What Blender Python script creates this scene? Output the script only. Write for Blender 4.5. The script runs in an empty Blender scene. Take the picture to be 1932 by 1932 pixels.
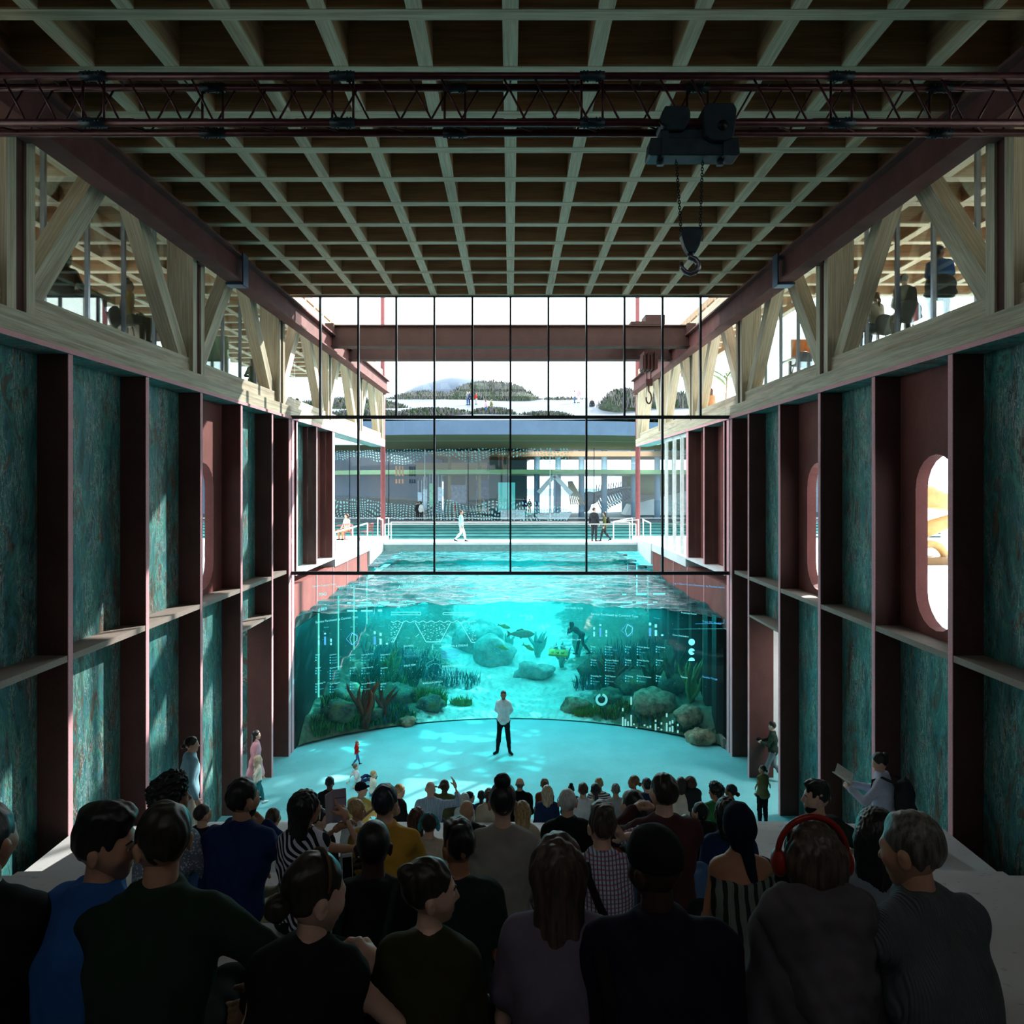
import bpy, math, random
import numpy as np
from mathutils import Vector, Matrix, noise as mnoise
random.seed(7); RNG = np.random.default_rng(7)
SC = bpy.context.scene
COL = SC.collection
F = 1325.0; EYE = 8.25
def at(px, py, Y):
    "a point of the place at distance Y along the hall, from where it shows in the photograph"
    return Vector(((px - 963.0) / F * Y, Y, EYE - (py - 913.0) / F * Y))
# ------------------------------------------------------------------ meshes
class MB:
    def __init__(s): s.v = []; s.f = []; s.mi = []; s.sm = []; s.cur = 0
    def add(s, vs, fs, smooth=False):
        o = len(s.v); s.v.extend([tuple(p) for p in vs])
        for f in fs:
            s.f.append(tuple(i + o for i in f)); s.mi.append(s.cur); s.sm.append(smooth)
        return s
    def box(s, x0, x1, y0, y1, z0, z1):
        if x0 > x1: x0, x1 = x1, x0
        if y0 > y1: y0, y1 = y1, y0
        if z0 > z1: z0, z1 = z1, z0
        v = [(x0,y0,z0),(x1,y0,z0),(x1,y1,z0),(x0,y1,z0),(x0,y0,z1),(x1,y0,z1),(x1,y1,z1),(x0,y1,z1)]
        return s.add(v, [(0,3,2,1),(4,5,6,7),(0,1,5,4),(1,2,6,5),(2,3,7,6),(3,0,4,7)])
    def bar(s, a, b, w, h, up=(0,0,1)):
        a = Vector(a); b = Vector(b); d = (b - a).normalized(); u = Vector(up)
        x = d.cross(u)
        if x.length < 1e-4: x = d.cross(Vector((1,0,0)))
        x.normalize(); y = x.cross(d).normalized()
        q = [(-w/2,-h/2),(w/2,-h/2),(w/2,h/2),(-w/2,h/2)]
        v = [a + x*i + y*j for i, j in q] + [b + x*i + y*j for i, j in q]
        return s.add(v, [(0,1,2,3),(7,6,5,4),(0,4,5,1),(1,5,6,2),(2,6,7,3),(3,7,4,0)])
    def tube(s, pts, r, n=8, caps=True):
        pts = [Vector(p) for p in pts]; m = len(pts)
        rs = r if isinstance(r, (list, tuple)) else [r] * m
        vs = []; ref = None
        for i, p in enumerate(pts):
            d = (pts[min(i+1,m-1)] - pts[max(i-1,0)]).normalized()
            if ref is None:
                ref = d.cross(Vector((0,0,1)))
                if ref.length < 1e-3: ref = d.cross(Vector((1,0,0)))
            ref = (ref - d * ref.dot(d)).normalized(); bi = d.cross(ref)
            for k in range(n):
                t = 2*math.pi*k/n
                vs.append(p + (ref*math.cos(t) + bi*math.sin(t)) * rs[i])
        fs = [(i*n+k, i*n+(k+1)%n, (i+1)*n+(k+1)%n, (i+1)*n+k) for i in range(m-1) for k in range(n)]
        if caps: fs += [tuple(range(n-1,-1,-1)), tuple((m-1)*n+k for k in range(n))]
        return s.add(vs, fs, True)
    def ell(s, c, r, n=12, m=8, rot=None):
        c = Vector(c); vs = []; fs = []
        if not isinstance(r, (tuple, list)): r = (r, r, r)
        for i in range(m+1):
            t = math.pi*i/m
            for k in range(n):
                p = 2*math.pi*k/n
                q = Vector((r[0]*math.sin(t)*math.cos(p), r[1]*math.sin(t)*math.sin(p), r[2]*math.cos(t)))
                if rot is not None: q = rot @ q
                vs.append(c + q)
        fs = [(i*n+k, (i+1)*n+k, (i+1)*n+(k+1)%n, i*n+(k+1)%n) for i in range(m) for k in range(n)]
        return s.add(vs, fs, True)
    def prism(s, poly, d, smooth=False):
        "poly: 3D loop, extruded along d"
        d = Vector(d); a = [Vector(p) for p in poly]; n = len(a)
        vs = a + [p + d for p in a]
        fs = [tuple(range(n-1,-1,-1)), tuple(range(n, 2*n))] + [(i, (i+1)%n, n+(i+1)%n, n+i) for i in range(n)]
        return s.add(vs, fs, smooth)
    def build(s, name, mat, parent=None, bevel=0, fix=True):
        me = bpy.data.meshes.new(name); me.from_pydata(s.v, [], s.f); 
        if fix:
            import bmesh
            bm = bmesh.new(); bm.from_mesh(me); bmesh.ops.recalc_face_normals(bm, faces=bm.faces); bm.to_mesh(me); bm.free()
        for m in (mat if isinstance(mat, (list, tuple)) else [mat]): me.materials.append(m)
        if len(me.polygons) == len(s.mi):
            me.polygons.foreach_set('material_index', s.mi); me.polygons.foreach_set('use_smooth', s.sm)
        return link(name, me, parent, bevel)
def link(name, me, parent=None, bevel=0):
    o = bpy.data.objects.new(name, me); COL.objects.link(o)
    if parent is not None: put(o, parent)
    if bevel:
        b = o.modifiers.new('bevel', 'BEVEL'); b.width = bevel; b.segments = 2; b.limit_method = 'ANGLE'
    return o
def world_of(o):
    m = o.matrix_basis.copy()
    return m if o.parent is None else world_of(o.parent) @ o.matrix_parent_inverse @ m
def put(o, parent):
    o.parent = parent; o.matrix_parent_inverse = world_of(parent).inverted()
def tag(o, label=None, cat=None, group=None, kind=None):
    if label: o['label'] = label
    if cat: o['category'] = cat
    if group: o['group'] = group
    if kind: o['kind'] = kind
    return o
def thing(name, loc, label, cat, group=None):
    o = bpy.data.objects.new(name, None); COL.objects.link(o); o.location = loc; o.empty_display_size = .1
    return tag(o, label, cat, group)
def copy_tree(o, parent=None, offset=None):
    c = o.copy(); COL.objects.link(c)
    if parent is not None: c.parent = parent
    elif offset is not None: c.location = Vector(o.location) + Vector(offset)
    for ch in o.children: copy_tree(ch, c)
    return c
# ------------------------------------------------------------------ materials
def srgb(*c):
    if len(c) == 1: c = c[0]
    return tuple(((x/255)/12.92 if x/255 <= .04045 else ((x/255+.055)/1.055)**2.4) for x in c) + (1,)
class NT:
    def __init__(s, name):
        s.m = bpy.data.materials.new(name); s.m.use_nodes = True; s.t = s.m.node_tree; s.n = s.t.nodes; s.n.clear()
        s.out = s.n.new('ShaderNodeOutputMaterial')
    def new(s, t, **k):
        n = s.n.new(t)
        for a, b in k.items():
            if hasattr(n, a): setattr(n, a, b)
        return n
    def l(s, a, b): s.t.links.new(a, b)
    def val(s, node, **k):
        for a, b in k.items():
            node.inputs[a.replace('_', ' ')].default_value = b
        return node
    def coords(s, scale=(1,1,1), rot=(0,0,0), kind='Object'):
        tc = s.new('ShaderNodeTexCoord'); mp = s.new('ShaderNodeMapping')
        mp.inputs['Scale'].default_value = scale; mp.inputs['Rotation'].default_value = rot
        s.l(tc.outputs[kind], mp.inputs['Vector']); return mp.outputs['Vector']
    def noise(s, vec, scale, detail=4, rough=.55, dist=0):
        n = s.new('ShaderNodeTexNoise'); s.l(vec, n.inputs['Vector'])
        n.inputs['Scale'].default_value = scale; n.inputs['Detail'].default_value = detail
        n.inputs['Roughness'].default_value = rough; n.inputs['Distortion'].default_value = dist
        return n.outputs['Fac']
    def ramp(s, fac, stops, interp='LINEAR'):
        r = s.new('ShaderNodeValToRGB'); r.color_ramp.interpolation = interp; e = r.color_ramp.elements
        while len(e) < len(stops): e.new(.5)
        for i, (p, c) in enumerate(stops): e[i].position = p; e[i].color = c
        s.l(fac, r.inputs['Fac']); return r.outputs['Color']
    def mix(s, fac, a, b, mode='MIX'):
        n = s.new('ShaderNodeMix'); n.data_type = 'RGBA'; n.blend_type = mode
        for i, x in ((0, fac), (6, a), (7, b)):
            if hasattr(x, 'node'): s.l(x, n.inputs[i])
            else: n.inputs[i].default_value = x
        return n.outputs[2]
    def math(s, op, a, b=0):
        n = s.new('ShaderNodeMath'); n.operation = op
        for i, x in ((0, a), (1, b)):
            if hasattr(x, 'node'): s.l(x, n.inputs[i])
            else: n.inputs[i].default_value = x
        return n.outputs[0]
    def bsdf(s, col, rough=.6, metal=0, spec=.3, bump=None, bstr=.2, bdist=.02):
        b = s.new('ShaderNodeBsdfPrincipled')
        for k, x in (('Base Color', col), ('Roughness', rough), ('Metallic', metal), ('Specular IOR Level', spec)):
            if hasattr(x, 'node'): s.l(x, b.inputs[k])
            else: b.inputs[k].default_value = x
        if bump is not None:
            bp = s.new('ShaderNodeBump'); bp.inputs['Strength'].default_value = bstr; bp.inputs['Distance'].default_value = bdist
            s.l(bump, bp.inputs['Height']); s.l(bp.outputs['Normal'], b.inputs['Normal'])
        s.b = b; s.l(b.outputs[0], s.out.inputs['Surface']); return b
MATS = {}
def plain(name, rgb, rough=.6, metal=0, var=.12, scale=6, bump=0, spec=.3):
    if name in MATS: return MATS[name]
    t = NT(name); v = t.coords(); n = t.noise(v, scale, 5)
    c = srgb(rgb); a = tuple(x*(1-var) for x in c[:3]) + (1,); b = tuple(min(1, x*(1+var)) for x in c[:3]) + (1,)
    col = t.ramp(n, [(.3, a), (.7, b)])
    t.bsdf(col, rough, metal, spec, bump=t.noise(v, scale*12, 3) if bump else None, bstr=bump)
    MATS[name] = t.m; return t.m
def wood(name, axis, light=(206,194,170), dark=(156,128,100)):
    t = NT(name); sc = [9, 9, 9]; sc[axis] = .7
    v = t.coords(tuple(sc)); n1 = t.noise(v, .55, 6, .65, 1.2)
    sc2 = [60, 60, 60]; sc2[axis] = 1.6; n2 = t.noise(t.coords(tuple(sc2)), .8, 3)
    rings = t.new('ShaderNodeTexWave', wave_type='RINGS'); t.val(rings, Scale=.35, Distortion=9.0, Detail=2.0, Detail_Scale=.7)
    sc3 = [2.2, 2.2, 2.2]; sc3[axis] = .22; t.l(t.coords(tuple(sc3)), rings.inputs['Vector'])
    c = t.ramp(n1, [(.30, srgb(tuple(int(a*.55+b*.45) for a, b in zip(dark, light)))), (.52, srgb(light)), (.8, srgb(tuple(min(255, int(x*1.08)) for x in light)))])
    c = t.mix(t.math('MULTIPLY', t.ramp(n2, [(.36, (1,1,1,1)), (.6, (0,0,0,1))]), .4), c, srgb(tuple(int(x*.85) for x in dark)))
    f = t.math('MULTIPLY', t.ramp(rings.outputs['Fac'], [(.0, (1,1,1,1)), (.12, (0,0,0,1))]), .35)
    c = t.mix(f, c, srgb(tuple(int(x*.7) for x in dark)))
    t.bsdf(c, .62, 0, .25, bump=n2, bstr=.12); return t.m
def patina(name):
    t = NT(name)
    a = t.noise(t.coords((1, 1.5, .5)), 1.7, 9, .7, 1.1); b = t.noise(t.coords((1.5, 5, .7)), 1.5, 8, .72, 1.6); d = t.noise(t.coords((1.4, 4.2, .75)), 2.0, 6, .66, 2.6); e = t.noise(t.coords((1, 2.2, .55)), 1.2, 7, .72, 1.6); g = t.noise(t.coords((1, 3, .8)), 1.0, 3)
    col = t.ramp(a, [(.36, srgb(16,30,32)), (.42, srgb(34,92,84)), (.47, srgb(60,124,140)), (.50, srgb(38,104,86)), (.54, srgb(84,160,148)), (.58, srgb(58,84,78)), (.64, srgb(104,70,54))])
    col2 = t.ramp(b, [(.38, srgb(18,50,50)), (.45, srgb(62,140,126)), (.50, srgb(84,130,156)), (.55, srgb(34,92,74)), (.61, srgb(126,84,62)), (.68, srgb(36,38,38))])
    c = t.mix(.3, col, col2)
    c = t.mix(t.math('MULTIPLY', t.ramp(e, [(.55, (0,0,0,1)), (.60, (1,1,1,1))]), .85), c, t.ramp(d, [(.4, srgb(46,40,36)), (.6, srgb(122,82,62))]))
    vein = t.ramp(d, [(.478, (0,0,0,1)), (.496, (1,1,1,1)), (.504, (1,1,1,1)), (.522, (0,0,0,1))])
    c = t.mix(t.math('MULTIPLY', t.math('MULTIPLY', vein, .8), t.ramp(g, [(.46, (0,0,0,1)), (.56, (1,1,1,1))])), c, srgb(200,212,206))
    c = t.mix(t.math('MULTIPLY', t.ramp(b, [(.60, (0,0,0,1)), (.66, (1,1,1,1))]), .5), c, srgb(186,190,184))
    t.bsdf(c, .55, .15, .35, bump=b, bstr=.25, bdist=.02); return t.m
def plaster(name, rgb, var=.25):
    t = NT(name); v = t.coords((1, 1, .6)); n = t.noise(v, 2.2, 6, .6); g = t.noise(t.coords(), 55, 4, .7)
    c = srgb(rgb); col = t.ramp(n, [(.3, tuple(x*(1-var) for x in c[:3])+(1,)), (.72, tuple(min(1, x*(1+var)) for x in c[:3])+(1,))])
    col = t.mix(.35, col, t.ramp(g, [(.35, tuple(x*.6 for x in c[:3])+(1,)), (.65, tuple(min(1, x*1.4) for x in c[:3])+(1,))]))
    t.bsdf(col, .75, 0, .25, bump=g, bstr=.35, bdist=.01); return t.m
def glassy(name, tint=(1,1,1), refl=.6, rough=.0):
    t = NT(name); tr = t.new('ShaderNodeBsdfTransparent'); tr.inputs[0].default_value = tint + (1,)
    gl = t.new('ShaderNodeBsdfGlossy'); gl.inputs['Roughness'].default_value = rough
    fr = t.new('ShaderNodeFresnel'); fr.inputs['IOR'].default_value = 1.45
    f = t.math('MULTIPLY', fr.outputs[0], refl)
    mx = t.new('ShaderNodeMixShader'); t.l(f, mx.inputs[0]); t.l(tr.outputs[0], mx.inputs[1]); t.l(gl.outputs[0], mx.inputs[2])
    t.l(mx.outputs[0], t.out.inputs['Surface']); return t.m
def glow(name, rgb, strength):
    if name in MATS: return MATS[name]
    t = NT(name); e = t.new('ShaderNodeEmission'); e.inputs[0].default_value = srgb(rgb); e.inputs[1].default_value = strength
    t.l(e.outputs[0], t.out.inputs['Surface']); MATS[name] = t.m; return t.m
def concrete(name, rgb, speck=.5):
    t = NT(name); v = t.coords(); n = t.noise(v, .8, 6, .6); g = t.noise(v, 26, 3, .6); q = t.noise(t.coords((1,2.2,1)), 7.5, 4, .65)
    c = srgb(rgb); col = t.ramp(n, [(.3, tuple(x*.86 for x in c[:3])+(1,)), (.7, tuple(min(1, x*1.08) for x in c[:3])+(1,))])
    col = t.mix(t.math('MULTIPLY', t.ramp(q, [(.62, (0,0,0,1)), (.68, (1,1,1,1))]), speck), col, tuple(x*.35 for x in c[:3])+(1,))
    t.bsdf(col, .5, 0, .3, bump=g, bstr=.08); return t.m
M = {}
M['wbx'] = wood('shade-darkened plywood along x', 0, (184,150,116), (140,108,80)); M['wby'] = wood('shade-darkened plywood along y', 1, (184,150,116), (140,108,80)); M['wx'] = wood('timber along x', 0); M['wy'] = wood('timber along y', 1); M['wz'] = wood('timber upright', 2)  # plywood browner than the beam soffits: recess shade put into the colour
M['deckwood'] = wood('dark soffit timber', 0, (120,98,78), (84,64,50))
M['patina'] = patina('patinated copper')
M['red'] = plaster('oxide red plaster', (126,74,70))
M['pink'] = plaster('pink edge with daylight painted in', (236,166,174), .1)  # paler than the ribs: daylight on their fronts put into the colour
M['rib'] = plaster('weathered wall rib', (88,58,55), .25)
M['ledge'] = plaster('pale ledge', (150,134,126), .15)
M['floor'] = concrete('terrazzo tinted with cyan light', (116,188,194))  # cyan light from the tank put into the floor colour
M['tier'] = concrete('grey terrazzo', (196,192,192))
M['white'] = concrete('white concrete', (226,228,230), .1)
M['steel'] = plain('dark window steel', (52,54,60), .4, .6)
M['steel_l'] = plain('bright window steel', (150,160,170), .3, .8)
M['gantry'] = plaster('brown painted crane steel', (66,44,40), .3); M['crane'] = plaster('weathered oxide steel', (104,62,60), .4)
M['truss'] = plain('dark red tube steel', (74,34,40), .35, .5, .3)
M['hoist'] = plain('blue black hoist paint', (34,48,58), .45, .3, .35)
M['chain'] = plain('black chain', (26,24,24), .5, .6)
M['hook'] = plain('worn hook steel', (110,106,116), .3, .8)
M['clamp'] = plain('blue grey steel clamp', (74,98,128), .3, .7)
M['glass'] = glassy('clear glass', (.97,1,.99), .55)
M['glass_g'] = glassy('green tinted glass', (.88,.95,.93), .5)
M['black'] = plain('black', (14,14,16), .6)
M['rail'] = plain('white painted steel', (238,240,242), .4)
# ------------------------------------------------------------------ hall
FY = [10.70 + 2.27*k for k in range(-6, 5)]          # wall ribs in the hall
GY = 21.5                                             # glazed end wall
ROOF = 14.0
# floor of the stage
mb = MB(); mb.box(-7.4, 7.4, -3, 30.0, -.3, 0); tag(mb.build('floor', M['floor']), 'pale cyan lit stage floor', None, None, 'structure')
# coffered timber ceiling
PITCH = 1.165
def coffers(name, x0, x1, y0, y1, xs, ys, dep=.86, w=.2):
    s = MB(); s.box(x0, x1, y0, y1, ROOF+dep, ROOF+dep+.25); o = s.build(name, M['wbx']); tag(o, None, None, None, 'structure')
    a = MB(); b = MB()
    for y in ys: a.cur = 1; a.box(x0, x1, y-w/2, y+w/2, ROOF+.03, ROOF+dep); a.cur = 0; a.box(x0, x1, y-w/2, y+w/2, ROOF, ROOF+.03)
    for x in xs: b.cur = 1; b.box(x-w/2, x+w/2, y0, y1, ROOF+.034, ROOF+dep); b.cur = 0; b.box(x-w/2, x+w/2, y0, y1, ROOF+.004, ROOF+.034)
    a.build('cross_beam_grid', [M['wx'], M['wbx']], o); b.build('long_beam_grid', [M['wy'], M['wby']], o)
    return o
ys = [8.61 - PITCH*3 + PITCH*k for k in range(0, 15) if 8.61 - PITCH*3 + PITCH*k < 21.6]
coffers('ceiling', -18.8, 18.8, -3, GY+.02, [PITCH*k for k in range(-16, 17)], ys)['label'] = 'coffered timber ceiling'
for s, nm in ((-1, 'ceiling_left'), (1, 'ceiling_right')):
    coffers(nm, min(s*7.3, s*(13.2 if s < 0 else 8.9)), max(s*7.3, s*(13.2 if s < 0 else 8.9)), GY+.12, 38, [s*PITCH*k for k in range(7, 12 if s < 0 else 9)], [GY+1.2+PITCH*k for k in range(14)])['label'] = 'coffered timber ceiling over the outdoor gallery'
# side walls
def stadium(yc, zc, hw, hh, n=10):
    P = []
    for k in range(n+1): t = math.pi*k/n; P.append((yc+hw*math.cos(t), zc+hh-hw+hw*math.sin(t)))
    for k in range(n+1): t = math.pi+math.pi*k/n; P.append((yc+hw*math.cos(t), zc-hh+hw+hw*math.sin(t)))
    return P
def holed_panel(mb, xa, xb, y0, y1, z0, z1, hole):
    "wall panel with a rounded opening through it"
    n = len(hole); yc = sum(p[0] for p in hole)/n; zc = sum(p[1] for p in hole)/n
    outer = []
    for (y, z) in hole:
        dy, dz = y-yc, z-zc; k = 1e9
        if dy > 1e-6: k = min(k, (y1-yc)/dy)
        if dy < -1e-6: k = min(k, (y0-yc)/dy)
        if dz > 1e-6: k = min(k, (z1-zc)/dz)
        if dz < -1e-6: k = min(k, (z0-zc)/dz)
        outer.append((yc+dy*k, zc+dz*k))
    vs = [(xa, y, z) for y, z in hole] + [(xa, y, z) for y, z in outer] + [(xb, y, z) for y, z in hole] + [(xb, y, z) for y, z in outer]
    fs = []
    for i in range(n):
        j = (i+1) % n
        fs += [(i, j, n+j, n+i), (2*n+i, 3*n+i, 3*n+j, 2*n+j), (i, 2*n+i, 2*n+j, j)]
    mb.add(vs, fs)
    # the corners the radial outline cuts off
    for cy in (y0, y1):
        for cz in (z0, z1):
            near = sorted(outer, key=lambda p: (p[0]-cy)**2+(p[1]-cz)**2)
            onv = [p for p in outer if abs(p[0]-cy) < 1e-4]; onh = [p for p in outer if abs(p[1]-cz) < 1e-4]
            if onv and onh:
                a = min(onv, key=lambda p: abs(p[1]-cz)); b = min(onh, key=lambda p: abs(p[0]-cy))
                mb.add([(xa, *a), (xa, *b), (xa, cy, cz), (xb, *a), (xb, *b), (xb, cy, cz)], [(0,1,2), (3,5,4)])
XF, XR, XO = 6.7, 7.175, 7.39
wn = [0]
for s, side in ((-1, 'left'), (1, 'right')):
    win = {8: 'w'} if s < 0 else {6: 'w', 8: 'w'}     # bay index of the oval windows (FY[i]..FY[i+1])
    core = MB(); core.box(s*XR, s*XO, -3, FY[0], 0, 10.22)
    wall = core.build('wall_'+side, M['red']); tag(wall, 'oxide red wall with projecting ribs and patinated panels', None, None, 'structure')
    ends = FY + [21.30]
    for i in range(len(ends)-1):
        y0, y1 = ends[i], ends[i+1]
        up = MB(); lo = MB()
        if i in win:
            yc = (y0+y1)/2; hole = stadium(yc, 7.26, .6, 1.49)
            holed_panel(up, s*XR, s*XO, y0, y1, 5.6, 10.22, hole)
            up.build('window_panel', M['red'], wall)
            wn[0] += 1
            g = MB(); g.add([(s*(XO-.06), y, z) for y, z in hole], [tuple(range(len(hole)))]); g.build('window_%d' % wn[0], M['glass']); tag(bpy.data.objects['window_%d' % wn[0]], 'tall oval window in the red wall', None, None, 'structure')
        else:
            up.box(s*XR, s*XO, y0, y1, 5.6, 10.22); up.build('patina_panel' if i < 10 else 'red_panel', M['patina'] if i < 10 else M['red'], wall)
        if i == 9: lo.box(s*XR, s*XO, y0, y1, 4.52, 5.6)
        else: lo.box(s*XR, s*XO, y0, y1, 0, 5.6)
        lo.build('patina_panel' if i < 10 else 'red_panel', M['patina'] if i < 10 else M['red'], wall)
        l = MB(); l.box(s*(XF+.01), s*XR, y0+.055, y1-.055, 5.55, 5.65)
        if i < 10: l.build('ledge', M['ledge'], wall)
        else:
            l = MB(); l.box(s*(XF+.03), s*XR, y0+.055, y1-.2, 5.55, 5.65); l.build('ledge', M['ledge'], wall)
        if i == 9:
            l = MB(); l.box(s*(XF+.01), s*XO, y0+.055, y1-.055, 4.52, 4.58); l.build('lintel', M['ledge'], wall)
    for i, y in enumerate(FY):
        r = MB(); e = MB()
        r.cur = 0
        xo = XR if i not in (9, 10) else XO
        r.box(s*(XF+.012), s*xo, y-.055, y+.055, 0, 10.22)
        r.cur = 1; r.box(s*XF, s*(XF+.012), y-.055, y+.055, 0, 10.22)
        r.build('rib', [M['rib'], M['pink']], wall)
    r = MB(); r.box(s*(XF+.012), s*XO, 21.24, 21.46, 0, 10.22); r.cur = 1; r.box(s*XF, s*(XF+.012), 21.24, 21.46, 0, 10.22); r.build('end_pier', [M['rib'], M['pink']], wall)
    fl = MB(); fl.cur = 1; fl.box(s*(XF-.02), s*XO, -3, 37.3, 10.225, 10.30); fl.cur = 0; fl.box(s*(XF-.03), s*(XF-.02), -3, 37.3, 10.225, 10.30); fl.build('top_flange', [M['pink'], M['patina']], wall)
    # outdoor bays beyond the glass
    oy = [22.05, 24.32, 26.62]
    o = MB(); o.box(s*XR, s*XO, 21.54, 26.6, 5.47, 10.22); ow = o.build('wall_%s_outer' % side, M['patina'] if s < 0 else M['red']); tag(ow, 'outdoor bays of the ribbed red wall', None, None, 'structure')
    if s < 0:
        q = MB(); q.box(s*(XR-.004), s*XR, 24.32, 26.6, 5.47, 10.22); q.build('red_panel', M['red'], ow)
    for y in oy:
        r = MB(); w_ = .055 if y < 26 else .16
        r.box(s*(XF+.012), s*XR, y-w_, y+w_, 5.47, 10.22); r.cur = 1; r.box(s*XF, s*(XF+.012), y-w_, y+w_, 5.47, 10.22); r.build('rib', [M['rib'], M['pink']], ow)
    r = MB(); r.box(s*(XF+.012), s*XO, 21.54, 21.76, 0, 10.22); r.cur = 1; r.box(s*XF, s*(XF+.012), 21.54, 21.76, 0, 10.22); r.build('end_pier', [M['rib'], M['pink']], ow)
    # ledge and quay wall under it, down into the water
    q = MB(); q.box(s*(XF+.02), s*9, 21.78, 33.1, 3.7, 5.1); qw = q.build('wall_%s_quay' % side, M['red']); tag(qw, 'dark red quay wall dropping into the water', None, None, 'structure')
    for y in (24.32, 26.62, 28.9, 31.2):
        j = MB(); j.box(s*(XF-.0), s*(XF+.02), y-.03, y+.03, 3.7, 5.1); j.build('joint', M['pink'], qw)
# back of the hall
mb = MB(); mb.box(-8.2, 8.2, -3.3, -3, 0, ROOF); tag(mb.build('wall_back', M['black']), 'wall behind the seating', None, None, 'structure')
# service corridors behind the two side doors, deck above them
for s, side in ((-1, 'left'), (1, 'right')):
    c = MB(); c.box(s*7.4, s*11.2, 14, 21.4, -.3, 0); tag(c.build('floor_corridor_'+side, M['floor']), 'corridor floor seen through the side opening', None, None, 'structure')
    c = MB(); c.box(s*11.2, s*11.4, 14, 21.4, 0 if s > 0 else .55, 4.6); c.box(s*7.4, s*11.4, 21.4, 21.6, 0, 4.6); c.box(s*7.4, s*11.4, 13.8, 14, 0, 4.6)
    tag(c.build('wall_corridor_'+side, M['patina'] if s < 0 else M['white']), 'corridor wall seen through the side opening', None, None, 'structure')
    c = MB(); c.box(s*7.4, s*22, 0, 26.7, 4.62, 5.45); c.box(s*6.66, s*22, 26.7, 36.0, 5.1, 5.45); c.box(s*6.66, s*7.5, 21.8, 26.7, 5.40, 5.47); tag(c.build('floor_deck_'+side, M['white']), 'white outdoor deck beside the hall', None, None, 'structure')
    lamp = bpy.data.lights.new('corridor_lamp', 'AREA'); lamp.energy = 190 if s > 0 else 90; lamp.size = 1.0; lamp.color = (1, .93, .88)
    lo = bpy.data.objects.new('corridor_lamp', lamp); COL.objects.link(lo); lo.location = (s*9.2, 18.4, 4.5)
# stepped seating
EDGE = [(3.05, 6.0), (4.22, 5.58), (5.1, 5.25), (6.22, 4.78), (7.3, 4.22), (8.85, 3.85), (9.9, 3.38), (10.9, 2.92), (11.9, 2.45), (12.95, 1.98), (14.0, 1.5), (15.0, 1.0), (15.9, .5)]
for i, (y, z) in enumerate(EDGE):
    zb = EDGE[i+1][1] if i+1 < len(EDGE) else 0
    m = MB()
    if i in (4, 5, 6):
        pl = [(-5.45, 5.0 if i == 4 else y-1.4), (-5.12, y), (-2, y+.12), (2, y+.12), (5.12, y), (5.45, 5.0 if i == 4 else y-1.4), (5.45, -3), (-5.45, -3)]
        if i == 6: pl = [(max(-3.6, min(3.6, a)), b) for a, b in pl if abs(a) < 5.3 or b < 0]
    elif i < 4: pl = [(-7.17, y-.05), (-2, y+.05), (2, y+.05), (7.17, y-.05), (7.17, -3), (-7.17, -3)]
    else: pl = [(-6.69, y), (-2, y+.15), (2, y+.15), (6.69, y), (6.69, -3), (-6.69, -3)]
    m.prism([(a, b, zb) for a, b in pl], (0, 0, z-zb))
    tag(m.build('floor_tier_%d' % (i+1), M['tier']), 'grey terrazzo seating step', None, None, 'structure')
# timber trusses above the walls (indoors and on over the water)
POST = [9.68 + 5.52*k for k in range(-2, 6)]
for s, side in ((-1, 'left'), (1, 'right')):
    t = thing('timber_truss', (s*7, 15, 10.3), 'pale timber lattice truss along the top of the %s-hand ribbed wall' % side, 'truss', 'timber trusses carrying the roof')
    c = MB(); c.box(s*6.70, s*7.02, -3, 37.55, 10.30, 10.62); c.box(s*6.82, s*7.34, -3, 37.5, 10.62, 10.93); c.build('bottom_chord', M['wy'], t)
    c = MB(); c.box(s*6.82, s*7.34, -3, 37.5, 13.62, 14.0 if s else 0); c.box(s*6.82, s*7.34, GY+.15, 37.5, 14.0, 14.35); c.build('top_chord', M['wy'], t)
    for k, y in enumerate(POST):
        if k == 7: y = 37.28
        p = MB(); p.box(s*6.74, s*7.3, y-.28, y-.1, 10.3+.32, 14); p.box(s*6.74, s*7.3, y+.1, y+.28, 10.3+.32, 14); p.build('post', M['wz'], t)
        q = MB(); q.box(s*6.78, s*7.2, y-.1, y+.1, 10.31, 14); q.build('post_plate', M['rib'], t)
    for k in range(len(POST)-1):
        a, b = POST[k]+.3, POST[k+1]-.3; mid = (a+b)/2
        if k == 6: b = 36.98; mid = (a+b)/2
        for (ya, yb) in ((a+.08, mid-.16), (b-.08, mid+.16)):
            A_, B_ = Vector((s*7.02, ya, 10.85)), Vector((s*7.02, yb, 13.95)); L_ = (B_-A_).length; d = MB(); d.box(-.15, .15, -.17, .17, 0, L_); o_ = d.build('diagonal', M['wz']); o_.location = A_; o_.rotation_euler = (-math.atan2(yb-ya, 3.1), 0, 0); put(o_, t)
    # glazing of the upper floor behind the truss
    ws = MB()
    g = MB(); g.box(s*7.46, s*7.475, -3, GY, 10.9, 14.0); gw = g.build('window_upper_'+side, M['glass_g']); tag(gw, 'glazing of the upper lounge behind the truss', None, None, 'structure')
    y = 12.39 - 1.165*8
    while y < GY:
        ml = MB(); ml.box(s*7.43, s*7.5, y-.03, y+.03, 10.9, 14.0); ml.build('mullion', M['steel_l'], gw); y += 1.165
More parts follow.
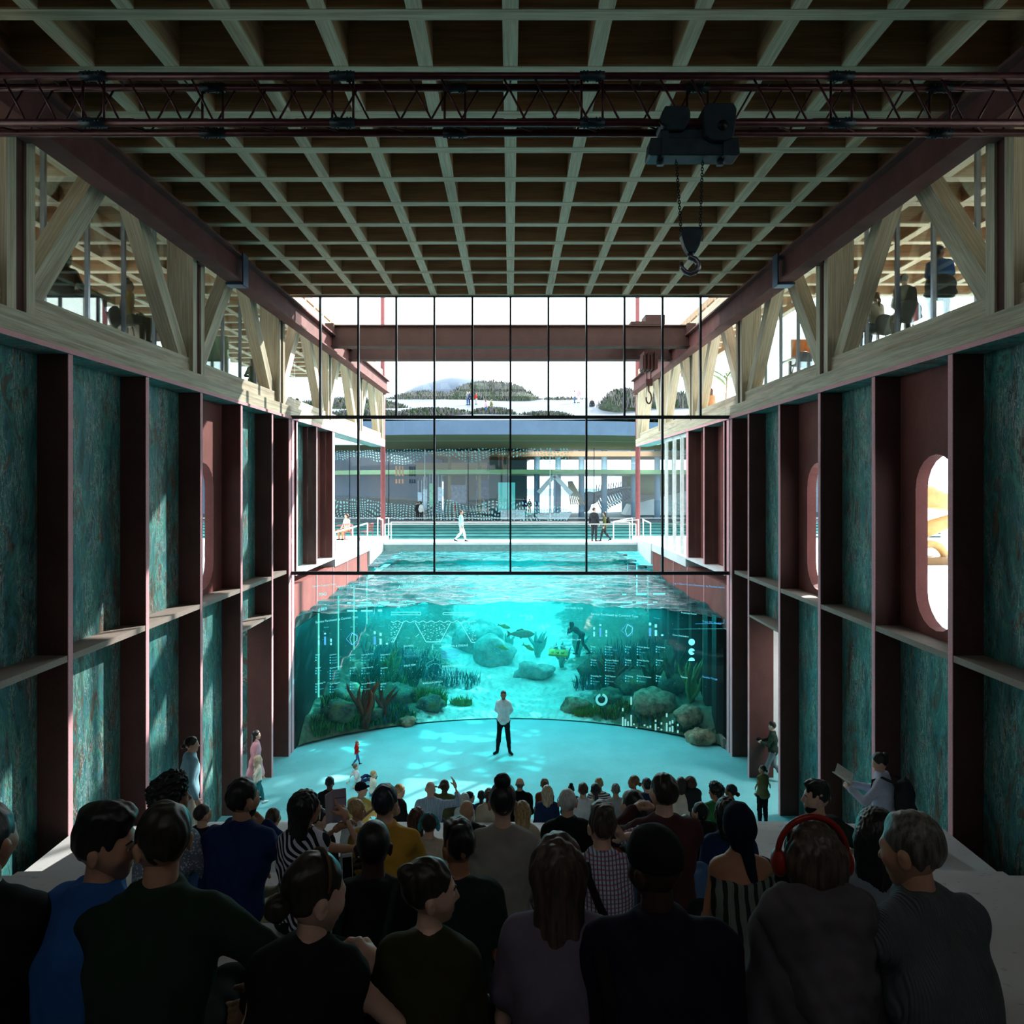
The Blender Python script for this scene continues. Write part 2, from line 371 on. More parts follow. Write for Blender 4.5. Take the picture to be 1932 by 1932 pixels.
# upper lounge floors
for s, side in ((-1, 'left'), (1, 'right')):
    f = MB(); f.box(s*7.42, s*17.5, -3, GY, 10.32, 10.9); f.box(s*7.42, s*(13.0 if s < 0 else 8.8), GY, 37.3 if s < 0 else 29.2, 10.32, 10.8); f.box(s*7.42, s*7.8, 29.2, 37.3, 10.32, 10.8)
    tag(f.build('floor_lounge_'+side, M['white']), 'upper lounge floor slab', None, None, 'structure')
    w = MB(); w.box(s*7.42, s*18.6, -3.2, -3, 10.9, 14); tag(w.build('wall_lounge_'+side, M['wx']), 'end wall of the upper lounge', None, None, 'structure')
# glazed end wall
gw = MB(); gw.box(-6.69, 6.69, GY-.01, GY+.01, 5.52, 10.22); gw.box(-6.6, 6.6, GY-.01, GY+.01, 10.3, 14.0)
win = gw.build('window_end_wall', M['glass']); tag(win, 'tall glazed end wall looking over the water', None, None, 'structure')
for z, h, w in ((10.29, .1, 6.9), (5.52, .1, 6.75), (13.99, .05, 6.9)):
    b = MB(); b.box(-w, w, GY-.06, GY+.06, z-h/2, z+h/2); b.build('transom', M['steel'], win)
for k in range(-5, 6):
    b = MB(); b.box(k*1.163-.028, k*1.163+.028, GY-.06, GY+.06, 10.34, 13.97); b.build('mullion', M['steel'], win)
for k in (-4, -2, 0, 2, 4):
    b = MB(); b.box(k*1.163-.028, k*1.163+.028, GY-.06, GY+.06, 5.57, 10.24); b.build('mullion', M['steel'], win)
# crane runway beams
for s, side in ((-1, 'left'), (1, 'right')):
    t = thing('crane_runway_beam', (s*6.42, 15, 13), 'oxide red steel I-beam crane runway along the %s-hand truss' % side, 'crane beam', 'crane runway beams')
    z0, z1 = 12.95, 13.6
    prof = [(6.25,z0),(6.60,z0),(6.60,z0+.05),(6.45,z0+.05),(6.45,z1-.05),(6.60,z1-.05),(6.60,z1),(6.25,z1),(6.25,z1-.05),(6.40,z1-.05),(6.40,z0+.05),(6.25,z0+.05)]
    m = MB(); m.prism([(s*x, -3, z) for x, z in prof], (0, 39.5, 0)); m.build('beam', M['crane'], t)
    for y in POST[1:]:
        b = MB(); b.box(s*6.6, s*6.76, y-.12, y+.12, 13.0, 13.55); b.build('bracket', M['crane'], t)
    c = MB(); y = 16.5
    c.box(s*6.22, s*6.63, y-.16, y+.16, z0-.06, z0-.005); c.box(s*6.215, s*6.245, y-.16, y+.16, z0-.06, z1+.03); c.build('splice_clamp', M['clamp'], t)
# travelling crane outside the glass
t = thing('travelling_crane', (0, 26.4, 13.1), 'double girder bridge crane spanning the runways outside the glass', 'crane')
for y in (25.3, 28.0):
    g = MB(); z0, z1 = 13.17, 13.93
    g.box(-6.62, 6.62, y-.16, y+.16, z0+.04, z1-.04); g.box(-6.62, 6.62, y-.25, y+.25, z0, z0+.04); g.box(-6.62, 6.62, y-.25, y+.25, z1-.04, z1); g.build('girder', M['gantry'], t)
for s in (-1, 1):
    g = MB(); g.box(s*6.27, s*6.58, 24.9, 28.4, 13.62, 13.95); g.build('end_carriage', M['gantry'], t)
tr = MB(); tr.box(4.3, 5.5, 25.05, 28.2, 13.94, 14.05); tr.box(4.85, 5.55, 25.2, 26.0, 14.05, 14.33); tr.ell((5.5, 25.5, 14.1), (.12,.12,.12)); trolley = tr.build('trolley', M['gantry'], t)
hb = MB(); hb.box(4.95, 5.5, 26.2, 26.9, 12.55, 13.05)
for k in range(4): hb.box(4.98+.13*k, 5.04+.13*k, 26.15, 26.95, 12.5, 13.2)
hb.build('hoist_drum', M['rib'], t)
hk = MB(); hk.tube([(5.15,26.5,12.6),(5.15,26.5,12.1)], .02); hk.tube([(5.3,26.5,12.6),(5.3,26.5,12.2)], .02); hk.box(5.1,5.35,26.4,26.6,11.95,12.2)
hk.tube([(5.22+.0,26.5,11.95),(5.22,26.5,11.75)]+[(5.22+.1*math.sin(a), 26.5, 11.5+.22*math.cos(a)) for a in [k*.4 for k in range(1,13)]], .03); hk.build('hook', M['rib'], t)
# lattice girder across the hall, near the camera
t = thing('lattice_girder', (0, 8.1, 12.4), 'dark red box lattice girder of steel tubes hung across the hall', 'girder')
Y1, Y2 = 8.0, 8.23; ZU, ZL = EYE+769*8/F, EYE+681*8/F
for y in (Y1, Y2):
    for z in (ZU, ZL):
        c = MB(); c.tube([(-6.65, y, z), (6.65, y, z)], .042, 12); c.build('chord', M['truss'], t)
P_ = .356
n = 0
for k in range(-18, 19):
    x = k*P_ + .05
    if (k+1) % 8 == 0: continue
    d = MB(); d.tube([(x-.14, Y1, ZU), (x+.14, Y1, ZL)], .013, 6); d.build('front_lacing', M['truss'], t)
for k in range(-18, 19):
    x = k*P_ + .2
    if (k+5) % 8 == 0: continue
    d = MB(); d.tube([(x+.15, Y2, ZU), (x-.15, Y2, ZL)], .013, 6); d.build('rear_lacing', M['truss'], t)
for k in range(-2, 3):
    for (y, xo) in ((Y1, .93), (Y2, -.65)):
        x = k*2.84 + xo
        for dx in (-.12, .12):
            d = MB(); d.tube([(x+dx, y, ZU), (x+dx, y, ZL)], .015, 6); d.build('upright', M['truss'], t)
        for z in (ZU, ZL):
            d = MB(); d.tube([(x-.14, y, z), (x+.14, y, z)], .053, 12)
            for dx in (-.09, -.05, .05, .09): d.tube([(x+dx, y-.06, z+.0), (x+dx, y+.06, z)], .012, 6); d.tube([(x+dx, y, z-.066), (x+dx, y, z+.066)], .01, 6)
            d.build('coupling', M['hoist'], t)
for k in range(-8, 9):
    d = MB(); d.tube([(k*.75, Y1, ZU), (k*.75, Y2, ZU)], .012, 6); d.tube([(k*.75, Y1, ZL), (k*.75+.3, Y2, ZL)], .012, 6); d.build('cross_tie', M['truss'], t)
# chain hoist on the girder
HX = (1305-963)/F*8.1
t = thing('chain_hoist', (HX, 8.1, 11.9), 'blue black electric chain hoist with steel hook hanging from the lattice girder', 'hoist')
def hz(py): return EYE + (913-py)*8.1/F
def hx(px): return (px-963)/F*8.1
m = MB()
m.prism([(hx(1220), 7.98, hz(299)), (hx(1224), 7.98, hz(269)), (hx(1388), 7.98, hz(269)), (hx(1390), 7.98, hz(299)), (hx(1386), 7.98, hz(302)), (hx(1224), 7.98, hz(302))], (0, .24, 0)); m.build('rail_body', M['hoist'], t, .008)
m = MB(); m.box(hx(1243), hx(1375), 8.0, 8.2, hz(272), hz(252)); m.build('carriage', M['hoist'], t, .008)
m = MB(); m.prism([(hx(1244), 7.94, hz(224)), (hx(1250), 7.94, hz(213)), (hx(1291), 7.94, hz(213)), (hx(1296), 7.94, hz(224)), (hx(1296), 7.94, hz(240)), (hx(1284), 7.94, hz(258)), (hx(1256), 7.94, hz(258)), (hx(1240), 7.94, hz(245))], (0, .3, 0)); m.build('motor', M['hoist'], t, .012)
m = MB(); gb = [(1318,240),(1317,222),(1325,211),(1374,211),(1380,222),(1378,250),(1374,272),(1358,280),(1338,280),(1322,270)]
m.prism([(hx(a), 7.9, hz(b)) for a, b in gb], (0, .34, 0)); gx = m.build('gearbox', M['hoist'], t, .015)
m = MB(); m.tube([(hx(1353), 7.87, hz(254)), (hx(1353), 7.91, hz(254))], .055, 8); m.tube([(hx(1353), 7.86, hz(254)), (hx(1353), 7.9, hz(254))], .03, 6); m.build('bolt', M['chain'], gx)
for px in (1250, 1364):
    m = MB(); m.box(hx(px-6), hx(px+6), 7.955, 8.245, hz(304), hz(258)); m.build('strap', M['hoist'], t)
    m = MB(); m.tube([(hx(px-5), 8.1, hz(304)), (hx(px-5), 8.1, hz(311))], .042, 10); m.build('stop', M['hoist'], t)
m = MB(); m.tube([(hx(1242), 7.96, hz(240)), (hx(1238), 7.92, hz(246)), (hx(1244), 7.9, hz(252)), (hx(1252), 7.95, hz(250))], .012, 8); m.build('cable', M['chain'], t)
for xa, xb in ((1275, 1285), (1326, 1321)):
    c = MB(); N = 26
    for i in range(N):
        f = (i+.5)/N; p = Vector((hx(xa+(xb-xa)*f**.8), 8.1, hz(301+(436-301)*f))); hl = .0225; w = .014
        ring = []
        for k in range(10):
            a = 2*math.pi*k/9.0; u = Vector((1,0,0)) if i % 2 else Vector((.3,.95,0))
            ring.append(p + u*(w*math.cos(a)) + Vector((0,0,hl*math.sin(a))))
        c.tube(ring, .0055, 5, False)
    c.build('chain', M['chain'], t)
blk = [(1285,436),(1290,431),(1317,431),(1323,437),(1324,446),(1318,466),(1311,479),(1297,479),(1290,466),(1284,447)]
m = MB(); m.prism([(hx(a), 8.05, hz(b)) for a, b in blk], (0, .12, 0)); m.build('hook_block', M['hoist'], t, .012)
hc = [(1302,478),(1302,486),(1311,489),(1317,496),(1317,505),(1311,513),(1302,516),(1293,513),(1287,505),(1286,495)]
m = MB(); m.tube([(hx(a), 8.1, hz(b)) for a, b in hc], [.034,.036,.034,.034,.036,.036,.034,.03,.024,.018], 10); m.build('hook', M['hook'], t)

for s in (-1, 1):
    for y in (8, 17):
        ld = bpy.data.lights.new('lounge_lamp', 'AREA'); ld.size = 4; ld.energy = 260; ld.color = (1, .84, .66); o = bpy.data.objects.new('lounge_lamp', ld); COL.objects.link(o); o.location = (s*11.5, y, 11.2); o.rotation_euler = (math.pi, 0, 0)
# ------------------------------------------------------------------ outdoors
WZ = 4.1
def seaview(name, sss=.5):
    t = NT(name)
    v = t.coords((.42, .95, 1)); n = t.noise(v, 2.1, 5, .58, .8); n2 = t.noise(v, 7, 3, .6)
    h = t.math('ADD', n, t.math('MULTIPLY', n2, .35))
    bp = t.new('ShaderNodeBump'); bp.inputs['Strength'].default_value = .5; bp.inputs['Distance'].default_value = .2; t.l(h, bp.inputs['Height'])
    df = t.new('ShaderNodeBsdfDiffuse'); t.l(t.ramp(n, [(.35, srgb(16,104,120)), (.55, srgb(40,170,180)), (.75, srgb(130,222,224))]), df.inputs[0])
    tr = t.new('ShaderNodeBsdfTransparent'); tr.inputs[0].default_value = (.12, .96, 1, 1)
    gl = t.new('ShaderNodeBsdfGlossy'); gl.inputs['Roughness'].default_value = .12
    for b in (df, gl): t.l(bp.outputs[0], b.inputs['Normal'])
    fr = t.new('ShaderNodeFresnel'); fr.inputs['IOR'].default_value = 1.33
    a = t.new('ShaderNodeMixShader'); a.inputs[0].default_value = sss; t.l(df.outputs[0], a.inputs[1]); t.l(tr.outputs[0], a.inputs[2])
    b = t.new('ShaderNodeMixShader'); t.l(t.math('MULTIPLY', fr.outputs[0], .9), b.inputs[0]); t.l(a.outputs[0], b.inputs[1]); t.l(gl.outputs[0], b.inputs[2])
    t.l(b.outputs[0], t.out.inputs['Surface']); return t
# the water in the channel, from the curved tank glass out to the far steps
AR = 9.68; AC = 14.92
def arc_y(x): return AC + math.sqrt(AR*AR - x*x)
NX, NY = 170, 190
vs = []; fs = []
for j in range(NY+1):
    for i in range(NX+1):
        x = -6.68 + 13.36*i/NX; y0 = arc_y(x)+.06; f = (j/NY)**1.5; y = y0 + (46.5-y0)*f
        p = Vector((x*.5, y*1.15, 0)); q = Vector((x*1.5, y*3.2, 3.1))
        z = WZ + .16*(mnoise.noise(p)) + .075*mnoise.noise(q) + .03*mnoise.noise(Vector((x*4, y*7, 9)))
        vs.append((x, y, z))
for j in range(NY):
    for i in range(NX):
        a = j*(NX+1)+i; fs.append((a, a+1, a+NX+2, a+NX+1))
t = seaview('water surface', .8); wm = MB(); wm.add(vs, fs, True); tag(wm.build('water', t.m, fix=False), 'teal water surface of the channel', None, None, 'structure')
t = seaview('open sea', 0.0)
for s, nm in ((-1, 'sea_left'), (1, 'sea_right')):
    m = MB(); m.add([(s*22.05, -20, 3.9), (s*200, -20, 3.9), (s*200, 260, 3.9), (s*22.05, 260, 3.9)], [(0,1,2,3)]); tag(m.build(nm, t.m), 'cyan sea beyond the deck', None, None, 'structure')
for s, nm in ((-1, 'sea_left_near'), (1, 'sea_right_near')):
    m = MB(); m.add([(s*6.7, 26.75, 3.96), (s*22.04, 26.75, 3.96), (s*22.04, 66, 3.96), (s*6.7, 66, 3.96)], [(0,1,2,3)]); tag(m.build(nm, t.m), 'cyan water under and beyond the deck', None, None, 'structure')
m = MB(); m.box(-200, 200, 258, 262, 3.8, 6.5); tag(m.build('horizon_shore', plain('far shore', (150,170,180))), 'low far shore', None, None, 'structure')
# pier heads and footbridge
for s, side in ((-1, 'left'), (1, 'right')):
    m = MB(); m.prism([(s*6.62, 33.1, 4.45), (s*6.62, 33.1, 5.42), (s*6.62, 38.2, 5.42), (s*6.62, 38.2, 4.9)], (s*4, 0, 0)); tag(m.build('pier_head', M['white']), 'white concrete pier head at the %s end of the footbridge' % side, 'pier')
    col = thing('red_column', (s*6.85, 37.75, 5.42), 'slim red round column standing at the %s end of the footbridge' % side, 'column', 'red columns by the footbridge')
    c = MB(); c.tube([(s*6.85, 37.75, 5.42), (s*6.85, 37.75, 18.5)], .13, 16); c.build('shaft', plain('column red', (128,66,68)), col)
    c = MB(); c.tube([(s*6.85, 37.75, 5.42), (s*6.85, 37.75, 5.46)], .22, 16); c.build('base_plate', M['rail'], col)
fb = thing('footbridge', (0, 37.6, 5.2), 'white footbridge crossing the water between the two pier heads', 'bridge')
m = MB(); m.box(-6.6, 6.6, 36.6, 38.6, 5.08, 5.2); m.build('walkway', M['white'], fb)
m = MB(); m.box(-6.6, 6.6, 36.62, 36.8, 4.72, 5.08); m.build('edge_beam', plain('bridge edge', (120,150,150)), fb)
m = MB(); m.box(-6.6, 6.6, 38.4, 38.58, 4.72, 5.08); m.build('edge_beam', MATS['bridge edge'], fb)
def railing(name, pts, label, infill=True, h=.95, w=.05, posts=True, group='white railings outdoors'):
    t = thing(name, pts[0], label, 'railing', group)
    r = MB()
    for a, b in zip(pts, pts[1:]): r.bar(Vector(a)+Vector((0,0,h)), Vector(b)+Vector((0,0,h)), w, w)
    r.build('handrail', M['rail'], t)
    for p in pts:
        q = MB(); q.bar(p, Vector(p)+Vector((0,0,h)), w, w); q.build('post', M['rail'], t)
    return t
railing('deck_railing', [(-6.72, 26.9, 5.45), (-6.72, 29.9, 5.45), (-6.72, 33.0, 5.45)], 'white railing along the left deck edge, in front of the red chairs')
railing('deck_railing', [(-6.6, 36.3, 5.45), (-7.2, 38.1, 5.45), (-6.62, 38.15, 5.45)], 'short white railing around the left red column')
railing('bridge_railing', [(-6.55, 36.65, 5.2), (6.55, 36.65, 5.2)], 'near white handrail of the footbridge')
railing('bridge_railing', [(-6.55, 38.55, 5.2), (6.55, 38.55, 5.2)], 'far white handrail of the footbridge')
railing('deck_railing', [(6.6, 33.1, 5.45), (6.85, 36.2, 5.45)], 'white railing at the right end of the footbridge, nearest the glass screen')
railing('deck_railing', [(6.62, 36.3, 5.45), (5.6, 38.15, 5.25), (6.62, 38.15, 5.45)], 'short white railing around the right red column')
gs = thing('glass_screen', (6.8, 29, 5.45), 'frosted white framed glass screen standing on the right deck under the truss', 'screen')
for y in (26.85, 28.0, 29.3, 30.8): b = MB(); b.box(6.78, 6.9, y-.05, y+.05, 5.45, 10.2); b.build('upright', M['rail'], gs)
b = MB(); b.box(6.83, 6.85, 26.85, 30.8, 5.45, 10.2); b.build('pane', M['glass'], gs); b = MB(); b.box(6.78, 6.9, 26.85, 30.8, 10.1, 10.22); b.build('head_rail', M['rail'], gs)
# outdoor table and chairs on the left deck
RC = plain('red chair paint', (168,62,60), .45)
def metal_chair(name, loc, rz, label, group, mat=None):
    mat = mat or RC; t = thing(name, loc, label, 'chair', group); R_ = Matrix.Rotation(rz, 4, 'Z'); L_ = Matrix.Translation(loc) @ R_
    def P_(x, y, z): return L_ @ Vector((x, y, z))
    for i, x in enumerate((-.2, .2)):
        l = MB(); l.tube([P_(x,.2,.45), P_(x*1.1,.24,0)], .013, 6); l.build('leg', mat, t)
        l = MB(); l.tube([P_(x*1.1,-.26,0), P_(x,-.2,.45), P_(x*1.02,-.27,.85)], .013, 6); l.build('leg', mat, t)
    sm = MB()
    for k in range(7): sm.bar(P_(-.21+.07*k, -.2, .45), P_(-.21+.07*k, .22, .45), .05, .015)
    sm.build('seat', mat, t)
    sm = MB(); sm.tube([P_(-.205,-.27,.84), P_(.205,-.27,.84)], .014, 6)
    for k in range(6): sm.tube([P_(-.17+.068*k, -.205, .47), P_(-.17+.068*k, -.265, .84)], .007, 5)
    sm.build('backrest', mat, t); return t
metal_chair('garden_chair', (-8.05, 34.6, 5.45), .3, 'red slatted metal chair carrying the seated woman on the left deck', 'red chairs on the deck')
metal_chair('garden_chair', (-7.15, 34.9, 5.45), 1.2, 'empty red metal chair nearest the white railing', 'red chairs on the deck')
metal_chair('garden_chair', (-8.9, 35.3, 5.45), -2.4, 'red metal chair across the table from the seated woman', 'red chairs on the deck')
tb = thing('garden_table', (-8.3, 35.4, 5.45), 'small round red metal table on the left deck', 'table')
m = MB(); m.tube([(-8.35, 35.4, 6.15), (-8.35, 35.4, 6.18)], .42, 24); m.build('table_top', RC, tb)
m = MB(); m.tube([(-8.35, 35.4, 5.45), (-8.35, 35.4, 6.15)], .025, 10); m.build('leg', RC, tb)
m = MB(); m.tube([(-8.35, 35.4, 5.45), (-8.35, 35.4, 5.47)], .24, 20); m.build('base', RC, tb)
# steps across the water
t = NT('wet teal stone'); v = t.coords(); t.bsdf(t.ramp(t.noise(v, 1.2, 6), [(.3, srgb(48,128,128)), (.7, srgb(96,170,166))]), .45)
st = MB()
for k in range(8): st.box(-60, 60, 46 + 2.3*k, 66, 3.0 if k == 0 else 3.92+.1*k, 4.02+.1*k)
tag(st.build('far_steps', t.m), 'broad wet teal steps rising out of the water to the far building', None, None, 'structure')
for k in range(8):
    m = MB(); m.box(-60, 60, 45.985 + 2.3*k, 46 + 2.3*k, 3.9+.1*k, 4.0+.1*k); tag(m.build('trim_%d' % (k+1), plain('step riser', (28,62,66))), 'dark riser of a far step', None, None, 'structure')
m = MB(); m.box(-60, 60, 64.2, 100, 4.0, 4.75); tag(m.build('floor_plaza', plain('plaza paving', (104,116,130))), 'grey plaza in front of the far building', None, None, 'structure')
railing('plaza_railing', [(-30, 63.8, 4.7), (-12, 63.8, 4.7), (12, 63.8, 4.7), (30, 63.8, 4.7)], 'long thin railing along the top of the far steps', h=.45)
# far building
SOF = plain('roof soffit timber', (140,104,76)); SOFL = plain('soffit light strip', (160,146,124))
FAS = concrete('blue grey concrete fascia', (80,98,122), .25); 
def facade_y(x): return 66.5 + .012*(x-3)**2
xs = [-44 + 2.0*k for k in range(45)]
rf = MB()
def rim(x): return 54 + .010*(x+2)**2 + (.0)
up = [(x, rim(x)) for x in xs]
lo_ = up + [(44, 92), (-44, 92)]
rf.prism([(a, b, 12.05) for a, b in lo_], (0, 0, 1.1)); roof = rf.build('far_roof', FAS); tag(roof, 'thick blue grey concrete roof edge of the far building', None, None, 'structure')
s_ = MB(); vv = []; ff = []
for i, x in enumerate(xs): vv += [(x, rim(x)+.02, 12.04), (x, rim(x)+4.2, 11.86), (x, rim(x)+4.8, 11.84), (x, facade_y(x)+.5, 11.62)]
for i in range(len(xs)-1):
    for j in range(3): ff.append((i*4+j, (i+1)*4+j, (i+1)*4+j+1, i*4+j+1))
s_.add(vv, ff)
for k in range(len(s_.mi)): s_.mi[k] = 1 if k % 3 == 1 else 0
s_.build('soffit', [SOF, SOFL], roof)
# fritted glass
t = NT('fritted facade glass'); v = t.coords((1, 1, 1)); sp = t.new('ShaderNodeSeparateXYZ'); t.l(v, sp.inputs[0])
wp = t.noise(v, .22, 2); w2 = t.noise(t.coords((.16, .16, .02)), 1.0, 2)
fx = t.math('FRACT', t.math('ADD', t.math('MULTIPLY', sp.outputs[0], 3.3), t.math('MULTIPLY', wp, 5)))
fz = t.math('FRACT', t.math('ADD', t.math('MULTIPLY', sp.outputs[2], 3.3), t.math('MULTIPLY', t.noise(t.coords((.5,.5,.5)), .5, 2), 14)))
dx = t.math('SUBTRACT', fx, .5); dz = t.math('SUBTRACT', fz, .5)
dd = t.math('ADD', t.math('MULTIPLY', dx, dx), t.math('MULTIPLY', dz, dz)); dot = t.math('LESS_THAN', dd, .07)
band = t.math('MAXIMUM', t.math('GREATER_THAN', t.math('SUBTRACT', sp.outputs[2], t.math('MULTIPLY', w2, 5.2)), 7.8), t.math('LESS_THAN', t.math('SUBTRACT', sp.outputs[2], t.math('MULTIPLY', w2, 3.0)), 4.9))
band = t.math('MULTIPLY', band, t.math('LESS_THAN', sp.outputs[0], 5.5))
wh = t.new('ShaderNodeBsdfDiffuse'); wh.inputs[0].default_value = srgb(170,232,236)
tr = t.new('ShaderNodeBsdfTransparent'); tr.inputs[0].default_value = (.86,.95,1,1); gl = t.new('ShaderNodeBsdfGlossy'); gl.inputs[1].default_value = .02
a = t.new('ShaderNodeMixShader'); a.inputs[0].default_value = .04; t.l(tr.outputs[0], a.inputs[1]); t.l(gl.outputs[0], a.inputs[2])
b = t.new('ShaderNodeMixShader'); t.l(t.math('MULTIPLY', t.math('MULTIPLY', dot, band), .8), b.inputs[0]); t.l(a.outputs[0], b.inputs[1]); t.l(wh.outputs[0], b.inputs[2])
t.l(b.outputs[0], t.out.inputs['Surface']); FRIT = t.m
g = MB()
for i in range(len(xs)-1): g.add([(xs[i], facade_y(xs[i]), 4.75), (xs[i+1], facade_y(xs[i+1]), 4.75), (xs[i+1], facade_y(xs[i+1]), 11.68), (xs[i], facade_y(xs[i]), 11.68)], [(0,1,2,3)])
fg = g.build('window_far_facade', FRIT); tag(fg, 'tall fritted glass facade of the far building', None, None, 'structure')
for i in range(2, len(xs)-2, 2):
    x = xs[i] + random.uniform(-.3, .3); b = MB(); b.box(x-.03, x+.03, facade_y(x)-.06, facade_y(x)+.06, 4.75, 11.68); b.build('mullion', M['steel'] if i % 3 else M['rail'], fg)
m = MB()
m.prism([(x, facade_y(x)+.4, 9.2) for x in xs] + [(44, 86, 9.2), (-44, 86, 9.2)], (0, 0, .42)); tag(m.build('floor_far_gallery', plain('green slab edge', (146,178,128))), 'green edged gallery floor inside the far building', None, None, 'structure')
m = MB(); m.box(-44, -8, 82, 82.4, 4.75, 12); tag(m.build('wall_far_left', plain('blue grey plaster', (112,136,166))), 'blue grey inner wall of the far building', None, None, 'structure')
m = MB(); m.box(-8, 2.0, 84, 84.4, 4.75, 12); tag(m.build('wall_far_middle', plain('dim teal wall', (110,140,146))), 'dim inner wall of the far building', None, None, 'structure')
m = MB(); m.box(-26, -8, 72, 72.3, 4.75, 6.9); tag(m.build('wall_far_low', plain('brown panelling', (92,86,84))), 'low brown panelled wall inside the far building', None, None, 'structure')
m = MB(); m.box(-10.5, -2.6, 78, 78.3, 9.62, 10.6); tag(m.build('wall_far_gallery', plain('tan panel', (172,158,132))), 'tan parapet of the far gallery', None, None, 'structure')
m = MB(); m.box(-8, 44, 70, 80, 11.0, 11.5); tag(m.build('beam_far', SOF), 'beam under the far roof', None, None, 'structure')
m = MB(); m.box(14, 44, 88, 88.5, 4.75, 9.2); tag(m.build('wall_far_right', plain('far pale wall', (150,162,176))), 'white outer wall behind the skeleton', None, None, 'structure')
CB = plain('blue grey column', (126,156,180))
for k, px in enumerate((1013, 1053, 1097, 1140, 1196, 1240, 848, 905)):
    Y = 70 if px < 1000 else 71.5; p = at(px, 985, Y); c = MB(); c.tube([(p.x, Y, 4.75), (p.x, Y, 11.7)], .3 if px > 1000 else .16, 14); tag(c.build('column', CB if px > 1000 else plain('olive column', (120,118,92))), 'round column inside the far building', None, None, 'structure')
# things inside the far building
def board(px0, px1, py0, py1, Y, mat, label, name='display_board', cat='board', group='display boards in the far building'):
    a = at(px0, py1, Y); b = at(px1, py0, Y); t = thing(name, ((a.x+b.x)/2, Y, 4.75), label, cat, group)
    m = MB(); m.box(a.x, b.x, Y, Y+.06, a.z, b.z); m.build('panel', mat, t)
    for x in (a.x+.04, b.x-.04): q = MB(); q.bar((x, Y+.1, 4.75), (x, Y+.1, b.z+1.2), .03, .03); q.build('pole', M['rail'], t)
    return t
PW = plain('printed board', (206,218,236), .6, 0, .25, 5); PG = plain('green printed board', (146,204,170), .6, 0, .25, 5)
for a in ((788,796,929,945,'small pale display board behind the pair of visitors'), (798,806,923,962,'tall pale display board right of the pair of visitors'), (810,817,912,955,'green and white hanging display board'), (826,834,919,945,'pale display board nearest the dark mullion')):
    board(a[0], a[1], a[2], a[3], 68.5, PG if 'green' in a[4] else PW, a[4])
board(848, 880, 915, 950, 77, plain('bird chart', (150,168,196), .6, 0, .3, 3), 'wide pale chart with blue shapes on the inner wall')
board(898, 922, 905, 942, 76, plain('night chart', (84,110,150), .6, 0, .5, 2.5), 'dark blue poster on the inner wall')
OR = plain('orange lit sign', (232,176,150))
for px, py0, py1, lab in ((748,879,898,'left tall'),(754,879,898,'middle tall'),(760,879,898,'right tall'),(748,904,912,'left short'),(754,904,912,'middle short'),(760,904,912,'right short')):
    a = at(px-1.6, py1, 67.2); b = at(px+1.6, py0, 67.2); m = MB(); m.box(a.x, b.x, 67.1, 67.2, a.z, b.z); tag(m.build('letter_sign', OR), '%s peach letter block on the facade glass' % lab, 'sign', 'peach letter blocks on the facade')
# timber A-frame boat shelter
tf = thing('peaked_frame', at(1045, 975, 70), 'white peaked timber frame standing inside the far building', 'frame')
a, b, c, d = at(1016,930,70), at(1046,897,70), at(1078,932,70), at(1020,926,70)
for p, q in ((a, b), (b, c)): m = MB(); m.bar(p, q, .45, .35, (0,1,0)); m.build('rafter', M['white'], tf)
for px in (1038, 1046): m = MB(); p = at(px, 902, 70.2); m.box(p.x-.1, p.x+.1, 70.1, 70.3, 4.75, p.z); m.build('post', CB, tf)
m = MB(); p = at(1040,975,70); m.prism([(p.x-1.6,69.4,4.75+.5),(p.x-1.3,69.4,4.75),(p.x+1.6,69.4,4.75),(p.x+2.0,69.4,4.75+.7)], (0,1.4,0)); tag(m.build('hull_plinth', M['white'], tf))
# slatted screen
ss = thing('slatted_screen', at(1085, 975, 70.5), 'leaning fan of pale slats beside the peaked frame', 'screen')
for k in range(7): m = MB(); m.bar(at(1072+k*1.2, 908, 70.5), at(1077+k*4.2, 952, 70.5), .12, .16, (0,1,0)); m.build('slat', plain('tan slat', (150,128,96)), ss)
# whale skeleton
BONE = plain('bone', (120,132,146), .6)
wk = thing('whale_skeleton', at(1150, 930, 73), 'long pale whale skeleton hung in the far hall', 'skeleton')
sp = [at(1118+k*7.2, 936-k*1.75, 73) for k in range(11)]
m = MB(); m.tube(sp, [.34,.36,.36,.36,.34,.32,.3,.27,.24,.2,.15], 8); m.build('spine', BONE, wk)
for k in range(13):
    p = at(1124+k*4.6, 934.5-k*1.1, 73); m = MB(); r = 1.35-.05*k
    for s in (-1, 1): m.tube([p + Vector((0, s*.1, .05)), p + Vector((.2, s*.6*r, -.25*r)), p + Vector((.45, s*.65*r, -.75*r)), p + Vector((.75, s*.4*r, -1.2*r))], .06, 5)
    m.build('rib_pair', BONE, wk)
for k in range(13):
    p = at(1124+k*4.6, 934.5-k*1.1, 73); m = MB(); m.tube([p, p+Vector((.1,0,1.1-.03*k))], .05, 5); m.build('vertebra', BONE, wk)
m = MB(); m.ell(at(1112, 940, 73), (1.0,.7,.7)); m.ell(at(1105, 950, 73), (.6,.6,.9)); m.build('skull', BONE, wk)
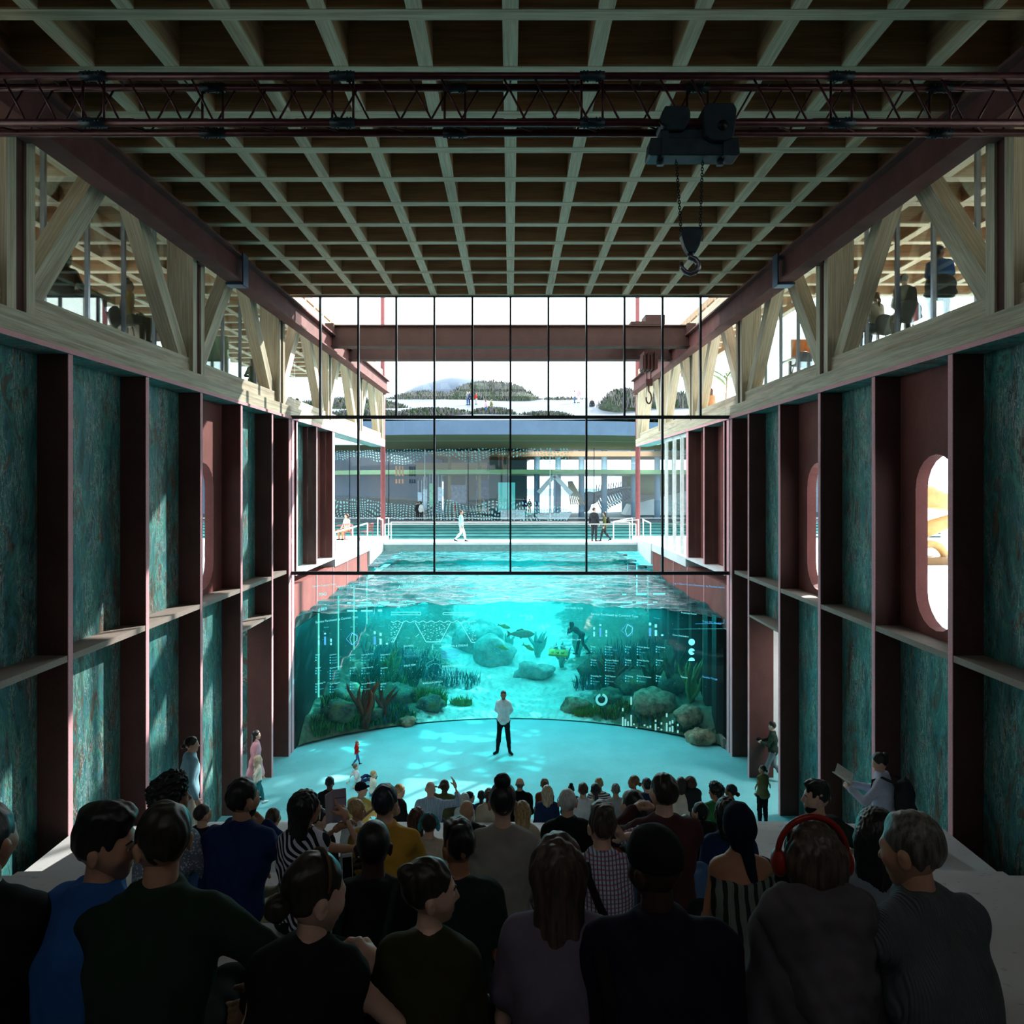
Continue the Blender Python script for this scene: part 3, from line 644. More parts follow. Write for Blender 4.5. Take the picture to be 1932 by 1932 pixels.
# curved white ramp in the hall and green sculpture at right
m = MB(); m.prism([at(1190,952,76), at(1300,925,76), at(1300,972,76), at(1180,972,76)], (0,3,0)); tag(m.build('curved_ramp', M['white']), 'white ramp rising at the right inside the far hall', 'ramp')
m = MB(); m.ell(at(1222, 912, 78), (2.6, 1.5, 1.3)); tag(m.build('whale_model', plain('pale olive model', (150,160,128))), 'olive rounded animal model hung at the right of the far hall', 'model')
m = MB(); m.box(at(940,0,74).x, at(972,0,74).x, 74, 74.3, 5.3, 8.4); tag(m.build('teal_screen', glow('teal lit screen', (96,206,206), .8)), 'teal lit screen behind the visitors at the table', 'screen')
cl = thing('display_case', at(975, 975, 69.5), 'long white counter in front of the teal screen', 'counter'); p = at(975,975,69.5); m = MB(); m.box(p.x-1.6, p.x+.8, 69.2, 70.2, 4.75, 5.6); m.build('body', M['white'], cl); m = MB(); m.box(p.x-1.7, p.x+.9, 69.1, 70.3, 5.6, 5.68); m.build('counter_top', M['rail'], cl)
# planted roof
t = NT('roof meadow'); v = t.coords(); n = t.noise(v, .9, 7, .7); n2 = t.noise(v, 4, 5, .7)
t.bsdf(t.mix(.5, t.ramp(n, [(.3, srgb(28,46,34)), (.55, srgb(58,72,54)), (.75, srgb(104,102,106))]), t.ramp(n2, [(.35, srgb(24,40,28)), (.55, srgb(66,78,56)), (.7, srgb(120,116,116))])), .9, bump=n2, bstr=1, bdist=.4); MEAD = t.m
def blob(name, c, r, mat, amp=.12, fr=.25, n=40, m_=22):
    b = MB(); b.ell((0,0,0), (1,1,1), n, m_)
    b.v = [tuple(Vector(c) + Vector((p[0]*r[0], p[1]*r[1], p[2]*r[2])) * (1 + amp*mnoise.noise(Vector((p[0]*r[0], p[1]*r[1], p[2]*r[2]))*fr))) for p in b.v]
    return b.build(name, mat)
rt = MB(); vv = []; ff = []
for j in range(24):
    for i in range(len(xs)):
        y = rim(xs[i]) + .05 + j*1.6; z = 13.16 + .168*(y-54) + .5*mnoise.noise(Vector((xs[i]*.1, y*.1, 0))) * min(1, j/4)
        vv.append((xs[i], y, z))
for j in range(23):
    for i in range(len(xs)-1): a = j*len(xs)+i; ff.append((a, a+1, a+len(xs)+1, a+len(xs)))
rt.add(vv, ff, True); tag(rt.build('roof_terrace', concrete('pale roof paving', (86,92,104), .1), fix=False), 'pale sloping paved roof terrace', None, None, 'structure')
tag(blob('hill_dome', (-7, 96, 15.5), (11.3, 8, 7.1), concrete('blue grey dome', (76,88,108), .2), .05), 'grey domed hill on the roof of the far building', None, None, 'structure')
mounds = [((-10.5, 89, 15.8), (7.5, 5, 3.6)), ((-2.5, 89.5, 16.4), (7.0, 4, 4.4)), ((6.5, 90, 16.2), (6.5, 3, 2.6)), ((11.3, 70, 14.6), (2.6, 3, 2.6)), ((16, 72, 15), (5, 3, 2.2)), ((-16, 70, 14.6), (7, 4, 1.9)), ((-6.5, 60, 13.7), (3.6, 1.6, .75)), ((-1.6, 61, 13.8), (2.2, 1.4, .8)), ((3, 60.5, 13.7), (2.4, 1, .5)), ((-12, 59, 13.5), (4, 1.5, .7))]
for k, (c, r) in enumerate(mounds):
    tag(blob('hill_%d' % (k+1), c, r, MEAD, .25, .6), 'planted mound on the roof terrace', None, None, 'structure')
GR = [plain('meadow green', (56,78,48), .9, 0, .3), plain('meadow dry', (112,106,102), .9, 0, .2), plain('meadow mauve', (90,80,92), .9, 0, .2), plain('meadow dark', (34,54,36), .9, 0, .3)]
b = MB()
for c, r in mounds:
    for k in range(int(420*r[0])):
        u = random.uniform(-1, 1)*.97; w = random.uniform(-1, .4)*.97
        if u*u + w*w > 1: continue
        z = c[2] + r[2]*math.sqrt(max(0, 1-u*u-w*w)); p = Vector((c[0]+u*r[0], c[1]+w*r[1], z)); h = random.uniform(.15, .5)*(1.5 if r[2] > 2 else .8); wd = random.uniform(.02, .06)
        b.cur = random.choice((0, 1, 1, 2, 3)) if r[2] > 2 else random.choice((0, 3, 1, 2))
        dx = random.uniform(-.3, .3); dy = random.uniform(-.2, .2)
        b.add([p+Vector((-wd,0,-.15)), p+Vector((wd,0,-.15)), p+Vector((dx+wd*.7,dy,h)), p+Vector((dx-wd*.7,dy,h))], [(0,1,2,3)])
tag(b.build('meadow_grass', GR, fix=False), 'tall meadow grasses and flowers on the roof mounds', 'grass', None, 'stuff')

for x, e in ((-16, 300), (8, 700), (24, 400)):
    ld = bpy.data.lights.new('gallery_fill', 'AREA'); ld.shape = 'RECTANGLE'; ld.size = 12; ld.size_y = 3; ld.energy = e; o = bpy.data.objects.new('gallery_fill', ld); COL.objects.link(o); o.location = (x, 68.6, 10.9); o.rotation_euler = (math.radians(28), 0, 0)  # added area lights that brighten the inside of the far building

def roof_hit(px, py):
    Y = 56.0
    while Y < 92:
        x = (px-963)/F*Y; zt = 13.16 + .168*(Y-54) + .5*mnoise.noise(Vector((x*.1, Y*.1, 0)))
        if EYE-(py-913)/F*Y <= zt: return Y
        Y += .1
    return 90
# timber play structure on the right deck, seen through the near oval window
PT = plain('honey timber', (186,148,92), .5)
t = thing('timber_play_structure', (16.5, 24.6, 5.45), 'honey coloured rounded timber play structure seen through the nearest oval window', 'play structure')
q = lambda px, py, Y: at(px, py, Y)
m = MB(); m.tube([q(1720,932,25), q(1752,938,25), q(1800,948,25.5)], [.36,.4,.36], 14); m.build('upper_log', PT, t)
m = MB(); m.tube([q(1725,1006,25), q(1755,996,25), q(1800,980,25)], [.3,.28,.22], 14); m.build('slanted_log', PT, t)
m = MB(); m.tube([q(1755+30*math.cos(a), 1060-34*math.sin(a), 24.5) for a in [math.pi*k/12 for k in range(13)]], .14, 10); m.build('arch', PT, t)
m = MB(); m.box(q(1728,0,24.5).x, q(1800,0,24.5).x, 24.2, 24.9, 5.45, q(0,1050,24.5).z); m.build('base', plain('brown timber base', (128,96,62), .5), t)
for px in (1742, 1782): m = MB(); p = q(px, 900, 26.5); m.tube([(p.x, 26.5, 5.45), (p.x, 26.5, 11)], .12, 12); tag(m.build('white_column', M['rail']), 'slim white column behind the timber play structure, %s one' % ('left' if px < 1760 else 'right'), 'column', 'white columns on the right deck')
TANK_W = (130, 160, 70); WASH_W = (170, 170, 320); HAZE = .05
# ------------------------------------------------------------------ the aquarium
g = MB(); N = 40; vv = []; ff = []
for k in range(N+1):
    x = -6.66 + 13.32*k/N; y = arc_y(x); vv += [(x, y, 0), (x, y, 5.40)]
for k in range(N): ff.append((2*k, 2*k+2, 2*k+3, 2*k+1))
g.add(vv, ff, True); tank = g.build('window_aquarium', M['glass'], fix=False); tag(tank, 'curved glass wall of the aquarium', None, None, 'structure')
# seabed
def bed(x, y):
    d = y - arc_y(max(-6.6, min(6.6, x)))
    z = .03 + .055*d + .012*d*d*.35
    side = max(0, abs(x)-1.8)/4.6
    z += min(1, d*1.2)*side**1.2*(.5 + .75*abs(mnoise.noise(Vector((x*.55, y*.5, 2)))) + .25*mnoise.noise(Vector((x*1.6, y*1.6, 5))))
    z += .035*math.sin((y*1.0 + .35*x + 1.6*mnoise.noise(Vector((x*.35, y*.35, 8))))*7.0) * max(0, 1-side*.8) * min(1, d)
    return z
vv = []; ff = []; A, B = 120, 110
for j in range(B+1):
    for i in range(A+1):
        x = -6.66 + 13.32*i/A; y0 = arc_y(x)+.05; y = y0 + (44.6-y0)*(j/B)**1.6; vv.append((x, y, bed(x, y)))
for j in range(B):
    for i in range(A): a = j*(A+1)+i; ff.append((a, a+1, a+A+2, a+A+1))
t = NT('seabed sand'); v = t.coords(); n = t.noise(v, 2.2, 6, .6); wv = t.new('ShaderNodeTexWave'); t.val(wv, Scale=2.2, Distortion=5.0, Detail=2.0, Detail_Scale=.8); t.l(t.coords((.5, 1.6, 1)), wv.inputs['Vector'])
side = t.new('ShaderNodeSeparateXYZ'); t.l(v, side.inputs[0]); ax = t.math('ABSOLUTE', side.outputs[0])
grown = t.math('MULTIPLY', t.ramp(t.math('ADD', t.math('MULTIPLY', ax, .16), t.noise(v, .9, 5, .7)), [(.88, (0,0,0,1)), (1.0, (1,1,1,1))]), .9)
t.bsdf(t.mix(grown, t.ramp(n, [(.3, srgb(170,196,190)), (.7, srgb(214,226,216))]), t.ramp(t.noise(v, 5, 6, .7), [(.35, srgb(34,62,48)), (.6, srgb(86,104,70)), (.75, srgb(120,110,80))])), .9, bump=wv.outputs['Fac'], bstr=.5, bdist=.08)
s_ = MB(); s_.add(vv, ff, True); tag(s_.build('seabed', t.m, fix=False), 'rippled sand bed of the aquarium', None, None, 'structure')
m = MB(); m.box(-6.7, 6.7, 44.5, 45.9, 0, 4.0); tag(m.build('wall_added_depth', plain('tank wall painted as cyan depth', (150,226,226))), 'added far wall, turquoise standing in for the bright depth of the water', None, None, 'structure')  # added wall, its turquoise stands in for the bright cyan depth
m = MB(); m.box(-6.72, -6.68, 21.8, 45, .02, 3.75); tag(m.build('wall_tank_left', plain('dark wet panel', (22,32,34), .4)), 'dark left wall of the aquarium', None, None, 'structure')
# dark left side with glowing joints, piled right side
for y in (24.4, 27.2, 29.9, 32.6):
    m = MB(); m.box(-6.68, -6.64, y-.035, y+.035, .1, 3.9); tag(m.build('light_strip', glow('green light strip', (90,230,210), 1.2)), {24.4:'nearest glowing green light strip on the dark left tank wall', 27.2:'second glowing green light strip on the left tank wall', 29.9:'third glowing green light strip on the left tank wall', 32.6:'farthest glowing green light strip on the left tank wall'}[y], 'light', 'glowing strips in the aquarium')
m = MB(); m.box(8.2, 8.4, 21.8, 45, 0, 4.0); tag(m.build('wall_tank_right', plain('panel painted as water glow', (70,190,170))), 'added panel painted as water glow behind the piles', None, None, 'structure')  # added panel, its colour stands in for glowing water beyond the piles
m = MB(); m.box(6.7, 8.2, 21.8, 45, 0, .12); tag(m.build('floor_tank_right', plain('tank sill', (120,170,160))), 'sill beside the aquarium', None, None, 'structure')
PILE = plain('dark wet pile', (34,40,42), .5)
for k, (y, w) in enumerate(((22.6,.5), (23.6,.55), (25.6,.42), (27.4,.36), (29.2,.42), (30.6,.6), (33,.5), (36,.5), (39,.5), (42,.5))):
    m = MB(); m.box(6.55, 6.95, y-w/2, y+w/2, .03, 4.05); tag(m.build('pile', PILE), ['nearest','second nearest','third','fourth','fifth','sixth','seventh','eighth','ninth','farthest'][k] + ' dark square pile along the right side of the aquarium', 'pile', 'piles in the water')
m = MB(); m.box(6.62, 6.72, 21.9, 45, .03, .3); tag(m.build('trim_tank_right', M['ledge']), 'kerb under the piles', None, None, 'structure')
# rocks
def rock(name, c, r, mat, label, seed, group='rocks on the seabed'):
    b = MB(); b.ell((0,0,0), (1,1,1), 22, 13); o = Vector((seed*3.7, seed*1.3, 0)); vs = []
    for p in b.v:
        q = Vector(p); k = 1 + .38*mnoise.noise(q*1.3+o) + .16*mnoise.noise(q*3.4+o) + .06*mnoise.noise(q*8+o); vs.append(tuple(Vector(c) + Vector((q.x*r[0], q.y*r[1], q.z*r[2]))*k))
    b.v = vs; return tag(b.build(name, mat), label, 'rock', group)
t = NT('mossy rock'); v = t.coords(); n = t.noise(v, 3.5, 6, .7); t.bsdf(t.ramp(n, [(.32, srgb(28,48,46)), (.5, srgb(84,110,100)), (.62, srgb(110,132,84)), (.75, srgb(60,64,60))]), .85, bump=t.noise(v, 9, 5, .7), bstr=.8, bdist=.06); RK = t.m
t = NT('tan rock'); v = t.coords(); n = t.noise(v, 3.5, 6, .7); t.bsdf(t.ramp(n, [(.32, srgb(70,66,56)), (.55, srgb(158,146,120)), (.75, srgb(190,184,160))]), .85, bump=t.noise(v, 9, 5, .7), bstr=.8, bdist=.06); RT = t.m
def onbed(px, Y, dz=0): x = (px-963)/F*Y; return Vector((x, Y, bed(x, Y)+dz))
def depth_for(px, py):
    "distance at which the sight line through this spot of the photograph meets the seabed"
    x1 = (px-963)/F; Y = 20.5
    while Y < 44:
        x = x1*Y
        if abs(x) < 6.6 and Y > arc_y(x)+.1:
            if EYE-(py-913)/F*Y <= bed(x, Y): break
        elif abs(x) >= 6.6: return None
        Y += .04
    return Y
t = NT('haze-paled rock'); v = t.coords(); t.bsdf(t.ramp(t.noise(v, 3, 6, .7), [(.35, srgb(104,140,132)), (.65, srgb(176,198,188))]), .9, bump=t.noise(v, 5, 5, .7), bstr=.8, bdist=.08); RS = t.m  # pale so the distant rocks blend: water haze put into the colour
rk = [(640,1352,.55,.38,RK,'dark mossy rock by the left glowing strip'), (700,1350,.5,.3,RK,'mossy rock behind the left brown seaweed'), (655,1325,.7,.5,RK,'large rounded grey rock at the left wall'), (812,1335,.5,.35,RK,'rock under the bright green seagrass'), (770,1372,.3,.18,RT,'small pale rock at the front of the left bed'), (742,1320,.8,.45,RK,'broad dark rock behind the left bed'),
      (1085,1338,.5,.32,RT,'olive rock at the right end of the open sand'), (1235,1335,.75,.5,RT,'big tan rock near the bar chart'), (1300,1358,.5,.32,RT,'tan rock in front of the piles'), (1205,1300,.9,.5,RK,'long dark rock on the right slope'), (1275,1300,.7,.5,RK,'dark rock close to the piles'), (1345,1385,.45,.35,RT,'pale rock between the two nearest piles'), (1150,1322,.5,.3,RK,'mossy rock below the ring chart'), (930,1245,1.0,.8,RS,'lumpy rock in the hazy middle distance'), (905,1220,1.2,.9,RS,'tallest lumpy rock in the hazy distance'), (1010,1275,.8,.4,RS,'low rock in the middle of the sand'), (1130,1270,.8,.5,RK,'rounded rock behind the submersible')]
for k, (px, py, r, h, mt, lab) in enumerate(rk):
    Y = depth_for(px, py)
    if Y is None: Y = 23.5
    p = onbed(px, Y); p.x = max(-6.1, min(6.1, p.x)); rock('boulder', (p.x, p.y, bed(p.x, p.y)+h*.3), (r, r*.8, h), mt, lab, k+1)
# seagrass (uncountable) and individual weeds
SG = [plain('seagrass green', (70,150,70), .7, 0, .3), plain('seagrass dark', (30,86,60), .7, 0, .3), plain('seagrass olive', (126,140,58), .7, 0, .3), plain('seagrass blue', (50,120,140), .7, 0, .3)]
b = MB()
def blades(cx, cy, rad, n, h, cols):
    for _ in range(n):
        a = random.uniform(0, 6.28); r = rad*math.sqrt(random.random()); x = cx+r*math.cos(a); y = cy+r*math.sin(a)*.7
        if abs(x) > 6.55 or y < arc_y(max(-6.6,min(6.6,x)))+.12: continue
        z = bed(x, y); hh = h*random.uniform(.5, 1.2); dx, dy = random.uniform(-.4,.4)*hh, random.uniform(-.3,.3)*hh; w = .012+.012*random.random()
        b.cur = random.choice(cols); t_ = random.uniform(0, 3.14); ux, uy = w*math.cos(t_), w*math.sin(t_)
        b.add([(x-ux,y-uy,z-.03),(x+ux,y+uy,z-.03),(x+dx*.4+ux,y+dy*.4+uy,z+hh*.55),(x+dx*.4-ux,y+dy*.4-uy,z+hh*.55),(x+dx,y+dy,z+hh)], [(0,1,2,3),(3,2,4)])
for px, py, rad, n, h, cols in ((620,1390,.55,500,.32,(0,1)), (810,1325,.65,700,.5,(0,0,2)), (690,1372,.7,500,.3,(0,1,3)), (745,1355,.7,500,.35,(0,1,3)), (870,1330,.4,250,.25,(0,2)), (1105,1345,.5,500,.25,(2,2,0)), (1160,1345,.6,400,.28,(2,1)), (1215,1375,.6,400,.22,(1,2,3)), (1290,1390,.6,400,.2,(1,3)), (650,1340,.8,500,.5,(1,0)), (1210,1285,1.2,600,.6,(1,1,2)), (1130,1290,1.0,300,.45,(1,3)), (720,1290,1.2,600,.6,(1,1,0)), (1280,1290,1.0,500,.7,(1,0)), (760,1250,1.6,500,.7,(1,3)), (1180,1250,1.6,500,.8,(1,3)), (850,1285,1.2,300,.4,(1,3))):
    Y = depth_for(px, py) or 23.6; p = onbed(px, Y); blades(max(-6,min(6,p.x)), p.y, rad, n, h, cols)
tag(b.build('seagrass', SG, fix=False), 'seagrass growing along the front of the seabed', 'seagrass', None, 'stuff')
KB = plain('brown seaweed', (112,70,52), .6, 0, .3); KG = plain('dark green kelp', (24,74,54), .6, 0, .3); KL = plain('light kelp', (88,150,90), .6, 0, .3)
KP = plain('haze-paled kelp', (96,164,146), .6, 0, .3)  # lighter kelp for the middle distance, haze painted into its colour
def weed(px, py, h, n, mat, label, spread=.5, broad=.05, seed=1, group='seaweeds on the seabed'):
    rr = random.Random(seed); Y = depth_for(px, py) or 23.8; p = onbed(px, Y); p.x = max(-6.2, min(6.2, p.x)); p.z = bed(p.x, p.y)
    t = thing('seaweed', p, label, 'seaweed', group)
    for k in range(n):
        a = rr.uniform(0, 6.28); hh = h*rr.uniform(.6, 1); sp = spread*rr.uniform(.3, 1)*h; m = MB(); pts = []; rs = []
        for i in range(7):
            f = i/6; pts.append(p + Vector((math.cos(a)*sp*f**1.4 + .05*h*math.sin(f*6+k), math.sin(a)*sp*f*.6, hh*f - .02))); rs.append(broad*(.35+1.1*math.sin(math.pi*min(1, f*.85+.12)))*(1 if i < 6 else .15))
        m.tube(pts, rs, 6)
        m.v = [(v[0], (v[1]-p.y)*.5+p.y if broad > .045 else v[1], v[2]) for v in m.v]
        m.build('frond', mat, t)
    return t
weed(688, 1388, 1.75, 9, KB, 'large brown branching seaweed in the left bed', .42, .06, 3)
weed(722, 1358, 1.3, 7, KB, 'smaller brown seaweed right of the large one', .4, .05, 5)
weed(1160, 1310, 1.7, 16, plain('rust seaweed', (96,72,50), .6, 0, .3), 'rust brown leafy seaweed on the right slope', .55, .05, 8)
weed(1228, 1320, 1.9, 12, KG, 'dark kelp left of the piles', .35, .05, 9)
weed(1270, 1310, 1.8, 12, KG, 'dark kelp in front of the second pile', .35, .05, 10)
weed(1138, 1300, 1.4, 10, KG, 'dark kelp behind the ring chart', .4, .05, 11)
weed(1320, 1320, 1.6, 10, KL, 'light kelp between the piles', .35, .045, 12)
weed(700, 1300, 1.3, 12, KG, 'dark kelp at the foot of the second glowing strip', .4, .045, 13)
weed(735, 1290, 1.5, 12, KL, 'light kelp in front of the last glowing strip', .4, .045, 14)
weed(780, 1300, 1.2, 12, KG, 'dark kelp at the left of the sand', .45, .04, 15)
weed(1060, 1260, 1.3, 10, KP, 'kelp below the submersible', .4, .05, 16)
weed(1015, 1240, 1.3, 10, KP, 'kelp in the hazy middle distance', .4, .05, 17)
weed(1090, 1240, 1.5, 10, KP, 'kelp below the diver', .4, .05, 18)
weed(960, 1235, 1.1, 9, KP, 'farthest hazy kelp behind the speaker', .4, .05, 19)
# fish
def fish(px, py, Y, L, yaw, mat, label, group='fish in the aquarium'):
    p = at(px, py, Y); t = thing('fish', p, label, 'fish', group); R_ = Matrix.Translation(p) @ Matrix.Rotation(yaw, 4, 'Y')
    b = MB(); pts = []; n = 12; m_ = 10; vs = []; fs = []
    for i in range(m_+1):
        f = i/m_; x = L*(.5-f); h = L*.15*math.sin(math.pi*min(1, f**.75*.93+.03))+.008*L; w = h*.55
        for k in range(n): a = 2*math.pi*k/n; vs.append(R_ @ Vector((x, w*math.cos(a), h*math.sin(a))))
    fs = [(i*n+k, i*n+(k+1)%n, (i+1)*n+(k+1)%n, (i+1)*n+k) for i in range(m_) for k in range(n)] + [tuple(range(n)), tuple(m_*n+k for k in range(n))]
    b.add(vs, fs, True); b.build('body', mat, t)
    def fin(nm, pl): f_ = MB(); f_.prism([R_ @ Vector((x*L, -.006*L, z*L)) for x, z in pl], R_.to_3x3() @ Vector((0,.012*L,0))); f_.build(nm, mat, t)
    fin('tail_fin', [(-.42,.02),(-.62,.15),(-.57,0),(-.62,-.15),(-.42,-.02)]); fin('dorsal_fin', [(.12,.13),(.0,.22),(-.2,.16),(-.25,.09)]); fin('belly_fin', [(.05,-.13),(-.06,-.2),(-.12,-.12)])
    for s in (-1, 1): e = MB(); e.ell(R_ @ Vector((.36*L, s*.045*L, .03*L)), .015*L, 8, 6); e.build('eye', M['black'], t)
FB = plain('brown cod', (120,104,72), .4, 0, .35, 14); FY_ = plain('yellow green fish', (150,168,60), .4, 0, .3, 14)
fish(985, 1196, 27.5, .98, -.0, FB, 'large brown fish swimming right above the speaker')
fish(952, 1182, 29, .5, .25, FY_, 'small yellow green fish left of the large brown fish')
fish(948, 1222, 29, .5, .25, FY_, 'yellow green fish below the large brown fish')
fish(998, 1222, 29, .5, .5, FY_, 'yellow green fish near the submersible')
fish(1017, 1211, 28, .3, .1, plain('blue fish', (60,120,150), .4), 'small dark blue fish below the large brown fish')
# submersible frame
p = at(1052, 1232, 27); sb = thing('submersible', p, 'yellow green open frame submersible hovering in the aquarium', 'submersible')
YG = plain('submersible yellow', (168,176,60), .4)
m = MB(); m.prism([p+Vector((-.36,-.2,-.06)), p+Vector((.38,-.2,-.12)), p+Vector((.42,.2,0)), p+Vector((-.34,.2,.05))], (0,0,.07)); m.build('base_tray', YG, sb)
for dx, dy in ((-.33,-.17),(-.1,-.17),(.12,-.17),(.35,-.17),(-.3,.18),(.36,.18)): m = MB(); m.tube([p+Vector((dx,dy,-.03)), p+Vector((dx*.9,dy,.2))], .012, 6); m.build('strut', M['rail'], sb)
m = MB(); m.tube([p+Vector((-.33,-.17,.2)), p+Vector((.0,-.17,.3)), p+Vector((.62,-.1,.36))], .014, 6); m.tube([p+Vector((-.3,.18,.2)), p+Vector((.1,.1,.25)), p+Vector((.62,-.1,.1))], .014, 6); m.build('top_frame', M['rail'], sb)
for k in range(3): m = MB(); m.ell(p+Vector((-.2+.2*k,0,.03)), (.07,.14,.06)); m.build('float', YG, sb)
# bubbles
BUB = glassy('bubble', (.9,1,1), .6)
for k, (px, py, r) in enumerate(((1078,1153,.05),(1083,1157,.06),(1080,1163,.07),(1088,1160,.05),(1096,1155,.07),(1097,1163,.05),(1089,1167,.06),(1084,1170,.05),(1078,1172,.05),(1096,1170,.07),(1073,1164,.04),(1091,1152,.04))):
    m = MB(); m.ell(at(px, py, 25.6), r*.75, 14, 10); tag(m.build('bubble', BUB), 'air bubble in the rising cluster above the diver', 'bubble', 'air bubbles')
# added fill lamps in the tank (they light the sand, the weeds and the stage floor)
for k, (x, y) in enumerate(((-4.2, 25.2), (0, 27.2), (4.2, 25.2))):
    ld = bpy.data.lights.new('tank_fill', 'AREA'); ld.shape = 'RECTANGLE'; ld.size = 2.6; ld.size_y = .5; ld.energy = TANK_W[k]; ld.color = (.0, .82, .90)
    o = bpy.data.objects.new('tank_fill', ld); COL.objects.link(o); o.location = (x, y, 3.75); dv = Vector((x*.4, 19.5, 0)) - o.location; o.rotation_euler = dv.to_track_quat('-Z', 'Y').to_euler()
    h = thing('tank_fill_housing', (x, y, 3.8), '%s housing of an added fill light under the aquarium surface' % ['left','middle','right'][k], 'lamp', 'added fill lights of the aquarium')
    m = MB(); m.box(x-.22, x+.22, y+.02, y+.16, 3.8, 3.88); m.build('housing', M['rail'], h)
# added unseen fill lamps washing the back of the aquarium
for k, (x, y) in enumerate(((-2.6, 31), (2.6, 31), (0, 37))):
    ld = bpy.data.lights.new('tank_back_fill', 'AREA'); ld.size = 3.0; ld.energy = WASH_W[k]; ld.color = (.0, .85, .92)
    o = bpy.data.objects.new('tank_back_fill', ld); COL.objects.link(o); o.location = (x, y, 3.8); o.rotation_euler = (math.radians(18), 0, 0)

# the water itself: thin haze between the glass and the added far wall
t = NT('clear sea water'); vs_ = t.new('ShaderNodeVolumeScatter'); vs_.inputs['Color'].default_value = (.12, .95, 1, 1); vs_.inputs['Density'].default_value = HAZE; vs_.inputs['Anisotropy'].default_value = .3
va = t.new('ShaderNodeVolumeAbsorption'); va.inputs['Color'].default_value = (.1, .9, .95, 1); va.inputs['Density'].default_value = .03
ad = t.new('ShaderNodeAddShader'); t.l(vs_.outputs[0], ad.inputs[0]); t.l(va.outputs[0], ad.inputs[1]); t.l(ad.outputs[0], t.out.inputs['Volume'])
m = MB(); fp = [(-6.6+13.2*k/24, arc_y(-6.6+13.2*k/24)+.07) for k in range(25)] + [(6.6, 44.4), (-6.6, 44.4)]
m.prism([(x, y, .0) for x, y in fp], (0, 0, 3.86)); tag(m.build('water_body', t.m), 'hazy cyan water of the aquarium', None, None, 'structure')

ld = bpy.data.lights.new('pile_fill', 'AREA'); ld.shape = 'RECTANGLE'; ld.size = .6; ld.size_y = 12; ld.energy = 160; ld.color = (.1, .95, .85); o = bpy.data.objects.new('pile_fill', ld); COL.objects.link(o); o.location = (7.5, 30, 3.9)  # added unseen lamp to brighten the panel behind the piles
# ------------------------------------------------------------------ people
def surface_nets(f, org, h):
    nx, ny, nz = f.shape
    ins = f < 0
    sl = lambda a, d: a[d[0]:nx-1+d[0], d[1]:ny-1+d[1], d[2]:nz-1+d[2]]
    cn = [(i, j, k) for i in (0,1) for j in (0,1) for k in (0,1)]
    cnt = sum(sl(ins, d).astype(np.int8) for d in cn)
    act = np.argwhere((cnt > 0) & (cnt < 8))
    if len(act) == 0: return np.zeros((0,3)), np.zeros((0,4), int)
    I, J, K = act.T
    V = {d: f[I+d[0], J+d[1], K+d[2]] for d in cn}
    acc = np.zeros((len(act), 3)); num = np.zeros(len(act))
    for a in cn:
        for ax in range(3):
            if a[ax] == 1: continue
            b = list(a); b[ax] = 1; b = tuple(b); fa, fb = V[a], V[b]; cr = (fa < 0) != (fb < 0)
            t = np.where(cr, fa/np.where(fa == fb, 1, fa-fb), 0); p = np.array(a, float)[None, :].repeat(len(act), 0); p[:, ax] += t
            acc += p*cr[:, None]; num += cr
    vid = -np.ones((nx-1, ny-1, nz-1), int); vid[I, J, K] = np.arange(len(act))
    verts = (act + acc/num[:, None])*h + org
    faces = []
    for ax in range(3):
        o1, o2 = (ax+1) % 3, (ax+2) % 3
        s0 = [slice(None)]*3; s1 = [slice(None)]*3; s0[ax] = slice(0, -1); s1[ax] = slice(1, None)
        a, b = ins[tuple(s0)], ins[tuple(s1)]; e = np.argwhere(a != b)
        e = e[(e[:, o1] > 0) & (e[:, o2] > 0) & (e[:, o1] < f.shape[o1]-1) & (e[:, o2] < f.shape[o2]-1)]
        if len(e) == 0: continue
        def cell(d1, d2):
            c = e.copy(); c[:, o1] += d1; c[:, o2] += d2; return vid[c[:, 0], c[:, 1], c[:, 2]]
        q = np.stack([cell(-1,-1), cell(0,-1), cell(0,0), cell(-1,0)], 1)
        fl = ~a[e[:, 0], e[:, 1], e[:, 2]]; q[fl] = q[fl][:, ::-1]; faces.append(q)
    return verts, np.concatenate(faces)
def v3(*a): return np.array(a, float)
def RC_(a, b, r1, r2=None, s=(1,1,1), k=.03): return ('rc', np.array(a, float), np.array(b, float), r1, r1 if r2 is None else r2, np.array(s, float), k)
def EL(c, r, k=.03, R=None): return ('el', np.array(c, float), np.array(r, float), R, k)
def sdf(prims, X, inflate=0):
    d = None
    for p in prims:
        if p[0] == 'rc':
            _, a, b, r1, r2, s, k = p
            q = [(X[i]-a[i])/s[i] for i in range(3)]; u = (b-a)/s; L = float(u@u)
            t = np.clip((q[0]*u[0]+q[1]*u[1]+q[2]*u[2])/max(L, 1e-9), 0, 1)
            e = np.sqrt((q[0]-t*u[0])**2+(q[1]-t*u[1])**2+(q[2]-t*u[2])**2) - (r1+(r2-r1)*t)
            e = e*min(s) - inflate
        else:
            _, c, r, R, k = p
            q = [X[i]-c[i] for i in range(3)]
            if R is not None: q = [R[0,i]*q[0]+R[1,i]*q[1]+R[2,i]*q[2] for i in range(3)]
            r = r + inflate
            k0 = np.sqrt((q[0]/r[0])**2+(q[1]/r[1])**2+(q[2]/r[2])**2); k1 = np.sqrt((q[0]/r[0]**2)**2+(q[1]/r[1]**2)**2+(q[2]/r[2]**2)**2)
            e = k0*(k0-1)/np.maximum(k1, 1e-6)
        if d is None: d = e
        else:
            h = np.maximum(k-np.abs(d-e), 0)/k; d = np.minimum(d, e) - h*h*k*.25
    return d
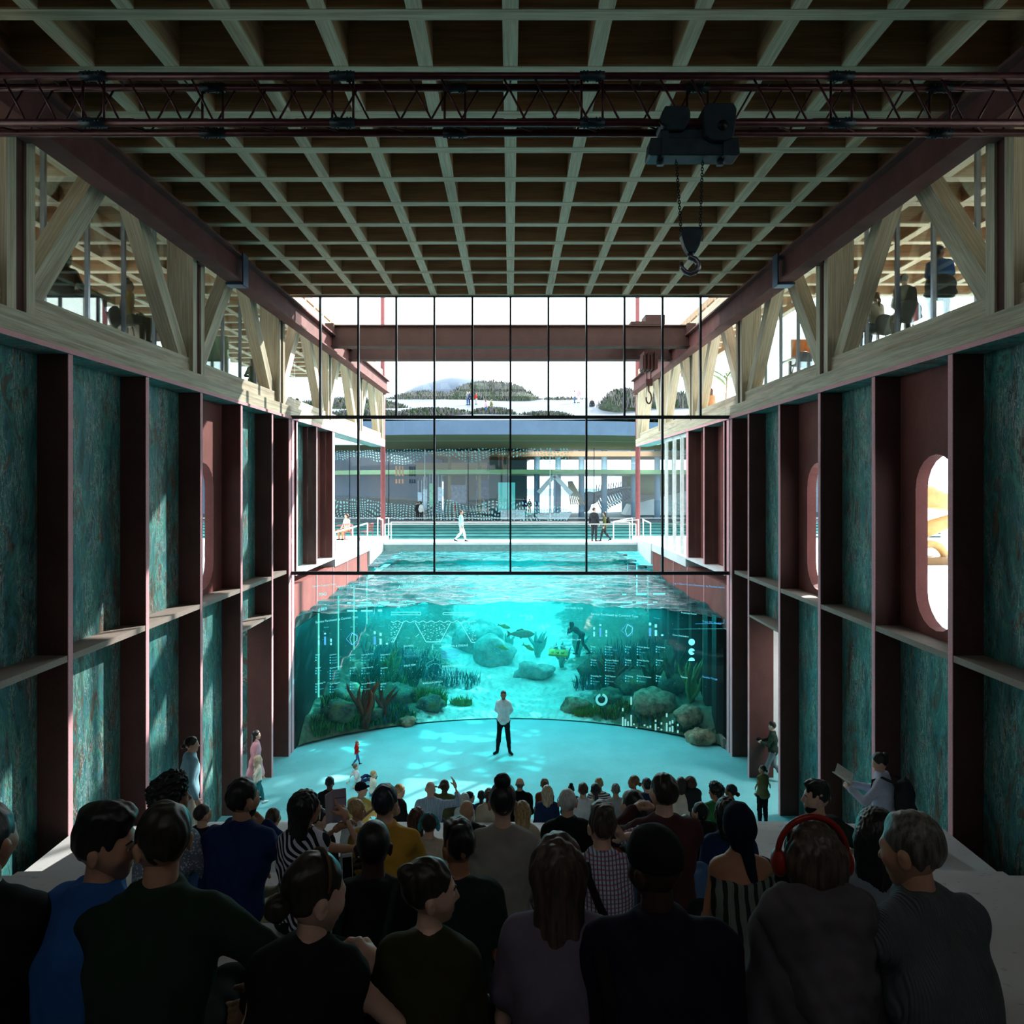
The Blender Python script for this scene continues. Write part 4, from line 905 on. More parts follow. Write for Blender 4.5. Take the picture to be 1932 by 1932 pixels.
def bounds(prims, m):
    lo = v3(9,9,9); hi = -lo
    for p in prims:
        if p[0] == 'rc':
            for c, r in ((p[1], p[3]), (p[2], p[4])): lo = np.minimum(lo, c-r*p[5]); hi = np.maximum(hi, c+r*p[5])
        else:
            r = p[2] if p[3] is None else np.full(3, p[2].max()); lo = np.minimum(lo, p[1]-r); hi = np.maximum(hi, p[1]+r)
    return lo-m, hi+m
def isosurf(prims, h, inflate=0, post=None, sub=None):
    lo, hi = bounds(prims, inflate+2.5*h); n = np.ceil((hi-lo)/h).astype(int)+1
    ax = [(lo[i]+h*np.arange(n[i])).astype(np.float32) for i in range(3)]
    X = [ax[0][:,None,None], ax[1][None,:,None], ax[2][None,None,:]]
    d = sdf(prims, X, inflate)
    if sub is not None: d = np.maximum(d, -sdf(sub, X)-.002)
    if post is not None: d = post(d, X)
    d = np.broadcast_to(d, tuple(n)).astype(np.float64)
    return surface_nets(d, lo, h)
def normals(v, f):
    n = np.zeros_like(v); c = np.cross(v[f[:,2]]-v[f[:,0]], v[f[:,3]]-v[f[:,1]])
    for i in range(4): np.add.at(n, f[:, i], c)
    return n/np.maximum(np.linalg.norm(n, axis=1), 1e-9)[:, None]
def ripple(v, f, amp, wl, seed, stretch=(1,1,1), n=7):
    r = np.random.default_rng(seed); nn = normals(v, f); w = np.zeros(len(v))
    for i in range(n):
        k = r.normal(size=3); k = k/np.linalg.norm(k)*2*np.pi/(wl*r.uniform(.6, 1.6)); w += np.sin(v*np.array(stretch)@k + r.uniform(0, 6.28) + 1.2*np.sin(v@(k[::-1]*.4)))
    return v + nn*(amp*w/np.sqrt(n))[:, None]
def np_mesh(name, parts, mats):
    vs = []; fs = []; mi = []; o = 0
    for v, f, m in parts: vs.append(v); fs.append(f+o); mi.append(np.full(len(f), m)); o += len(v)
    v = np.concatenate(vs); f = np.concatenate(fs); mi = np.concatenate(mi)
    me = bpy.data.meshes.new(name); me.vertices.add(len(v)); me.vertices.foreach_set('co', v.astype(np.float32).ravel())
    me.loops.add(f.size); me.loops.foreach_set('vertex_index', f.astype(np.int32).ravel()); me.polygons.add(len(f))
    me.polygons.foreach_set('loop_start', np.arange(0, f.size, 4, dtype=np.int32))
    try: me.polygons.foreach_set('loop_total', np.full(len(f), 4, dtype=np.int32))
    except Exception: pass
    for m in mats: me.materials.append(m)
    me.polygons.foreach_set('material_index', mi.astype(np.int32)); me.polygons.foreach_set('use_smooth', np.ones(len(f), bool)); me.update(calc_edges=True); return me
def rotm(yaw=0, pitch=0, roll=0):
    cy, sy = math.cos(yaw), math.sin(yaw); cp, sp = math.cos(pitch), math.sin(pitch); cr, sr = math.cos(roll), math.sin(roll)
    Z = np.array([[cy,-sy,0],[sy,cy,0],[0,0,1]]); Xm = np.array([[1,0,0],[0,cp,-sp],[0,sp,cp]]); Y = np.array([[cr,0,sr],[0,1,0],[-sr,0,cr]])
    return Z@Xm@Y
def ik(S, W, l1, l2, pole):
    d = W-S; L = np.linalg.norm(d)
    if L > (l1+l2)*.995: W = S + d/L*(l1+l2)*.995; d = W-S; L = np.linalg.norm(d)
    u = d/L; a = (l1*l1-l2*l2+L*L)/(2*L); h = math.sqrt(max(0, l1*l1-a*a)); p = np.array(pole, float); p = p-u*(p@u); p /= max(1e-6, np.linalg.norm(p))
    return S+u*a+p*h, W
def hand_prims(W, d, n, side, curl=.35, point=False):
    "palm, four unequal bent fingers and a thumb leaving the side of the palm"
    d = d/np.linalg.norm(d); n = n-d*(n@d); n /= np.linalg.norm(n); sd = np.cross(d, n)*side
    P = [RC_(W-d*.01, W+d*.03, .026, .028, k=.015), RC_(W+d*.03-sd*.018, W+d*.075-sd*.022, .022, .016, k=.012), RC_(W+d*.03+sd*.018, W+d*.078+sd*.02, .022, .016, k=.012)]
    for i, (o, L) in enumerate(((.031, .072), (.010, .082), (-.011, .077), (-.030, .06))):
        b = W+d*(.083-abs(o)*.2)+sd*o; a = 0; c = curl*(1+.12*i)
        if point: c = .03 if i == 0 else 1.25
        r = .0098-.0008*(i == 3); q = b
        for j, fr in enumerate((.45, .32, .23)):
            a += c; e = q + (d*math.cos(a)+n*math.sin(a))*L*fr; P.append(RC_(q, e, r, r*.9, k=.006)); q = e; r *= .92
    t0 = W+d*.022+sd*.026; t1 = t0+(d*.55+sd*.6+n*.45)/np.linalg.norm(d*.55+sd*.6+n*.45)*.045; t2 = t1+(d*.8+sd*.15+n*.5)/np.linalg.norm(d*.8+sd*.15+n*.5)*.032
    P += [RC_(t0, t1, .014, .0115, k=.012), RC_(t1, t2, .0115, .009, k=.006)]
    return P
def head_prims(fem=0):
    P = [EL((0,-.012,.032), (.0745,.094,.088), .03), EL((0,.03,-.035), (.058-.004*fem,.062,.07), .05), RC_((0,.02,-.085), (0,.066,-.092), .028-.003*fem, .02-.002*fem, k=.035),
         RC_((-.034,.076,.022), (.034,.076,.022), .012-.003*fem, k=.02), RC_((0,.088,.012), (0,.110-.004*fem,-.026), .007, .0115-.002*fem, k=.014), RC_((-.011,.094,-.031), (.011,.094,-.031), .007, k=.01),
         RC_((-.017,.084,-.056), (.017,.084,-.056), .0075, k=.01), RC_((-.014,.083,-.066), (.014,.083,-.066), .0078, k=.01), EL((-.04,.055,-.02), (.024,.026,.024), .03), EL((.04,.055,-.02), (.024,.026,.024), .03)]
    for s in (-1, 1):
        P += [EL((s*.0775,-.008,-.012), (.008,.02,.031), .008, rotm(-s*.35)), EL((s*.083,-.014,.0), (.006,.013,.016), .006, rotm(-s*.45))]
    S = [EL((s*.033,.095,.006), (.015,.014,.01)) for s in (-1, 1)] + [EL((s*.087,.0,-.01), (.005,.009,.014)) for s in (-1, 1)]
    return P, S
def hair_piece(style, h, seed):
    base = [EL((0,-.016,.036), (.0835,.102,.096), .02)]; amp, wl = .0035, .05; st = (1,1,.35)
    front = .036; nape = -.085; extra = None
    def cap(d, X, fr=front, nb=nape):
        return np.maximum(np.maximum(d, .87*X[1]-.5*X[2]-fr), nb-X[2]-np.maximum(0, X[1]+.02)*1.2)
    post = cap
    if style == 'short': base = [EL((0,-.014,.037), (.079,.098,.095), .02)]; post = lambda d, X: cap(d, X, .032, -.07)
    elif style == 'quiff': base = [EL((0,-.014,.036), (.079,.098,.094), .02), EL((0,.035,.105), (.055,.055,.03), .03), EL((0,-.02,.11), (.06,.07,.03), .03)]; post = lambda d, X: np.maximum(np.maximum(d, .87*X[1]-.5*X[2]-.036), -.06-X[2]-np.maximum(0, X[1]+.02)*1.2); amp = .004
    elif style == 'buzz': base = [EL((0,-.0125,.033), (.0765,.0955,.0905), .02)]; amp = .0006; post = lambda d, X: cap(d, X, .02, -.06)
    elif style == 'balding': base = [EL((0,-.0125,.025), (.0775,.0965,.086), .02)]; amp = .001; post = lambda d, X: np.maximum(np.maximum(d, X[2]-.035+.15*X[1]), np.maximum(X[1]-.02, -.08-X[2]))
    elif style == 'curly': base = [EL((0,-.02,.05), (.094,.108,.1), .02), EL((0,.02,.1), (.08,.07,.06), .03), EL((0,-.06,-.02), (.075,.05,.06), .03)]; amp, wl, st = .009, .022, (1,1,1); post = lambda d, X: cap(d, X, .045, -.075)
    elif style in ('long', 'longer', 'bob', 'veil'):
        L = {'long': .26, 'longer': .38, 'bob': .12, 'veil': .36}[style]; w = {'long': 1.5, 'longer': 1.55, 'bob': 1.6, 'veil': 1.8}[style]
        base = [EL((0,-.018,.036), (.087,.104,.098), .02), RC_((0,-.05,0), (0,-.085,-L), .062 if style != 'veil' else .07, .052 if style != 'veil' else .064, (w,.85,1), .05)]
        post = lambda d, X: np.maximum(np.where(X[2] > -.05, np.maximum(d, .87*X[1]-.42*X[2]-.040), np.maximum(d, X[1]+.005+.25*(X[2]+.05))), -L-.03-X[2]+.03*np.sin(X[0]*60)*.3)
        amp = .004 if style != 'veil' else .0018; st = (1.4,1,.06); wl = .032 if style != 'veil' else .02
    elif style in ('bun', 'lowbun', 'topbun'):
        c = {'bun': (0,-.085,.075), 'lowbun': (0,-.115,-.02), 'topbun': (0,-.03,.14)}[style]; r = {'bun': .04, 'lowbun': .036, 'topbun': .045}[style]
        base = [EL((0,-.014,.036), (.0795,.098,.0935), .02)]; extra = [EL(c, (r*1.1,r,r), .012), EL((c[0],c[1]*.93,c[2]*.93), (r*.8,r*.8,r*.8), .02)]; post = lambda d, X: cap(d, X, .030, -.085); amp = .0025
    elif style in ('pony', 'braid'):
        base = [EL((0,-.014,.036), (.0805,.099,.094), .02)]; extra = [EL((0,-.095,.01), (.03,.03,.035), .02), RC_((0,-.105,0), (0,-.135,-.1), .03, .034, k=.02), RC_((0,-.135,-.1), (0,-.125,-.3 if style == 'pony' else -.42), .034, .014, k=.02)]
        post = lambda d, X: cap(d, X, .030, -.085); amp = .004 if style == 'pony' else .006; st = (1.4,1,.3) if style == 'pony' else (.3,.3,2)
    elif style == 'cap': base = [EL((0,-.008,.04), (.083,.104,.098), .02), RC_((-.03,.1,.045), (.03,.1,.045), .012, s=(1.3,4,1), k=.02)]; amp = .001; post = lambda d, X: np.maximum(d, .012-X[2]+.12*X[1])
    elif style == 'hood': base = [EL((0,-.02,.035), (.096,.112,.106), .02), RC_((0,-.03,-.06), (0,-.03,-.15), .09, .1, (1.15,1,1), .06)]; post = lambda d, X: np.maximum(d, X[1]-.062-.1*X[2]); amp = .004; wl = .09
    elif style == 'scarf': base = [EL((0,-.018,.036), (.086,.106,.1), .02), RC_((0,-.05,-.03), (0,-.05,-.08), .07, .05, (1.2,.9,1), .05), RC_((.02,-.09,-.08), (.05,-.12,-.3), .035, .03, k=.03)]; post = lambda d, X: np.maximum(d, np.where(X[2] > -.07, .87*X[1]-.5*X[2]-.04, X[1]+.02)); amp = .003; wl = .07
    v, f = isosurf(base, h, 0, post); v = ripple(v, f, amp, wl, seed, st)
    if extra:
        v2, f2 = isosurf(extra, h, 0); v2 = ripple(v2, f2, amp, wl*.7, seed+9, st); f = np.concatenate([f, f2+len(v)]); v = np.concatenate([v, v2])
    return v, f
PRE = {  # wrist (x outward), pole
 'lap': ((.07,.30,.12), (.5,-.7,-.3)), 'knee': ((.13,.42,.13), (.6,-.6,-.2)), 'cross': ((-.09,.24,.24), (1,.1,-.6)), 'chin': ((.05,.19,.46), (.7,.5,-1)), 'phone': ((.04,.34,.36), (.7,.0,-1)),
 'up': ((.28,.22,.86), (1,-.2,-.5)), 'headback': ((.09,-.03,.70), (1,.5,.4)), 'prop': ((.30,-.30,-.04), (.2,-1,.1)), 'side': ((.25,.04,-.06), (.5,-1,0)), 'behind': ((.06,-.17,.02), (1,-.6,0)),
 'pocket': ((.2,.06,.0), (1,-.8,0)), 'hold': ((.08,.32,.22), (.8,-.4,-.6)), 'ear': ((.115,.09,.60), (.8,.6,-.8)), 'reach': ((.16,.55,.46), (.6,0,-1)), 'armfold': ((-.06,.2,.26), (1,.3,-.4)), 'swing': ((.24,.22,.0), (.4,-1,0)), 'swingb': ((.24,-.2,.02), (.4,-1,0)), 'wide': ((.27,.22,.10), (1,-.4,.2)), 'book': ((.09,.36,.30), (.8,-.3,-.8))}
NP_ = [0]
def person(px, top, Y, z, label, sit=True, yaw=0, lean=.12, arms=('lap','lap'), head=(0,0,0), top_m=None, sleeve='long', bot_m=None, hair=('short',None), skin=None, fem=0, collar=0, hood=None, legs='sit', group=None, q=1.0, face=False, shoes=None, H=None, hs=1.0, hands=(.35,.35), point=None, wide=1.0, x=None, name='person', skirt=False, beard=None, strap=None, turn=0, dress=0):
    NP_[0] += 1; sd = NP_[0]
    vox = max(.011, min(.04, Y*.0022))*q; hv = max(.0055, min(.02, Y*.0013))*q
    sitH = {'sit': .9, 'cross': .9, 'floor': .9}.get(legs, 1.75) if sit else 1.75
    ztop = EYE-(top-913)/F*Y
    s = (ztop-z)/sitH if H is None else H/1.75
    hipz = .10 if sit else .93
    if not .8 < s < 1.15: pass
    a = lean; u = v3(0, math.sin(a), math.cos(a)); Hp = v3(0,0,hipz); W_ = Hp+u*.2; C = Hp+u*.34; Sh = Hp+u*.462; N = Hp+u*.525
    sw = (.158-.018*fem)*wide; hv_ = v3(0, math.sin(a*.35), math.cos(a*.35)); Hd = N+hv_*.158+v3(0,.012,0)
    R = rotm(*head)
    torso = [EL(Hp+v3(0,0,.02), (.158+.008*fem,.12,.12), .05), RC_(Hp+u*.05, Hp+u*.3, .104*wide, .108*wide, (1.26,1,1), .06), EL(C, (.155*wide,.11,.17), .06, rotm(0,-a)),
             RC_(Sh+v3(-sw*.8,0,0), Sh+v3(sw*.8,0,0), .06, k=.06), RC_(N+v3(0,-.012,.0), Sh+v3(-sw*.75,0,.005), .05, .045, k=.04), RC_(N+v3(0,-.012,.0), Sh+v3(sw*.75,0,.005), .05, .045, k=.04)]
    armp = []; cuff = []; hands_p = []; wr = []
    hp_a = (arms, arms) if isinstance(arms, str) else arms
    for i, sg in enumerate((-1, 1)):
        ar = hp_a[i]; w, pole = PRE[ar] if isinstance(ar, str) else ar
        S = Sh+v3(sg*sw,0,-.012); Wt = Hp + v3(w[0]*sg, w[1]+(math.sin(a)*.35 if w[2] > .15 else 0), w[2])
        E, Wt = ik(S, Wt, .285, .255, (pole[0]*sg, pole[1], pole[2])); wr.append((S, E, Wt))
        armp.append([RC_(S, E, (.047-.006*fem)*wide, .039-.005*fem, k=.035), RC_(E, Wt, .039-.005*fem, .027-.003*fem, k=.02)])
        d = (Wt-E)/np.linalg.norm(Wt-E); n = v3(-sg, .2, -.3) if abs(d[0]) < .75 else v3(0,-.4,-1)
        if ar in ('ear', 'headback'): n = v3(-sg,-.2,.1); d = d*.6+v3(0,0,.6)
        if ar == 'prop': d = v3(sg*.3,-.9,-.1); n = v3(0,0,-1)
        if ar == 'lap' or ar == 'knee': n = v3(-sg*.2,.1,-1)
        hands_p.append(hand_prims(Wt, d, n, sg if np.cross(d, n)[0]*0+1 else 1, hands[i], point == i))
    legp = []; shoe = []; st = legs
    for i, sg in enumerate((-1, 1)):
        Hj = Hp+v3(sg*.088, .02 if sit else 0, -.01)
        if st == 'sit': K = v3(sg*.13,.45,.09); A = v3(sg*.12,.43,-.33); T = A+v3(sg*.02,.14,-.04)
        elif st == 'cross': K = v3(sg*.30,.34,.13); A = v3(-sg*.12,.40,.0); T = A+v3(-sg*.1,.06,-.02)
        elif st == 'floor': K = v3(sg*.14,.40,.20 if i == 0 else .12); A = v3(sg*.18,.76,.06); T = A+v3(sg*.03,.05,.12)
        elif st == 'walk': K, A = (v3(sg*.09,.16,.50), v3(sg*.08,.24,.09)) if i == 0 else (v3(sg*.09,-.02,.48), v3(sg*.08,-.34,.14)); T = A+v3(0,.15,-.05 if i == 0 else -.09)
        elif st == 'apart': K = v3(sg*.125,.02,.49); A = v3(sg*.165,0,.085); T = A+v3(sg*.09,.13,-.05)
        else: K = v3(sg*.095,.015,.49); A = v3(sg*.10,-.015,.085); T = A+v3(sg*.03,.15,-.05)
        legp.append([RC_(Hj, K, .083, .056, k=.04), RC_(K, A, .056, .037, k=.03), EL((K*.65+A*.35)+v3(0,-.012,0), (.048,.05,.1), .04)])
        shoe += [RC_(A+v3(0,-.035,-.045), T, .036, .032, (1.05,1,.95), .02), RC_(A+v3(0,0,.02), A+v3(0,-.01,-.03), .036, .038, k=.02)]
    neck = [RC_(N-u*.05, Hd-hv_*.04, .055-.006*fem, .05-.006*fem, (1,1.02,1), .03)]
    body = torso + sum(armp, []) + neck + (sum(legp, []))
    bv, bf = isosurf(body, max(vox*1.35, .02), -.006)
    hpm, hsb = head_prims(fem)
    hv1, hf1 = isosurf(hpm, hv, 0, None, hsb); hv1 = hv1*hs@R.T + Hd
    nv, nf = isosurf([RC_(N-u*.03, Hd-hv_*.03, .054-.007*fem, .050-.007*fem, k=.03), RC_(N+v3(-.05,-.01,-.03), N+v3(.05,-.01,-.03), .05, k=.05)], max(.008, hv*1.2))
    parts = [(bv, bf, 0), (hv1, hf1, 0), (nv, nf, 0)]
    for hp in hands_p:
        av, af = isosurf(hp, max(.0055, min(.011, hv))); parts.append((av, af, 0))
    sk = skin or SKIN['mid']
    me = np_mesh(name, parts, [sk]); bo = bpy.data.objects.new(name, me); COL.objects.link(bo)
    X = (px-963)/F*Y if x is None else x
    bo.location = (X, Y, z); bo.rotation_euler = (0,0,yaw); bo.scale = (s,s,s); tag(bo, label, 'person', group)
    def kid(nm, parts_, mats):
        m_ = np_mesh(nm, parts_, mats if isinstance(mats, list) else [mats]); o = bpy.data.objects.new(nm, m_); COL.objects.link(o); o.parent = bo; return o
    # clothing
    tp = list(torso)
    for i in (0, 1):
        S, E, Wt = wr[i]
        if sleeve == 'long': tp += armp[i][:1] + [RC_(E, E+(Wt-E)*.93, .040-.004*fem, .032, k=.03)]
        elif sleeve == 'mid': tp += armp[i][:1] + [RC_(E, E+(Wt-E)*.3, .043, .04, k=.03)]
        elif sleeve == 'short': tp += [RC_(S, S+(E-S)*.62, .056-.005*fem, .055-.005*fem, k=.035)]
    if not sit: tp += [RC_(Hp+v3(-.05,0,-.02), Hp+v3(.05,0,-.02), .11, k=.05)]
    if dress: tp += [RC_(Hp+v3(-.03,0,-.05), Hp+v3(-.03,0,-dress), .13, .2, k=.08), RC_(Hp+v3(.03,0,-.05), Hp+v3(.03,0,-dress), .13, .2, k=.08)]
    if collar: tp += [RC_(N+v3(-.03,-.02,.015), N+v3(.03,-.02,.015), .048, k=.02), RC_(N+v3(0,.03,.0), N+v3(0,.0,.02), .045, k=.02)]
    cutz = N[2]+(.055 if collar else .04); bot = hipz-(.06 if sit else .13)-dress
    def ct(d, X_): 
        d = np.maximum(d, bot-X_[2])
        if sleeve == 'off': d = np.maximum(d, X_[2]-(Sh[2]-.03))
        return np.maximum(d, X_[2]-cutz-(.0))
    tv, tf = isosurf(tp, vox, .014, ct); tv = ripple(tv, tf, .0055 if Y < 9 else .004, .11, sd, (1,1,.7))
    kid('dress' if dress else 'top', [(tv, tf, 0)], top_m)
    if hood is not None:
        hvv, hff = isosurf([RC_(N+v3(-.10,.0,.0), N+v3(-.07,-.09,.05), .045, .045, k=.05), RC_(N+v3(.10,.0,.0), N+v3(.07,-.09,.05), .045, .045, k=.05), RC_(N+v3(-.07,-.09,.05), N+v3(.07,-.09,.05), .045, .045, k=.05), RC_(N+v3(-.12,-.03,-.0), N+v3(0,-.15,-.21), .06, .065, (1.1,.8,1), .06), RC_(N+v3(.12,-.03,0), N+v3(0,-.15,-.21), .06, .065, (1.1,.8,1), .06), RC_(N+v3(0,-.09,-.02), N+v3(0,-.14,-.16), .08, .06, (1.3,.7,1), .05)], vox, .012); hvv = ripple(hvv, hff, .006, .09, sd+3); kid('hood', [(hvv, hff, 0)], hood)
    lp = sum(legp, []) + [EL(Hp+v3(0,0,.0), (.165,.125,.11), .05)]
    lv, lf = isosurf(lp, vox*1.1, .012); lv = ripple(lv, lf, .004, .12, sd+1)
    if not dress or dress < .5: kid('trousers', [(lv, lf, 0)], bot_m or CL['black'])
    for sh_ in (shoe[:2], shoe[2:]):
        sv, sf = isosurf(sh_, max(vox*.8, .011), .004); kid('shoe', [(sv, sf, 0)], shoes or CL['black'])
    if hair[0] != 'bald':
        hv2, hf2 = hair_piece(hair[0], hv, sd); kid({'cap':'cap','hood':'hood','scarf':'headscarf','veil':'veil'}.get(hair[0], 'hair'), [(hv2*hs@R.T+Hd, hf2, 0)], hair[1] or HAIR['dark'])
    if beard is not None:
        v_, f_ = isosurf([RC_((0,.02,-.085), (0,.066,-.094), .031, .024, k=.035), EL((0,.03,-.04), (.0615,.062,.07), .03)], hv, 0, lambda d, X_: np.maximum(d, np.maximum(X_[2]+.045-np.maximum(0,-X_[1]+.03)*.6, -.0+X_[1]*0-.02-X_[1]))); v_ = ripple(v_, f_, .001, .02, sd); kid('beard', [(v_*hs@R.T+Hd, f_, 0)], beard)
    if face:
        for sg in (-1, 1):
            m = MB(); m.ell((sg*.033,.079,.006), (.0125,.0115,.0095), 12, 8); m.cur = 1; m.ell((sg*.033,.0865,.006), (.0055,.0045,.0055), 10, 6); m.v = [tuple(np.array(p)@R.T+Hd) for p in m.v]; o = m.build('eye', [EYEW, CL['black']]); o.parent = bo
            m = MB(); m.tube([(sg*.016,.0915,.028), (sg*.033,.092,.032), (sg*.05,.08,.026)], [.003,.0042,.002], 6); m.v = [tuple(np.array(p)@R.T+Hd) for p in m.v]; o = m.build('eyebrow', hair[1] if hair[0] not in ('bald','cap') and hair[1] else HAIR['dark']); o.parent = bo
        m = MB(); m.tube([(-.022,.0835,-.06), (-.008,.0915,-.0585), (.008,.0915,-.0585), (.022,.0835,-.06)], [.002,.0042,.0042,.002], 6); m.tube([(-.02,.083,-.0635), (0,.0905,-.067), (.02,.083,-.0635)], [.002,.0055,.002], 6); m.v = [tuple(np.array(p)@R.T+Hd) for p in m.v]; o = m.build('lips', LIPS); o.parent = bo
    T = Matrix.Translation((X, Y, z)) @ Matrix.Rotation(yaw, 4, 'Z') @ Matrix.Scale(s, 4)
    bo['tmp'] = 0; del bo['tmp']
    return dict(o=bo, T=T, Hd=Vector(Hd), R=Matrix([list(r) for r in R]), wr=[(Vector(a_), Vector(b_), Vector(c_)) for a_, b_, c_ in wr], N=Vector(N), Sh=Vector(Sh), s=s, Hp=Vector(Hp))
def skin_m(n, rgb):
    t = NT('skin '+n); c = srgb(rgb); nz = t.noise(t.coords(), 14, 4); b = t.bsdf(t.ramp(nz, [(.3, tuple(x*.86 for x in c[:3])+(1,)), (.7, c)]), .5, 0, .35); b.inputs['Subsurface Weight'].default_value = .06; b.inputs['Subsurface Radius'].default_value = (.02,.008,.004); return t.m
SKIN = {'light': skin_m('light', (222,178,156)), 'mid': skin_m('mid', (200,152,124)), 'tan': skin_m('tan', (168,118,88)), 'dark': skin_m('dark', (98,66,50)), 'deep': skin_m('deep', (62,42,34))}
def hair_m(n, rgb, rgb2=None, rough=.42):
    t = NT('hair '+n); v = t.coords((70,70,6)); nz = t.noise(v, 1.0, 4, .6); c = srgb(rgb); c2 = srgb(rgb2 or tuple(int(x*.45) for x in rgb)); t.bsdf(t.ramp(nz, [(.35, c2), (.65, c)]), rough, 0, .45, bump=nz, bstr=.5, bdist=.004); return t.m
HAIR = {'black': hair_m('black', (26,24,28)), 'dark': hair_m('dark brown', (48,38,34)), 'brown': hair_m('brown', (92,66,48)), 'auburn': hair_m('auburn', (104,52,34)), 'blonde': hair_m('blonde', (206,170,120), (132,98,62)), 'ash': hair_m('ash blonde', (212,196,168), (140,122,98)), 'grey': hair_m('grey', (132,128,124), (70,68,68)), 'white': hair_m('white', (222,220,216), (170,168,166)), 'navy': hair_m('navy', (30,42,58)), 'lightb': hair_m('light brown', (140,106,76), (84,60,42))}
CL = {}
def cloth(n, rgb, pattern=None, rgb2=None, scale=1.0, rgb3=None):
    t = NT('cloth '+n); c = srgb(rgb); v = t.coords(); nz = t.noise(v, 9, 4); weave = t.noise(t.coords((1,1,1)), 260, 2)
    base = t.ramp(nz, [(.3, tuple(x*.82 for x in c[:3])+(1,)), (.7, tuple(min(1,x*1.1) for x in c[:3])+(1,))])
    if pattern:
        sp = t.new('ShaderNodeSeparateXYZ'); t.l(v, sp.inputs[0])
        def stripe(o, f, duty, dist=0):
            x = t.math('MULTIPLY', o, f)
            if dist: x = t.math('ADD', x, t.math('MULTIPLY', t.noise(v, 5, 2), dist))
            return t.math('LESS_THAN', t.math('FRACT', x), duty)
        if pattern == 'v': base = t.mix(stripe(sp.outputs[0], 34*scale, .4, .8), base, srgb(rgb2))
        elif pattern == 'h': base = t.mix(stripe(sp.outputs[2], 30*scale, .45), base, srgb(rgb2))
        elif pattern == 'check':
            h_ = stripe(sp.outputs[2], 42*scale, .35); w_ = stripe(sp.outputs[0], 42*scale, .35)
            base = t.mix(t.math('MULTIPLY', w_, .9), base, srgb(rgb2)); base = t.mix(t.math('MULTIPLY', h_, .7), base, srgb(rgb3 or rgb2))
        elif pattern == 'zig':
            wv = t.new('ShaderNodeTexWave'); t.val(wv, Scale=8.0*scale, Distortion=9.0, Detail=0.0, Detail_Scale=.9); t.l(t.coords((1,.3,1), (.3,.7,0)), wv.inputs['Vector']); base = t.mix(t.math('GREATER_THAN', wv.outputs['Fac'], .55), base, srgb(rgb2))
        elif pattern == 'dots':
            vo = t.new('ShaderNodeTexVoronoi'); vo.inputs['Scale'].default_value = 70*scale; t.l(v, vo.inputs['Vector']); base = t.mix(t.math('LESS_THAN', vo.outputs['Distance'], .35), base, srgb(rgb2))
    bmp = weave
    if pattern == 'rib':
        wv = t.new('ShaderNodeTexWave'); t.val(wv, Scale=38.0*scale, Distortion=.6); wv.bands_direction = 'X'; t.l(v, wv.inputs['Vector']); bmp = wv.outputs['Fac']
    t.bsdf(base, .85, 0, .15, bump=bmp, bstr=.9 if pattern == 'rib' else .15, bdist=.006 if pattern == 'rib' else .003); CL[n] = t.m; return t.m
for n, c in dict(black=(24,25,28), charcoal=(48,50,54), grey=(120,122,126), lgrey=(168,168,170), white=(222,224,226), navy=(32,48,84), blue=(26,46,92), bblue=(44,90,156), green=(32,50,40), dgreen=(28,42,38), olive=(98,98,62), mustard=(196,148,56), yellow=(210,192,110), rust=(136,70,44), maroon=(74,42,48), purple=(26,18,38), beige=(188,170,150), cream=(220,212,196), brown=(96,74,58), mauve=(108,98,114), pink=(206,152,166), red=(190,32,24), teal=(44,110,118), denim=(70,104,148), vgreen=(48,120,66), peach=(190,132,92), lblue=(150,196,214), khaki=(176,170,140), dolive=(50,48,26)).items(): cloth(n, c)
cloth('plaid', (196,200,216), 'check', (48,66,120), 1.1, (150,60,70)); cloth('hstripe', (224,226,228), 'h', (60,60,66), .9); cloth('vstripe', (150,168,190), 'v', (96,112,134), 1.3); cloth('dress stripe', (108,116,108), 'v', (34,36,38), .55); cloth('zigzag', (28,28,34), 'zig', (206,206,222), 1); cloth('dotted', (122,130,146), 'dots', (196,202,214), 1); cloth('ribbed', (96,101,106), 'rib', None, 1.0); cloth('pinstripe', (188,206,222), 'v', (120,140,168), 1.5)
EYEW = plain('eye white', (232,228,222), .25); LIPS = plain('lips', (168,92,86), .45)
# ------------------------------------------------------------------ the audience
S = SKIN; Hh = HAIR; TZ = [z for y, z in EDGE]; TY = [y for y, z in EDGE]
AU = 'audience on the seating steps'
def sitter(px, top, Y, label, **k):
    "seat on the step whose tread lies under this distance"
    i = next(j for j, y in enumerate(TY) if Y < y)
    p = person(px, top, Y, TZ[i], label, group=AU, **k); return p
D = {}
# nearest row
D['edge'] = sitter(-66, 1545, 2.55, 'person in black cut off by the left edge, only a shoulder showing', top_m=CL['black'], hair=('short', Hh['black']), wide=1.1)
D['profile'] = sitter(138, 1557, 2.55, 'young man in blue shirt, face in profile to the right, quiffed black hair', top_m=CL['bblue'], hair=('quiff', Hh['black']), head=(-1.15,-.12,0), yaw=-.25, collar=1, face=True, skin=S['mid'], lean=.2, wide=1.05)
D['greenjacket'] = sitter(262, 1560, 2.45, 'broad man in dark green jacket, arm bent wide, looking to the left', top_m=CL['green'], hair=('short', Hh['dark']), head=(.55,-.2,.03), yaw=.1, collar=1, skin=S['mid'], lean=.3, arms=('knee','wide'), wide=1.12)
D['headband'] = sitter(553, 1662, 2.22, 'woman in sleeveless black top with hand raised to chin, headband over dark hair', top_m=CL['black'], sleeve='none', hair=('lowbun', Hh['dark']), head=(-.75,-.25,-.05), yaw=-.1, fem=1, collar=1, skin=S['light'], arms=('lap', ((.13,.26,.34), (.8,.2,-1))), lean=.25, hands=(.35,.7))
